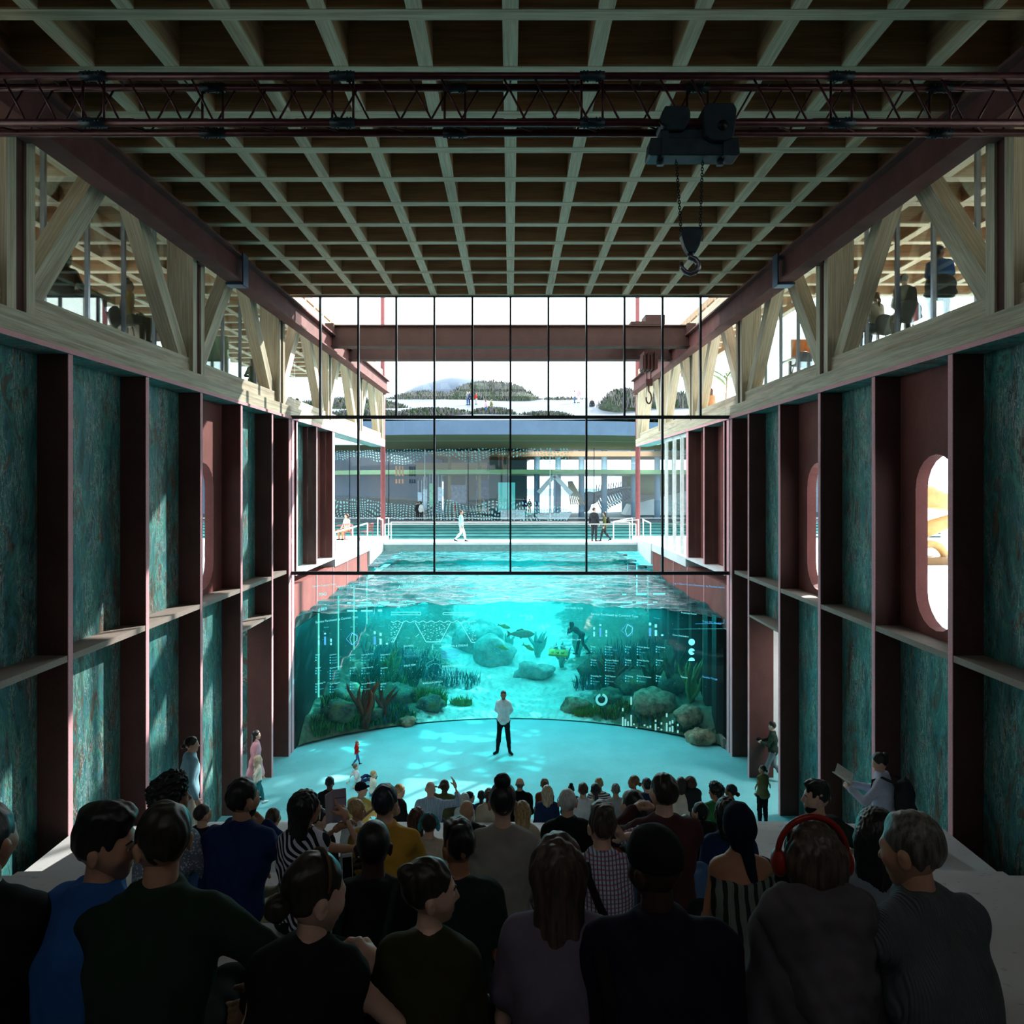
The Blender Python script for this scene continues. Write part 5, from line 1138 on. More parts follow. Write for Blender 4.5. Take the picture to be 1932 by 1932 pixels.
D['girl'] = sitter(797, 1655, 2.45, 'smiling girl with hair bun, face in profile to the right, dark mustard sweater', top_m=CL['dolive'], hair=('bun', Hh['dark']), head=(-1.2,-.05,0), yaw=-.1, fem=1, face=True, skin=S['light'], lean=.2)
D['longbrown'] = sitter(1056, 1603, 2.5, 'woman with long straight brown hair down her back, pale mauve tee', top_m=CL['mauve'], sleeve='short', hair=('long', hair_m('chestnut', (88,70,62), (46,38,36))), fem=1, skin=S['light'], lean=.15)
D['purple'] = sitter(1262, 1612, 2.35, 'large man in black and purple jacket and dark cap, nearest right of the shoulder bag', top_m=CL['purple'], hair=('cap', CL['black']), head=(.5,-.25,0), skin=S['deep'], wide=1.2, lean=.3, collar=1)
D['hoodie'] = sitter(1562, 1583, 2.5, 'person in grey hooded sweatshirt, brown hair under red headphones', top_m=cloth('hoodie grey', (92,86,92)), hood=CL['hoodie grey'], hair=('bob', hair_m('mid brown', (96,78,66), (52,44,40))), fem=.6, lean=.2, skin=S['light'], wide=1.08)
D['ribbed'] = sitter(1822, 1578, 2.45, 'grey haired man in ribbed knit sweater leaning forward with folded arms', top_m=CL['ribbed'], hair=('short', hair_m('salt grey', (120,114,104), (52,50,48))), head=(.35,-.25,.12), yaw=.3, collar=1, lean=.32, arms=('armfold','armfold'), bot_m=CL['denim'], skin=S['mid'], wide=1.14)
# second row
D['phone'] = sitter(694, 1572, 3.4, 'man in black lifting a white phone, seen from behind', top_m=CL['black'], hair=('buzz', Hh['black']), skin=S['deep'], arms=(((.19,.32,.40), (.8,-.2,-1)), 'lap'), lean=.2, head=(.15,-.05,0), hands=(.9,.35))
D['tealtee'] = sitter(862, 1575, 3.5, 'man in dark green tee with tall wavy hair, head bent to the left', top_m=CL['dgreen'], sleeve='short', hair=('quiff', Hh['black']), head=(.45,-.2,0), skin=S['tan'], lean=.2)
D['scarf'] = sitter(1408, 1535, 3.8, 'woman in striped off-shoulder dress, long braid wrapped in navy scarf', top_m=CL['dress stripe'], sleeve='off', hair=('scarf', cloth('ink scarf', (20,28,44))), fem=1, skin=S['tan'], lean=.22, arms=('lap','knee'))
D['blackhair'] = sitter(1690, 1553, 3.4, 'woman with very long black hair, pale grey shawl around her shoulders', top_m=cloth('shawl', (120,130,138)), hair=('veil', Hh['black']), fem=1, skin=S['light'], lean=.25, wide=1.1)
# third row
D['curly'] = sitter(292, 1484, 4.6, 'man with tall curly black hair and small patterned shirt at the left', top_m=CL['dotted'], hair=('curly', Hh['black']), head=(-.6,-.0,0), yaw=-.25, collar=1, skin=S['tan'], lean=.2, arms=('knee','knee'), bot_m=CL['denim'])
D['blue'] = sitter(440, 1484, 4.6, 'man in dark blue shirt resting his chin, beside the curly haired man', top_m=CL['blue'], hair=('short', Hh['black']), head=(-.35,-.05,0), yaw=-.15, collar=1, skin=S['mid'], lean=.16, arms=('lap','chin'), bot_m=CL['khaki'], legs='cross', beard=Hh['black'], wide=1.08)
D['brochure'] = sitter(566, 1502, 4.2, 'woman with very long black hair in zigzag sleeveless top, pointing at an open brochure', top_m=CL['zigzag'], sleeve='none', hair=('longer', Hh['black']), fem=1, skin=S['mid'], head=(-.5,.02,0), yaw=-.2, lean=.12, arms=(((-.08,.36,.40), (.8,0,-1)), ((.17,.30,.52), (1,-.1,-.9))), point=1, hands=(.5,.3))
D['mustard'] = sitter(722, 1491, 4.7, 'man in mustard yellow shirt, hair wet combed, seen from behind', top_m=CL['mustard'], hair=('short', Hh['navy']), head=(-.12,0,0), collar=1, skin=S['light'], lean=.12, wide=1.08, arms=('knee','knee'))
D['bungrey'] = sitter(948, 1487, 4.6, 'woman with black top bun and pale grey loose blouse in the middle of the crowd', top_m=cloth('stone blouse', (146,140,134)), hair=('topbun', Hh['black']), fem=.7, skin=S['light'], lean=.1, wide=1.05, head=(0,-.05,0))
D['plaid'] = sitter(1141, 1539, 4.3, 'man in checked shirt holding a hand to his ear', top_m=CL['plaid'], hair=('quiff', hair_m('brown curls', (84,68,58), (36,30,28))), head=(.18,-.1,.05), collar=1, skin=S['light'], arms=('lap','ear'), lean=.2)
D['maroon'] = sitter(1258, 1471, 4.75, 'tall man in maroon sweater with faded haircut, raising both hands to a phone', top_m=CL['maroon'], hair=('short', Hh['dark']), head=(.32,-.02,0), skin=S['light'], arms=(((.13,.33,.44), (1,0,-.8)), ((.0,.33,.44), (1,0,-.8))), lean=.12, wide=1.12, bot_m=CL['denim'], legs='cross', hands=(.7,.7))
# fourth row
D['whitehair'] = sitter(1072, 1496, 5.9, 'bald man with white stubble and glasses, black shirt', top_m=CL['black'], hair=('buzz', Hh['white']), skin=S['light'], head=(-.1,0,0), collar=1, lean=.12, wide=1.05)
D['rust'] = sitter(1197, 1504, 5.7, 'woman with black hair swept to one side and rust top, holding up a phone', top_m=CL['rust'], hair=('lowbun', Hh['black']), head=(.45,-.15,.2), fem=1, skin=S['light'], lean=.18, arms=('lap', ((.1,.36,.3), (.8,0,-1))))
D['varsity'] = sitter(1382, 1518, 5.5, 'person in navy jacket with pale sleeves behind the navy scarf', top_m=CL['navy'], hair=('bob', Hh['black']), fem=.5, skin=S['tan'], lean=.2)
D['beardleft'] = sitter(1551, 1484, 5.8, 'bearded man in dark tee, face in profile to the left, quiffed hair', top_m=CL['dgreen'], sleeve='short', hair=('quiff', Hh['black']), head=(1.2,-.02,0), yaw=.15, face=True, beard=Hh['black'], skin=S['light'], lean=.1, arms=('lap','wide'), bot_m=CL['black'], legs='cross')
# fifth to seventh rows
D['blackleft'] = sitter(376, 1523, 7.0, 'man in black tee with cropped hair, below the standing man at the left', top_m=CL['black'], sleeve='short', hair=('buzz', Hh['dark']), head=(-.55,0,0), skin=S['mid'])
D['darkhand'] = sitter(1224, 1527, 7.0, 'dark haired person raising a hand beside the rust top', top_m=CL['black'], hair=('short', Hh['black']), skin=S['dark'], arms=('lap', ((.14,.3,.36), (.8,0,-1))))
D['blonde'] = sitter(986, 1518, 7.1, 'woman with loose golden hair spread over her shoulders', top_m=CL['beige'], hair=('long', Hh['blonde']), fem=1, skin=S['light'])
D['baldblack'] = sitter(880, 1517, 7.1, 'bald man in black jacket with arms folded', top_m=CL['black'], hair=('bald', None), skin=S['mid'], head=(-.3,-.1,0), arms=('cross','cross'), wide=1.15)
D['auburn'] = sitter(785, 1531, 6.9, 'woman with short auburn hair and black sleeveless top', top_m=CL['black'], sleeve='off', hair=('bob', Hh['auburn']), fem=1, skin=S['light'], hs=1.0)
D['bluephones'] = sitter(808, 1542, 6.75, 'person in pale tee wearing turquoise headphones', top_m=CL['beige'], sleeve='short', hair=('short', Hh['dark']), fem=.5, skin=S['light'])
D['kid'] = sitter(1297, 1544, 7.0, 'small child with cropped dark hair behind the maroon sweater', top_m=CL['charcoal'], hair=('buzz', Hh['black']), skin=S['dark'], hs=1.08)
D['blackhood'] = sitter(1325, 1521, 7.0, 'bearded man in black hooded top looking left, right of the maroon sweater', top_m=CL['black'], hood=CL['black'], hair=('short', Hh['black']), head=(.45,0,0), beard=Hh['black'], skin=S['mid'])
D['tiara'] = sitter(597, 1531, 6.9, 'woman with dark hair and bow, face to the right behind the brochure', top_m=CL['black'], hair=('lowbun', Hh['dark']), head=(-1.2,-.1,0), fem=1, face=True, skin=S['light'])
# rows further down
D['bunwhite'] = sitter(511, 1531, 7.0, 'woman with brown twisted bun and white blouse alone at the left', top_m=CL['white'], hair=('lowbun', Hh['brown']), head=(-.2,0,0), fem=1, skin=S['light'])
D['armsup'] = sitter(664, 1514, 7.15, 'blonde woman in sleeveless white top stretching an arm to the right', top_m=CL['white'], sleeve='none', hair=('lowbun', Hh['blonde']), head=(-1.0,-.1,0), yaw=-.5, fem=1, face=True, skin=S['tan'], arms=('reach','reach'))
D['suit'] = sitter(620, 1469, 12.8, 'man in black suit in the front rows left of the yellow shirt', top_m=CL['black'], hair=('short', Hh['black']), skin=S['dark'], collar=1, wide=1.1)
D['capman'] = sitter(677, 1480, 11.5, 'man in yellow tee and black cap, face to the right', top_m=CL['yellow'], sleeve='short', hair=('cap', CL['black']), head=(-1.0,0,0), yaw=-.3, face=True, skin=S['light'], wide=1.1, arms=('lap','knee'))
D['blackright'] = sitter(748, 1483, 12.6, 'blonde woman in black top turned to the right', top_m=CL['black'], hair=('bob', Hh['blonde']), head=(-1.1,-.15,0), yaw=-.8, fem=1, face=True, skin=S['light'])
D['striped'] = sitter(811, 1479, 11.4, 'bald man in striped blue shirt stretching his arm up to the right', top_m=CL['pinstripe'], hair=('bald', None), skin=S['light'], collar=1, wide=1.15, arms=('knee', ((.38,.2,.66), (1,-.2,-.6))), hands=(.35,.15))
D['olive'] = sitter(838, 1475, 12.7, 'man in olive shirt with one hand on his head', top_m=CL['olive'], sleeve='short', hair=('short', Hh['brown']), skin=S['dark'], head=(-.6,0,0), arms=('headback','lap'), wide=1.05)
D['whitelong'] = sitter(876, 1500, 11.4, 'woman with straight white blonde hair and white top', top_m=CL['white'], hair=('long', Hh['white']), fem=1, skin=S['light'])
D['bluetop'] = sitter(886, 1497, 12.4, 'woman with black hair and bright blue top, face to the right', top_m=CL['blue'], sleeve='short', hair=('lowbun', Hh['black']), head=(-1.1,0,0), fem=1, skin=S['light'], face=True)
D['navyhair'] = sitter(908, 1495, 12.5, 'person with dark pony tail between the blue top and the beige jacket', top_m=CL['charcoal'], hair=('pony', Hh['navy']), fem=1, skin=S['mid'])
D['beigejacket'] = sitter(922, 1491, 11.3, 'person with small knotted bun and beige jacket', top_m=CL['beige'], hair=('bun', Hh['brown']), skin=S['dark'], collar=1)
D['brownfront'] = sitter(950, 1472, 12.8, 'man with thick brown hair showing above the black top bun', top_m=CL['charcoal'], hair=('quiff', Hh['brown']), skin=S['light'])
D['balding'] = sitter(981, 1471, 12.8, 'balding man with grey fringe of hair and black jacket', top_m=CL['black'], hair=('balding', Hh['grey']), skin=S['light'], collar=1, wide=1.12)
D['rusttop'] = sitter(1028, 1472, 12.8, 'woman in rust sleeveless top with brown hair pinned up', top_m=CL['rust'], sleeve='none', hair=('bun', Hh['lightb']), fem=1, skin=S['light'])
D['platinum'] = sitter(1033, 1486, 11.4, 'woman with long ash blonde hair over navy top', top_m=CL['navy'], hair=('longer', Hh['ash']), fem=1, skin=S['light'])
D['topknot'] = sitter(1078, 1483, 12.9, 'person whose black top knot shows above the bald man', top_m=CL['charcoal'], hair=('topbun', Hh['black']), skin=S['tan'], hs=.95)
D['whiteshirt'] = sitter(1101, 1481, 11.4, 'man in white shirt with short brown hair', top_m=CL['white'], hair=('short', Hh['brown']), skin=S['light'], collar=1)
D['blondback'] = sitter(1131, 1471, 12.8, 'blonde person hands at face, behind the black hair in white drape', top_m=CL['hstripe'], hair=('short', Hh['blonde']), skin=S['light'], arms=('chin','chin'))
D['drape'] = sitter(1125, 1482, 11.4, 'woman with black hair in white draped top', top_m=CL['cream'], hair=('pony', Hh['black']), fem=1, skin=S['tan'], wide=1.05)
D['greysweater'] = sitter(1163, 1482, 11.6, 'person in grey sweater with short greying hair', top_m=CL['lgrey'], hair=('short', Hh['grey']), skin=S['mid'])
D['profileleft'] = sitter(1197, 1467, 12.8, 'woman in beige top, face in profile to the left, small bun', top_m=CL['beige'], hair=('lowbun', Hh['lightb']), head=(1.25,0,0), fem=1, face=True, skin=S['tan'])
D['navysuit'] = sitter(1222, 1472, 11.6, 'man in navy suit jacket with black hair', top_m=CL['navy'], hair=('short', Hh['black']), skin=S['light'], head=(.2,0,0), collar=1)
D['fleece'] = sitter(1287, 1470, 12.75, 'woman in cream fleece with dark hair going blonde', top_m=CL['cream'], hair=('bob', Hh['dark']), fem=1, skin=S['light'])
D['whitephones'] = sitter(1304, 1469, 12.8, 'person in dark hooded coat wearing white headphones', top_m=CL['charcoal'], hood=CL['charcoal'], hair=('bob', Hh['brown']), fem=1, skin=S['mid'])
D['greenvest'] = sitter(1354, 1484, 11.2, 'person in green vest and pale sleeves, face to the left', top_m=CL['vgreen'], hair=('curly', Hh['black']), head=(1.0,-.1,0), skin=S['tan'], face=True)
D['peach'] = sitter(1382, 1484, 11.4, 'woman with low black bun and peach top, turned to the left', top_m=CL['peach'], sleeve='off', hair=('lowbun', Hh['black']), head=(.9,-.05,0), fem=1, skin=S['tan'])
# ------------------------------------------------------------------ standing people
person(357, 1389, 10.2, 2.92, 'person standing at the left in pale blue shirt and cream trousers, facing the water', sit=False, yaw=-.9, head=(-.3,-.05,0), lean=.04, arms=('side','side'), top_m=CL['lblue'], bot_m=CL['cream'], hair=('lowbun', Hh['dark']), skin=S['light'], legs='walk', collar=1)
person(482, 1377, 18.4, 0, 'woman in loose pink blouse and green skirt in the left doorway', sit=False, yaw=-1.2, head=(-.2,0,0), lean=.02, arms=('side','side'), top_m=CL['pink'], bot_m=CL['green'], hair=('long', Hh['black']), fem=1, skin=S['light'], legs='stand', dress=.28)
person(486, 1427, 18.0, 0, 'small blonde child in pale jacket stepping out in front of the pink blouse', sit=False, yaw=-.9, lean=.03, arms=('swing','swingb'), top_m=CL['cream'], bot_m=CL['teal'], hair=('bob', Hh['ash']), skin=S['light'], legs='walk', shoes=CL['white'], hs=1.35)
person(1439, 1443, 16.9, 0, 'woman in sleeveless olive top and black trousers standing at the right of the front rows', sit=False, yaw=.3, head=(.7,0,0), lean=.0, arms=('pocket','side'), top_m=CL['olive'], sleeve='none', bot_m=CL['black'], hair=('lowbun', Hh['black']), fem=1, skin=S['tan'], legs='stand')
WM = person(1459, 1362, 19.4, 0, 'man in green shirt walking out of the right doorway with a camera', sit=False, yaw=1.2, head=(-.2,0,0), lean=.03, arms=('hold','hold'), top_m=CL['green'], bot_m=CL['grey'], hair=('quiff', Hh['black']), skin=S['light'], legs='walk', shoes=CL['white'], collar=1)
PB = person(1668, 1420, 9.2, 2.92, 'woman in pale shirt reading an open book by the right wall, backpack on', sit=False, yaw=.95, head=(.2,-.35,0), lean=.05, arms=('book','book'), top_m=cloth('lilac shirt', (196,200,222)), bot_m=CL['lgrey'], hair=('bun', Hh['black']), fem=1, skin=S['light'], legs='stand', collar=1)
person(950, 1302, 21.5, 0.0, 'speaker in pale shirt and black trousers facing the audience, hands behind back', sit=False, yaw=3.05, head=(.1,.0,0), lean=.0, arms=('behind','behind'), top_m=CL['white'], bot_m=CL['black'], hair=('short', Hh['dark']), skin=S['tan'], legs='apart', face=True, collar=1, beard=Hh['dark'])
person(673, 1399, 20.6, 0, 'toddler in red hooded jacket walking on the stage', sit=False, yaw=-1.1, lean=.08, arms=('swing','swingb'), top_m=CL['red'], hood=CL['red'], bot_m=CL['denim'], hair=('short', Hh['lightb']), skin=S['light'], legs='walk', hs=1.5)
person(676, 1440, 19.3, 0.02, 'boy in white tee sitting on the stage leaning back on his hands', yaw=-.9, lean=-.25, arms=('prop','prop'), top_m=CL['white'], sleeve='short', bot_m=CL['navy'], hair=('short', Hh['lightb']), skin=S['light'], legs='floor', hs=1.2)
person(703, 1456, 18.6, 0.02, 'baby in pale top sitting on the stage beside the boy', yaw=-1.0, lean=.05, arms=('lap','lap'), top_m=CL['cream'], sleeve='short', bot_m=CL['denim'], hair=('buzz', Hh['blonde']), skin=S['light'], legs='floor', hs=1.35)
# ------------------------------------------------------------------ people outdoors and upstairs
person(870, 962, 37.1, 5.2, 'man in white jacket and trousers crossing the footbridge', sit=False, yaw=-1.5, lean=.0, arms=('side','side'), top_m=CL['lblue'], bot_m=CL['white'], hair=('short', Hh['brown']), skin=S['mid'], legs='walk')
person(1121, 957, 37.3, 5.2, 'man in dark suit standing on the footbridge', sit=False, yaw=-.5, head=(-.6,0,0), lean=.0, arms=('side','side'), top_m=CL['charcoal'], bot_m=CL['charcoal'], hair=('short', Hh['dark']), skin=S['light'], legs='stand', wide=1.1)
BW = person(1141, 965, 37.4, 5.2, 'woman in olive top with grey backpack walking on the footbridge', sit=False, yaw=1.4, lean=.02, arms=('side','side'), top_m=CL['olive'], bot_m=CL['charcoal'], hair=('bob', Hh['black']), fem=1, skin=S['light'], legs='walk')
person(655, 970, 34.6, 5.9, 'woman in cream top sitting on a red chair on the left deck', yaw=2.6, lean=.05, arms=('lap','lap'), top_m=CL['cream'], bot_m=CL['peach'], hair=('bob', Hh['auburn']), fem=1, skin=S['light'], x=-8.05, H=1.72)
RV = 'visitors on the roof terrace'
def far(px, top, bot, Y, label, c1, c2, hair, yaw, legs='stand', group=RV, fem=0, **k):
    if group == RV: Y = roof_hit(px, bot)
    z = EYE-(bot-913)/F*Y; zt = EYE-(top-913)/F*Y
    if group == RV and zt-z < 1.1: z = zt-1.72
    person(px, top, Y, z, label, sit=False, yaw=yaw, lean=0, arms=('side','side'), top_m=CL[c1], bot_m=CL[c2], hair=hair, legs=legs, group=group, fem=fem, skin=S['light'], **k)
far(882, 737, 764, 84, 'man in grey tee on the roof beside the grassy mound, left of a pair', 'grey', 'denim', ('short', Hh['dark']), 1)
far(886, 738, 764, 84.5, 'person in navy behind the grey tee on the roof', 'navy', 'navy', ('short', Hh['brown']), 2)
far(898, 741, 763, 84, 'person in red top on the roof by the pale grasses', 'red', 'lgrey', ('bob', Hh['brown']), -1, fem=1)
far(917, 754, 781, 76, 'woman in pink top on the roof path', 'pink', 'denim', ('bob', Hh['brown']), -1, fem=1)
far(927, 753, 781, 76, 'man in olive top on the roof path', 'olive', 'khaki', ('short', Hh['dark']), 1)
far(1084, 736, 760, 86, 'woman in white top on the crest of the roof path', 'white', 'denim', ('bob', Hh['brown']), -2, fem=1)
far(1092, 732, 760, 86, 'man in pale pink shirt on the crest of the roof path', 'pink', 'cream', ('short', Hh['dark']), 2.5)
far(1117, 751, 767, 90, 'person in grey half hidden by the crest of the roof', 'charcoal', 'charcoal', ('short', Hh['dark']), 3)
far(1155, 745, 762, 69, 'person among the shrubs at the right of the roof, left one', 'maroon', 'charcoal', ('short', Hh['brown']), 0, q=1.2)
far(1167, 743, 762, 69, 'person among the shrubs at the right of the roof, right one', 'brown', 'charcoal', ('short', Hh['dark']), 0, q=1.2)
FV = 'visitors inside the far building'
far(788, 946, 983, 67.8, 'person in dark coat by the hanging display boards', 'charcoal', 'charcoal', ('short', Hh['lightb']), .5, group=FV)
far(795, 947, 984, 67.5, 'person in white shirt pointing at the hanging display boards', 'white', 'charcoal', ('short', Hh['black']), -.5, group=FV)
far(858, 948, 980, 71, 'person with red hair by the wide pale chart', 'red', 'beige', ('bob', Hh['auburn']), 2, group=FV, fem=1)
far(913, 940, 972, 73, 'person in pale blue walking past the dark poster', 'lblue', 'white', ('short', Hh['dark']), 1.4, 'walk', FV)
far(990, 939, 970, 72, 'person in dark top at the left of the teal screen', 'navy', 'charcoal', ('bob', Hh['black']), 0, group=FV, fem=1)
far(999, 941, 970, 72, 'person in brown top below the teal screen', 'brown', 'mustard', ('short', Hh['dark']), 0, group=FV)
far(1013, 940, 972, 71.4, 'person in blue at the foot of the peaked frame', 'blue', 'black', ('short', Hh['black']), 1.5, group=FV)
UP = 'people in the upper lounge'
LZ = 10.9
LB = person(1773, 462, 12.8, 11.72, 'person in royal blue tee sitting on a grey chair in the right lounge', yaw=-.5, head=(-.6,0,0), top_m=CL['bblue'], sleeve='short', bot_m=CL['navy'], hair=('short', Hh['dark']), skin=S['tan'], group=UP)
LD = person(1708, 515, 14.6, 11.72, 'person in black sitting on a dark chair in the right lounge', yaw=-.3, head=(-.5,0,0), top_m=CL['black'], bot_m=CL['black'], hair=('short', Hh['dark']), skin=S['light'], group=UP)
LR = person(1656, 550, 15.7, 11.70, 'woman with long ginger braid and cream top in the right lounge', yaw=.2, top_m=CL['cream'], bot_m=CL['denim'], hair=('braid', hair_m('ginger', (150,92,44))), fem=1, skin=S['light'], group=UP)
LK = person(122, 478, 12.6, 11.52, 'person in black at a long desk in the left lounge', yaw=.2, top_m=CL['black'], bot_m=CL['black'], hair=('curly', Hh['black']), skin=S['deep'], group=UP, arms=('phone','phone'))
LO = person(236, 527, 14.95, 11.70, 'person in orange top with black hair in the left lounge', yaw=-.6, head=(-.6,0,0), top_m=CL['mustard'], sleeve='none', bot_m=CL['black'], hair=('topbun', Hh['black']), fem=1, skin=S['tan'], group=UP)
person(478, 676, 24.3, 10.9, 'person in green coat standing behind the timber diagonal at the left', sit=False, yaw=.5, top_m=CL['green'], bot_m=CL['olive'], hair=('bob', Hh['brown']), fem=1, arms=('hold','hold'), skin=S['light'], group=UP, x=-8.9)
person(549, 733, 35.0, 10.85, 'person in grey on the far left gallery, left of the white shirt', sit=False, yaw=.5, arms=('side','side'), top_m=CL['grey'], bot_m=CL['grey'], hair=('short', Hh['brown']), skin=S['light'], group=UP, H=1.75)
person(561, 736, 35.0, 10.85, 'person in white shirt on the far left gallery', sit=False, yaw=.5, arms=('side','side'), top_m=CL['lblue'], bot_m=CL['denim'], hair=('long', Hh['brown']), fem=1, skin=S['light'], group=UP, H=1.68)
person(1341, 736, 28.5, 11.25, 'person in brown seen from behind among the plants of the right gallery', yaw=.2, top_m=CL['peach'], bot_m=CL['brown'], hair=('long', Hh['auburn']), fem=1, skin=S['light'], group=UP, x=8.15, H=1.75)
# ------------------------------------------------------------------ things people wear and hold
def loc(P): T = P['T']; return lambda q: T @ Vector(q)
def hloc(P): T, Hd, R = P['T'], P['Hd'], P['R']; return lambda q: T @ (Hd + R @ Vector(q))
def headphones(P, mat, label, r=.100):
    h = hloc(P); t = thing('headphones', h((0,0,.1)), label, 'headphones')
    m = MB(); m.tube([h((r*math.cos(a), -.01, .015+(r+.012)*math.sin(a))) for a in [math.pi*k/16 for k in range(17)]], .011*P['s'], 8); m.build('headband', mat, t)
    for s in (-1, 1): m = MB(); m.ell(h((s*(r-.004), -.008, -.012)), (.026*P['s'], .04*P['s'], .046*P['s']), 14, 10); m.build('ear_cup', mat, t)
headphones(D['hoodie'], plain('red plastic', (150,34,30), .35), 'red headphones over brown hair above the grey hood', .118)
headphones(D['bluephones'], plain('turquoise plastic', (40,150,160), .35), 'turquoise headphones on dark hair in the middle of the crowd')
headphones(D['whitephones'], plain('white plastic', (230,232,234), .35), 'thin white headphones in the front rows', .108)
def slab(name, pts, d, mat, label, cat, bev=.003):
    m = MB(); m.prism(pts, d); o = m.build(name, mat, None, bev); return tag(o, label, cat)
# open brochure
t = thing('brochure', at(628, 1522, 4.62), 'open brochure held up by the woman in the zigzag top', 'brochure')
PAPER = plain('mauve paper', (176,160,180), .7, 0, .06)
m = MB(); m.prism([at(613,1501,4.56), at(628,1491,4.66), at(628,1551,4.66), at(615,1556,4.56)], (.0,.012,0)); m.build('page', plain('white paper', (226,222,230), .7), t)
m = MB(); m.prism([at(628,1491,4.66), at(652,1488,4.60), at(654,1547,4.60), at(628,1551,4.66)], (.0,.012,0)); pg = m.build('cover', PAPER, t)
for k in range(3): m = MB(); m.bar(at(631,1506+14*k,4.655), at(652,1504+14*k,4.597), .004, .006); m.build('printed_line', plain('grey print', (110,96,112)), pg)
# phones
def phone(pts, Y, body, label, screen=CL['black']):
    t = thing('smartphone', at(pts[0][0], pts[0][1], Y), label, 'phone'); P4 = [at(a, b, Y) for a, b in pts]; m = MB(); m.prism(P4, (0,.009,0)); m.build('body', body, t, .004)
    c = sum(P4, Vector())/4; m = MB(); m.prism([c+(p-c)*Vector((.9,1,.78)) + Vector((0,-.001,0)) if False else c+Vector(((p-c).x*.88, -.0015, (p-c).z*.76)) for p in P4], (0,.002,0)); m.build('screen', screen, t)
phone([(645,1612),(664,1609),(666,1664),(646,1667)], 3.75, plain('white phone', (214,216,222), .3), 'white smartphone raised by the man in black')
phone([(1209,1560),(1229,1562),(1228,1575),(1209,1574)], 5.12, CL['black'], 'dark smartphone held sideways in front of the maroon sweater')
# packs and bags
def pack(P, c, r, mat, label, name='backpack', straps=True):
    L_ = loc(P); v, f = isosurf([EL(c, r, .05), RC_((c[0],c[1]+.02,c[2]-r[2]*.5), (c[0],c[1]+.02,c[2]+r[2]*.45), r[0]*.8, r[0]*.75, (1,r[1]/r[0],1), .05), RC_((c[0]-.03,c[1]-r[1]*.7,c[2]-r[2]*.45), (c[0]+.03,c[1]-r[1]*.7,c[2]-r[2]*.45), .06, k=.04)], .018)
    v = ripple(v, f, .006, .12, 5); v = np.array([L_(p) for p in v]); t = thing(name, L_(c), label, 'bag'); me = np_mesh('body', [(v, f, 0)], [mat]); link('body', me, t)
    if straps:
        for s in (-1, 1): m = MB(); m.tube([L_((s*.1, c[1]+.05, c[2]+r[2]*.8)), L_((s*.115, P['Sh'][1]-.02, P['Sh'][2]+.075)), L_((s*.12, P['Sh'][1]+.09, P['Sh'][2]+.02)), L_((s*.13, P['Sh'][1]+.10, P['Sh'][2]-.15))], .018*P['s'], 6); m.build('strap', mat, t)
    m = MB(); m.tube([L_((c[0]-.03, c[1], c[2]+r[2]*.95)), L_((c[0]-.02, c[1], c[2]+r[2]*1.15)), L_((c[0]+.02, c[1], c[2]+r[2]*1.15)), L_((c[0]+.03, c[1], c[2]+r[2]*.95))], .008, 6); m.build('handle', mat, t)
pack(PB, (0,-.235,1.22), (.165,.11,.25), CL['charcoal'], 'dark backpack worn by the woman reading at the right wall')
pack(BW, (0,-.22,1.22), (.15,.1,.2), CL['charcoal'], 'grey backpack worn by the woman on the footbridge')
pack(D['phone'], (-.1,-.235,.36), (.16,.1,.2), CL['dgreen'], 'dark green backpack on the back of the man lifting the white phone')
L_ = loc(D['longbrown']); t = thing('shoulder_bag', L_((.27,-.18,.18)), 'black shoulder bag slung over the pale mauve tee', 'bag')
v, f = isosurf([RC_((.16,-.2,.10), (.36,-.17,.10), .09, .09, (1,.6,1.2), .05), EL((.26,-.19,.12), (.15,.06,.13), .05)], .018); v = np.array([L_(p) for p in ripple(v, f, .005, .1, 2)]); link('body', np_mesh('body', [(v, f, 0)], [CL['black']]), t)
m = MB(); m.tube([L_((.20,-.2,.22)), L_((.165,-.14,.42)), L_((.13,-.085,.585)), L_((.13,.03,.60)), L_((.15,.12,.5))], .028, 6); m.build('strap', CL['black'], t)
m = MB(); m.tube([L_((.17,-.25,.2)), L_((.14,-.27,.15)), L_((.13,-.27,.05)), L_((.16,-.25,.0))], .008, 6); m.build('handle', CL['black'], t)
L_ = loc(D['plaid']); m = MB(); m.tube([L_((-.10,.02,.61)), L_((-.10,-.075,.585)), L_((-.05,-.135,.47)), L_((.02,-.15,.34)), L_((.09,-.14,.2)), L_((.14,-.12,.1))], .024, 6); tag(m.build('shoulder_strap', CL['black']), 'black bag strap crossing the back of the checked shirt', 'strap')
# book, camera, glasses
a, b = PB['wr'][0][2], PB['wr'][1][2]; c = (a+b)/2 + Vector((0,.10,.06)); L_ = loc(PB); t = thing('open_book', L_(c), 'open book with pale pages in the hands of the woman by the right wall', 'book')
for s in (-1, 1): m = MB(); m.prism([L_(c+Vector((0,-.10,-.03))), L_(c+Vector((s*.17,-.10,.03))), L_(c+Vector((s*.17,.10,.13))), L_(c+Vector((0,.10,.07)))], (0,0,.012)); m.build('page', plain('book paper', (206,204,196), .7, 0, .15, 30), t)
a, b = WM['wr'][0][2], WM['wr'][1][2]; c = (a+b)/2 + Vector((0,.06,.05)); L_ = loc(WM); t = thing('camera', L_(c), 'small black camera carried by the man leaving the right doorway', 'camera')
m = MB(); m.ell(L_(c), (.07,.05,.05)); m.build('body', CL['black'], t); m = MB(); m.tube([L_(c), L_(c+Vector((0,.09,0)))], .03, 12); m.build('lens', M['steel'], t)
h = hloc(D['whitehair']); t = thing('glasses', h((0,.1,.01)), 'thin dark glasses on the bald man with white stubble', 'glasses')
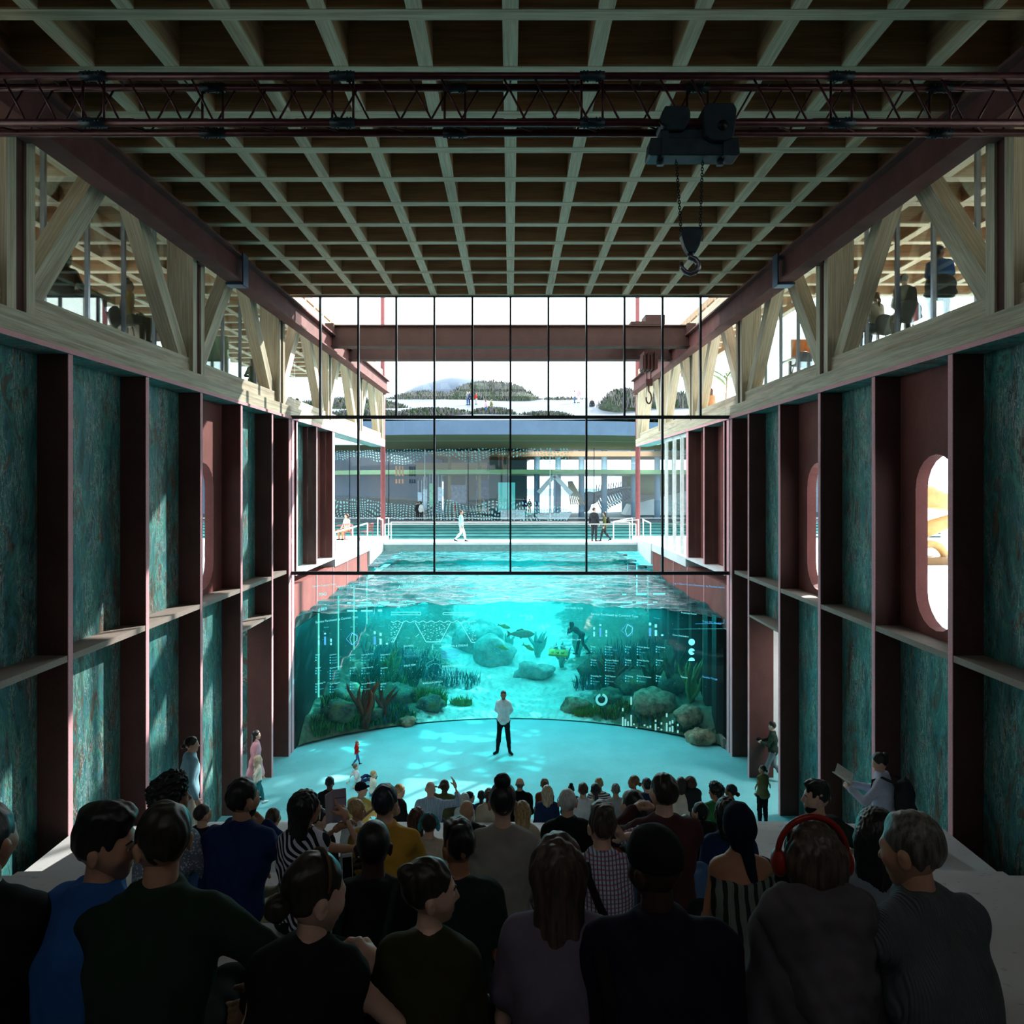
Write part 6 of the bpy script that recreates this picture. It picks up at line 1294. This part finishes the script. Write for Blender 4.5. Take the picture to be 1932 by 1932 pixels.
for s in (-1, 1): m = MB(); m.tube([h((s*.075,.09,.012)), h((s*.088,.02,.012)), h((s*.086,-.02,.0))], .003, 6); m.build('temple', CL['black'], t)
m = MB(); m.tube([h((-.075,.09,.012)), h((-.03,.1,.016)), h((0,.105,.014)), h((.03,.1,.016)), h((.075,.09,.012))], .003, 6); m.build('rim', CL['black'], t)
h = hloc(D['headband']); m = MB(); m.tube([h((.083*math.cos(a), .0, .036+.0985*math.sin(a))) for a in [math.pi*k/14 for k in range(15)]], .006, 6); o = m.build('headband', CL['brown']); tag(o, 'thin brown headband over the dark hair of the woman with raised hand', 'headband')
h = hloc(D['tiara']); m = MB(); m.tube([h((.083*math.cos(a), -.0, .03+.105*math.sin(a))) for a in [math.pi*k/12 for k in range(13)]], .007, 6); m.ell(h((.02,.0,.14)), .02); o = m.build('hair_bow', CL['white']); tag(o, 'white hair bow on the dark haired woman behind the brochure', 'hair bow')
# ------------------------------------------------------------------ upper lounge furniture
SHELL = plain('grey chair shell', (74,84,88), .35); LEGW = plain('pale ash leg', (176,148,112), .5)
def lounge_chair(x, y, zs, rz, label, mat=SHELL, z0=10.9):
    R_ = Matrix.Translation((x, y, 0)) @ Matrix.Rotation(rz, 4, 'Z'); q = lambda a, b, c: R_ @ Vector((a, b, c)); t = thing('lounge_chair', (x, y, z0), label, 'chair', 'shell chairs in the upper lounge')
    v, f = isosurf([RC_((-.12,0,zs-.05), (.12,0,zs-.05), .13, .13, (1,1.3,.25), .05), RC_((-.1,-.24,zs+.12), (.1,-.24,zs+.12), .11, .11, (1,.2,1), .08), RC_((0,-.2,zs), (0,-.23,zs+.1), .16, .16, (1,.2,1), .06)], .025); v = np.array([q(*p) for p in v]); link('shell', np_mesh('shell', [(v, f, 0)], [mat]), t)
    for a in (-1, 1):
        for b in (-1, 1): m = MB(); m.tube([q(a*.1, b*.1, zs-.07), q(a*.2, b*.2, z0)], .016, 6); m.build('leg', LEGW, t)
lounge_chair(LB['o'].location.x, 12.8, 11.70, -.5, 'tall grey shell chair under the person in royal blue'); lounge_chair(8.6, 12.2, 11.75, .9, 'empty tall grey shell chair behind the timber diagonal')
lounge_chair(LD['o'].location.x, 14.6, 11.70, -.3, 'tall dark shell chair under the person in black on the right'); lounge_chair(LR['o'].location.x, 15.7, 11.68, .2, 'tall grey shell chair under the woman with the braid')
lounge_chair(LK['o'].location.x, 12.6, 11.50, .2, 'tall chair at the desk of the left lounge'); lounge_chair(LO['o'].location.x, 14.95, 11.68, -.6, 'tall chair under the person in orange in the left lounge')
t = thing('long_desk', (-9.3, 14.2, 10.9), 'long dark desk with raised wooden top in the left lounge', 'desk'); m = MB(); m.box(-10.6, -8.5, 14.0, 14.8, 11.5, 12.1); m.build('front', plain('dark green laminate', (26,40,38)), t); m = MB(); m.box(-10.7, -8.4, 13.9, 14.9, 12.1, 12.16); m.build('desk_top', M['wx'], t)
for x in (-10.4, -8.7): m = MB(); m.box(x-.03, x+.03, 14.3, 14.4, 10.9, 11.5); m.build('leg', M['steel'], t)
railing('lounge_railing', [(-11.4, 13.6, 12.0), (-9.3, 15.2, 12.0), (-8.4, 17.4, 12.0)], 'thin white railing in the left lounge', h=.6, w=.02)
pr = MB(); pr.box(-11.5, -8.3, 15.2, 17.5, 11.8, 11.98); tag(pr.build('raised_platform', plain('grey platform', (90,84,78))), 'raised grey platform carrying the railing in the left lounge', 'platform')
t = thing('sofa', (-8.9, 21.0, 10.9), 'green high backed booth sofa in the left lounge near the glass', 'sofa'); SG_ = plain('sofa green', (70,110,82)); m = MB(); m.box(-9.6, -8.3, 20.0, 20.6, 11.5, 11.75); m.build('seat', SG_, t, .05); m = MB(); m.box(-9.6, -8.3, 20.6, 20.75, 11.5, 12.6); m.build('backrest', SG_, t, .05)
for x in (-9.5, -8.4): m = MB(); m.box(x-.03, x+.03, 20.1, 20.6, 10.9, 11.5); m.build('leg', M['steel'], t)
t = thing('orange_divider', (8.55, 20.4, 10.9), 'translucent orange desk divider in the right lounge', 'divider'); m = MB(); m.box(8.15, 8.95, 20.4, 20.44, 11.85, 12.45); m.build('panel', plain('orange acrylic', (214,112,24), .3), t); m = MB(); m.box(8.0, 9.1, 19.9, 20.8, 11.8, 11.85); m.build('desk_top', M['white'], t)
for x in (8.1, 9.0): m = MB(); m.box(x-.03, x+.03, 20.3, 20.4, 10.9, 11.8); m.build('leg', M['steel'], t)
lounge_chair(8.05, 19.6, 11.6, .2, 'dark shell chair left of the orange divider'); lounge_chair(9.0, 19.5, 11.6, -.2, 'dark shell chair right of the orange divider')
def potted(x, y, z, h, label, n=9, seed=1):
    rr = random.Random(seed); t = thing('potted_plant', (x, y, z), label, 'plant', 'tall plants of the right gallery'); m = MB(); m.tube([(x,y,z), (x,y,z+.4)], [.2,.26], 14); m.build('pot', M['white'], t); m = MB(); m.tube([(x,y,z+.4), (x+.05,y,z+h*.6)], .03, 6); m.build('stem', LEGW, t)
    for k in range(n):
        a = rr.uniform(0, 6.28); L = h*rr.uniform(.3, .5); b = Vector((x+.05, y, z+h*rr.uniform(.45, .62))); d = Vector((math.cos(a), math.sin(a)*.6, 0)); m = MB(); up = Vector((0,0,1)); sd = d.cross(up); pts = [b + d*L*f + up*L*(.9*f-.9*f*f*.6) for f in (0,.25,.5,.75,1)]; ws = [.02,.09,.11,.08,.005]
        vs = [];
        for p, w in zip(pts, ws): vs += [p-sd*w, p+sd*w]
        m.add(vs, [(2*i,2*i+1,2*i+3,2*i+2) for i in range(4)]); m.build('leaf', plain('leaf green', (120,150,92), .5), t)
potted(8.4, 27.4, 10.85, 2.6, 'tall leafy plant in the right gallery beside the timber post', 9, 3); potted(8.35, 25.4, 10.85, 2.2, 'second spiky plant in the right gallery', 10, 5)
# ------------------------------------------------------------------ pictures of light on the aquarium glass
CY = glow('cyan light graphics', (120,250,255), 1.25); BL = glow('blue light graphics', (80,190,255), 1.0); CYD = glow('dim cyan graphics', (70,226,240), .9)
def gl(px, py, off=.04):
    a = (px-963)/F; A_ = 1+a*a; B_ = -2*AC; C_ = AC*AC-(AR-off)**2; Y = (-B_+math.sqrt(B_*B_-4*A_*C_))/(2*A_); return at(px, py, Y)
def fan(pts, n=6):
    out = []
    for (a, b), (c, d) in zip(pts, pts[1:]): out += [gl(a+(c-a)*i/n, b+(d-b)*i/n) for i in range(n)]
    return out + [gl(*pts[-1])]
def line(t, pts, nm='outline', r=.011, mat=CY, n=5): m = MB(); m.tube(fan(pts, n), r, 4); return m.build(nm, mat, t)
def bars(t, rects, nm='bar', mat=CY):
    for x0, y0, x1, y1 in rects: m = MB(); m.prism([gl(x0,y0), gl(x1,y0), gl(x1,y1), gl(x0,y1)], (0,.008,0)); m.build(nm, mat, t)
def word(t, px, py, txt, hpx, mat=CY, nm='caption'):
    p = gl(px, py); cu = bpy.data.curves.new(nm, 'FONT'); cu.body = txt; cu.size = hpx/F*p.y*1.42; cu.materials.append(mat); o = bpy.data.objects.new(nm, cu); COL.objects.link(o)
    COL.objects.unlink(o); bpy.context.view_layer.update(); me = bpy.data.meshes.new_from_object(o); bpy.data.objects.remove(o); me.name = nm
    o = bpy.data.objects.new(nm, me); COL.objects.link(o); o.location = p; o.rotation_euler = (math.pi/2, 0, -math.atan2(p.x, p.y-AC)); put(o, t); return o
def display(px, py, label): return thing('light_display', gl(px, py), label, 'display', 'light graphics on the aquarium glass')
def survey(t, dx, dy, dim):
    X = lambda a: a+dx; Y_ = lambda b: b+dy
    word(t, X(595), Y_(1176), 'Service Purchased by Contract Type', 4.2)
    bars(t, [(X(600),Y_(1199),X(603),Y_(1204)), (X(600),Y_(1208),X(603),Y_(1217)), (X(611.5),Y_(1194),X(615),Y_(1197)), (X(623),Y_(1205),X(626),Y_(1211)), (X(623),Y_(1213),X(626),Y_(1217))]); bars(t, [(X(611.5),Y_(1201),X(615),Y_(1217)), (X(705),Y_(1201),X(709),Y_(1216))], mat=BL); bars(t, [(X(705),Y_(1191),X(709),Y_(1196)), (X(716),Y_(1194),X(720),Y_(1200)), (X(716),Y_(1205),X(720),Y_(1216)), (X(728),Y_(1213),X(732),Y_(1216))])
    c = (X(664.5), Y_(1205)); line(t, [(c[0]+r*12.5*math.cos(a), c[1]+12*math.sin(a)) for r, a in ((1,-1.65),(1,-.62),(1,.72),(1,1.62),(.9,3.1),(1,-1.65))], 'radar_outline', .008, BL, 3)
    line(t, [(c[0]+12.5*x, c[1]+12*y) for x, y in ((0,-.9),(.75,-.4),(.65,.3),(0,.98),(-.35,.1),(0,-.9))], 'radar_outline', .007, CY, 3)
    for px, py, w in ((611,1185,'Partner'),(661,1184,'Fiber Tier'),(714,1183,'Two year')): word(t, X(px), Y_(py), w, 2.4, CYD)
    cols = (595, 622, 660, 682, 718); heads = (('Senior','Contract','Partner','Internet Service','Dependents'), ('Gender','Payment Method','Multiple','Online Security','Paperless'), ('Streaming TV','Tech Support','Streaming','Device Protection','Backup'))
    its = ((('Yes','No'),('Month to month','One year','Two year'),('Yes','No'),('DSL','Fiber optic','No'),('Yes','No')), (('Female','Male'),('Electronic check','Bank transfer','Credit card','Mailed check'),('Yes','No'),('Yes','No service'),('Yes','No')), (('Yes','No service','No'),('Yes','No service','No'),('Yes','No'),('Yes','No service'),('Yes','No')))
    for r, y0 in enumerate((1237, 1262, 1292)):
        for c_, x in enumerate(cols):
            word(t, X(x), Y_(y0), heads[r][c_], 2.6)
            for k, w in enumerate(its[r][c_]):
                yy = y0+5+5*k; bars(t, [(X(x),Y_(yy-2.5),X(x+2.2),Y_(yy))], 'check_box', CYD); word(t, X(x+4), Y_(yy), w, 2.0, CYD)
t = display(660, 1240, 'survey of small lists and bars beside the left glowing strips'); survey(t, 0, 0, 1)
t = display(1172, 1230, 'survey of small lists and bars in front of the right piles'); survey(t, 519.5, -16, 1)
t = display(620, 1107, 'line of small cyan writing and numbers at the upper left of the glass'); word(t, 589, 1108, 'Telecom Customer Churn', 3.2); word(t, 633, 1108, 'Data and Churn by Contract Analytics', 3.0); word(t, 601, 1125, '7043', 6); word(t, 601, 1153, '1869', 6); word(t, 633, 1119, 'Customer Churn', 2.6, CYD)
bars(t, [(655,1136,662,1139),(680,1136,701,1139),(713,1135,735,1139),(655,1151,674,1154),(681,1151,703,1154),(713,1150,721,1154)], 'tally')
t = display(1200, 1095, 'line of small cyan writing and numbers at the upper right of the glass'); word(t, 1108, 1092, 'Telecom Customer Churn', 3.0); word(t, 1150, 1103, 'Customer Churn by Contract Type', 2.6); word(t, 1121, 1109, '7043', 5); word(t, 1121, 1138, '1869', 5); word(t, 1067, 1095, 'Gender Pie', 3)
bars(t, [(1174,1120,1182,1123),(1200,1119,1220,1123),(1232,1119,1255,1122),(1174,1135,1193,1138),(1200,1135,1222,1138),(1232,1135,1240,1137)], 'tally'); word(t, 1269, 1102, 'Top 3 Churn Factors Determined by Machine Learning', 3.2, BL)
t = display(830, 1190, 'diagram of three net pens full of small fish with the question above it'); word(t, 751, 1101, 'What is an', 5); word(t, 751, 1111, 'Atlantic salmon net pen?', 6.5)
for w, px, py, h_ in (('CHEMICALS',845,1138,3.4),('FEED & WASTE',752,1138,3.4),('ESCAPES',762,1221,3.4),('PARASITES & DISEASE',833,1222,3.8),('WILD FISH',762,1258,3.4),('MARINE MAMMALS',834,1259,3.6),('SEAFLOOR IMPACT',797,1291,3.2)): word(t, px, py, w, h_)
for k in range(7): line(t, [(833,1226+2.6*k),(868-(k%3)*3,1226+2.6*k)], 'text_line', .006, BL, 2)
for k in range(6): line(t, [(834,1264+2.6*k),(874-(k%3)*3,1264+2.6*k)], 'text_line', .004, CYD, 2)
for k in range(6): line(t, [(762,1226+2.6*k),(798-(k%3)*3,1226+2.6*k)], 'text_line', .004, CYD, 2)
wv = [(738+160*k/60, 1173+1.6*math.sin(k*1.05)) for k in range(61)]; line(t, wv, 'wave_line', .010, CY, 1)
for p in ([(743,1211),(761,1173)], [(783,1174),(804,1211),(831,1211),(850,1175)], [(868,1174),(890,1212),(897,1212)], [(738,1211),(743,1211)]): line(t, p, 'pen_outline', .011)
line(t, [(738,1155),(794,1155),(794,1160),(738,1160)], 'pen_frame', .010); line(t, [(897,1156.5),(836,1156),(836,1159.5),(897,1160.5)], 'pen_frame', .010); line(t, [(816.5,1216),(816.5,1226)], 'tick', .009); line(t, [(784,1202),(791,1196)], 'tick', .009); line(t, [(843,1197),(850,1203)], 'tick', .009)
rr = random.Random(4); pts = []
while len(pts) < 84:
    x, y = rr.uniform(738, 897), rr.uniform(1177, 1209); f = (y-1174)/37
    if x < 759-f*16 or 787+f*19 < x < 847-f*19 or x > 871+f*21:
        if all((x-a)**2/9+(y-b)**2/3 > 1.8 for a, b in pts): pts.append((x, y))
for x, y in pts: m = MB(); m.ell(gl(x, y), (.03,.008,.010), 6, 4); m.build('fish_mark', CY, t)
line(t, [(803,1256),(806,1252),(812,1248),(818,1246),(820,1240),(824,1243),(826,1245),(834,1245),(840,1249),(836,1252),(830,1253),(831,1257),(826,1253),(818,1252),(810,1256),(806,1259),(803,1256)], 'orca_outline', .006, CYD, 2)
t = display(1134, 1320, 'bright ring chart on the glass above the olive rock'); m = MB(); ro, ri = 11.5, 7
for k in range(28):
    a, b = 2*math.pi*(k+.5)/30-1.5, 2*math.pi*(k+1.5)/30-1.5; m.prism([gl(1135+ro*math.cos(a),1320+ro*math.sin(a)), gl(1135+ro*math.cos(b),1320+ro*math.sin(b)), gl(1135+ri*math.cos(b),1320+ri*math.sin(b)), gl(1135+ri*math.cos(a),1320+ri*math.sin(a))], (0,.006,0))
m.build('ring', glow('ring chart light', (110,236,236), .85), t)
t = display(1220, 1365, 'row of small vertical bars low on the right of the glass')
for x, y0, y1 in ((1175,1353,1370),(1180,1357,1370),(1185,1361,1370),(1191,1349,1370),(1175,1336,1342),(1191,1315,1330),(1196,1365,1368),(1201,1372,1374),(1216,1367,1370),(1222,1371,1373),(1227,1369,1373),(1237,1358,1362),(1237,1366,1378),(1242,1372,1374),(1248,1363,1367),(1248,1375,1378),(1258,1346,1353),(1258,1364,1380),(1264,1361,1367),(1264,1372,1380),(1269,1359,1365),(1269,1370,1381),(1279,1366,1370),(1279,1378,1383)): bars(t, [(x-1.5,y0,x+1.5,y1)], 'bar', glow('pale bar light', (150,240,236), .8))
t = display(1305, 1220, 'three round pie charts stacked between the piles')
for k, (y, a0, a1) in enumerate(((1211.5,0,6.283),(1229.5,.55,6.0),(1247,3.2,6.2))):
    m = MB(); n = 26; m.prism([gl(1305,y)]*0 + ([gl(1305,y)] if k else []) + [gl(1305+6*math.cos(a0+(a1-a0)*i/n), y+6.3*math.sin(a0+(a1-a0)*i/n)) for i in range(n+(1 if k else 0))], (0,.006,0)); m.build('pie', CY, t)
word(t, 1269, 1199, 'Churn Distribution', 2.8, CY); word(t, 1325, 1174, 'Train ML Model', 4, BL); line(t, [(1312,1177),(1366,1176),(1366,1168)], 'bracket', .005, BL); word(t, 1284, 1278, 'Tenure', 3.2); word(t, 1325, 1278, 'Monthly Charge', 3.2, BL); word(t, 1285, 1157, 'Prediction Funnel', 3); line(t, [(1271,1187),(1385,1186)], 'dotted_line', .003, CYD)
t = display(1060, 1200, 'small captions around the submersible and the diver'); word(t, 1038, 1196, 'Atlantic Farmed Salmon by Sea', 2.4); word(t, 1057, 1207, 'Total Production 2018', 3); word(t, 1063, 1148, 'Churn Model 26.5%', 3.2)
for px in (1034, 1050, 1066, 1081): word(t, px, 1246, 'Pen', 2.4)
# drifting white specks
m = MB(); rr = random.Random(11)
for k in range(900):
    px = rr.gauss(800, 75) if k < 620 else rr.uniform(600, 1350); py = rr.uniform(1158, 1385); g_ = gl(px, py); q = at(px, py, g_.y + rr.uniform(.25, 2.2)); 
    if abs(q.x) > 6.5 or q.z < bed(q.x, q.y)+.05 or q.z > 3.9: continue
    m.ell(q, rr.uniform(.006, .016), 5, 3)
tag(m.build('plankton', glassy('speck', (1,1,1), 1) if False else plain('white speck', (236,250,250), .5)), 'white specks drifting in the water', 'plankton', None, 'stuff')
# diver
p = at(1098, 1192, 27.5); dv = person(1098, 1180, 27.5, p.z-.9, 'diver in dark suit swimming behind the bubbles', sit=False, yaw=1.2, lean=1.0, arms=('hold','hold'), top_m=CL['charcoal'], bot_m=CL['black'], hair=('hood', CL['black']), legs='walk', H=1.5)
# ------------------------------------------------------------------ light and camera
w = bpy.data.worlds.new('sky'); SC.world = w; w.use_nodes = True; nt = w.node_tree; nt.nodes.clear()
out = nt.nodes.new('ShaderNodeOutputWorld'); bg = nt.nodes.new('ShaderNodeBackground'); tc = nt.nodes.new('ShaderNodeTexCoord')
mp = nt.nodes.new('ShaderNodeMapping'); mp.inputs['Scale'].default_value = (1, 1, 2.5)
ns = nt.nodes.new('ShaderNodeTexNoise'); ns.inputs['Scale'].default_value = 3.2; ns.inputs['Detail'].default_value = 5
rp = nt.nodes.new('ShaderNodeValToRGB'); rp.color_ramp.elements[0].position = .38; rp.color_ramp.elements[0].color = (.62, .80, .95, 1)
rp.color_ramp.elements[1].position = .56; rp.color_ramp.elements[1].color = (.96, 1, 1, 1)
L = nt.links.new
L(tc.outputs['Generated'], mp.inputs['Vector']); L(mp.outputs[0], ns.inputs['Vector']); L(ns.outputs['Fac'], rp.inputs['Fac']); L(rp.outputs[0], bg.inputs[0])
bg.inputs[1].default_value = 4.4; L(bg.outputs[0], out.inputs[0])
sun = bpy.data.lights.new('sun', 'SUN'); sun.energy = 18.0; sun.angle = math.radians(.7); sun.color = (1, .97, .92)
so = bpy.data.objects.new('sun', sun); COL.objects.link(so)
d = Vector((-.665, -.747, -.64)); so.rotation_euler = d.to_track_quat('-Z', 'Y').to_euler()
cam = bpy.data.cameras.new('camera'); co = bpy.data.objects.new('camera', cam); COL.objects.link(co)
co.location = (0, 0, EYE); co.rotation_euler = (math.pi/2, 0, 0)
cam.sensor_width = 36; cam.lens = F/1932*36; cam.shift_x = (966-963)/1932; cam.shift_y = (913-966)/1932; cam.clip_end = 600
SC.camera = co
vs = SC.view_settings; vs.view_transform = 'Standard'; vs.look = 'None'; vs.gamma = 1; vs.use_curve_mapping = False; vs.exposure = 0.0
cy = SC.cycles
cy.max_bounces = 8; cy.diffuse_bounces = 4; cy.glossy_bounces = 3; cy.transmission_bounces = 4; cy.transparent_max_bounces = 24; cy.volume_bounces = 0
cy.use_denoising = True; cy.caustics_reflective = False; cy.caustics_refractive = False; cy.sample_clamp_indirect = 6

# added unseen spot imitating water caustics on the stage floor
pj = bpy.data.lights.new('caustic_fill', 'SPOT'); pj.energy = 2600; pj.spot_size = math.radians(62); pj.spot_blend = .6; pj.color = (.0, .85, 1); pj.shadow_soft_size = .05; pj.use_nodes = True
t = pj.node_tree; em = t.nodes['Emission']; tc = t.nodes.new('ShaderNodeTexCoord'); mp = t.nodes.new('ShaderNodeMapping'); mp.inputs['Scale'].default_value = (9, 9, 9)
nz = t.nodes.new('ShaderNodeTexNoise'); nz.inputs['Scale'].default_value = 1.2; mx = t.nodes.new('ShaderNodeMix'); mx.data_type = 'RGBA'; mx.inputs[0].default_value = .28
vo = t.nodes.new('ShaderNodeTexVoronoi'); vo.feature = 'DISTANCE_TO_EDGE'; rp = t.nodes.new('ShaderNodeValToRGB'); rp.color_ramp.elements[0].color = (1,1,1,1); rp.color_ramp.elements[0].position = .0; rp.color_ramp.elements[1].position = .06; rp.color_ramp.elements[1].color = (.22,.22,.22,1)
t.links.new(tc.outputs['Normal'], mp.inputs[0]); t.links.new(mp.outputs[0], nz.inputs[0]); t.links.new(mp.outputs[0], mx.inputs[6]); t.links.new(nz.outputs['Color'], mx.inputs[7]); t.links.new(mx.outputs[2], vo.inputs['Vector']); t.links.new(vo.outputs['Distance'], rp.inputs[0]); t.links.new(rp.outputs[0], em.inputs['Strength'])
po = bpy.data.objects.new('caustic_fill', pj); COL.objects.link(po); po.location = (.6, 15.5, 13.7); po.rotation_euler = (Vector((.6, 20.5, 0)) - po.location).to_track_quat('-Z', 'Y').to_euler()

sl = bpy.data.lights.new('floor_fill', 'SPOT'); sl.energy = 2600; sl.spot_size = math.radians(40); sl.spot_blend = .8; sl.color = (.86, 1, 1); sl.shadow_soft_size = .15  # added unseen spot to brighten the left front of the floor
o = bpy.data.objects.new('floor_fill', sl); COL.objects.link(o); o.location = (-1.2, 13.0, 13.7); o.rotation_euler = (Vector((-4.6, 17.6, 0)) - o.location).to_track_quat('-Z', 'Y').to_euler()
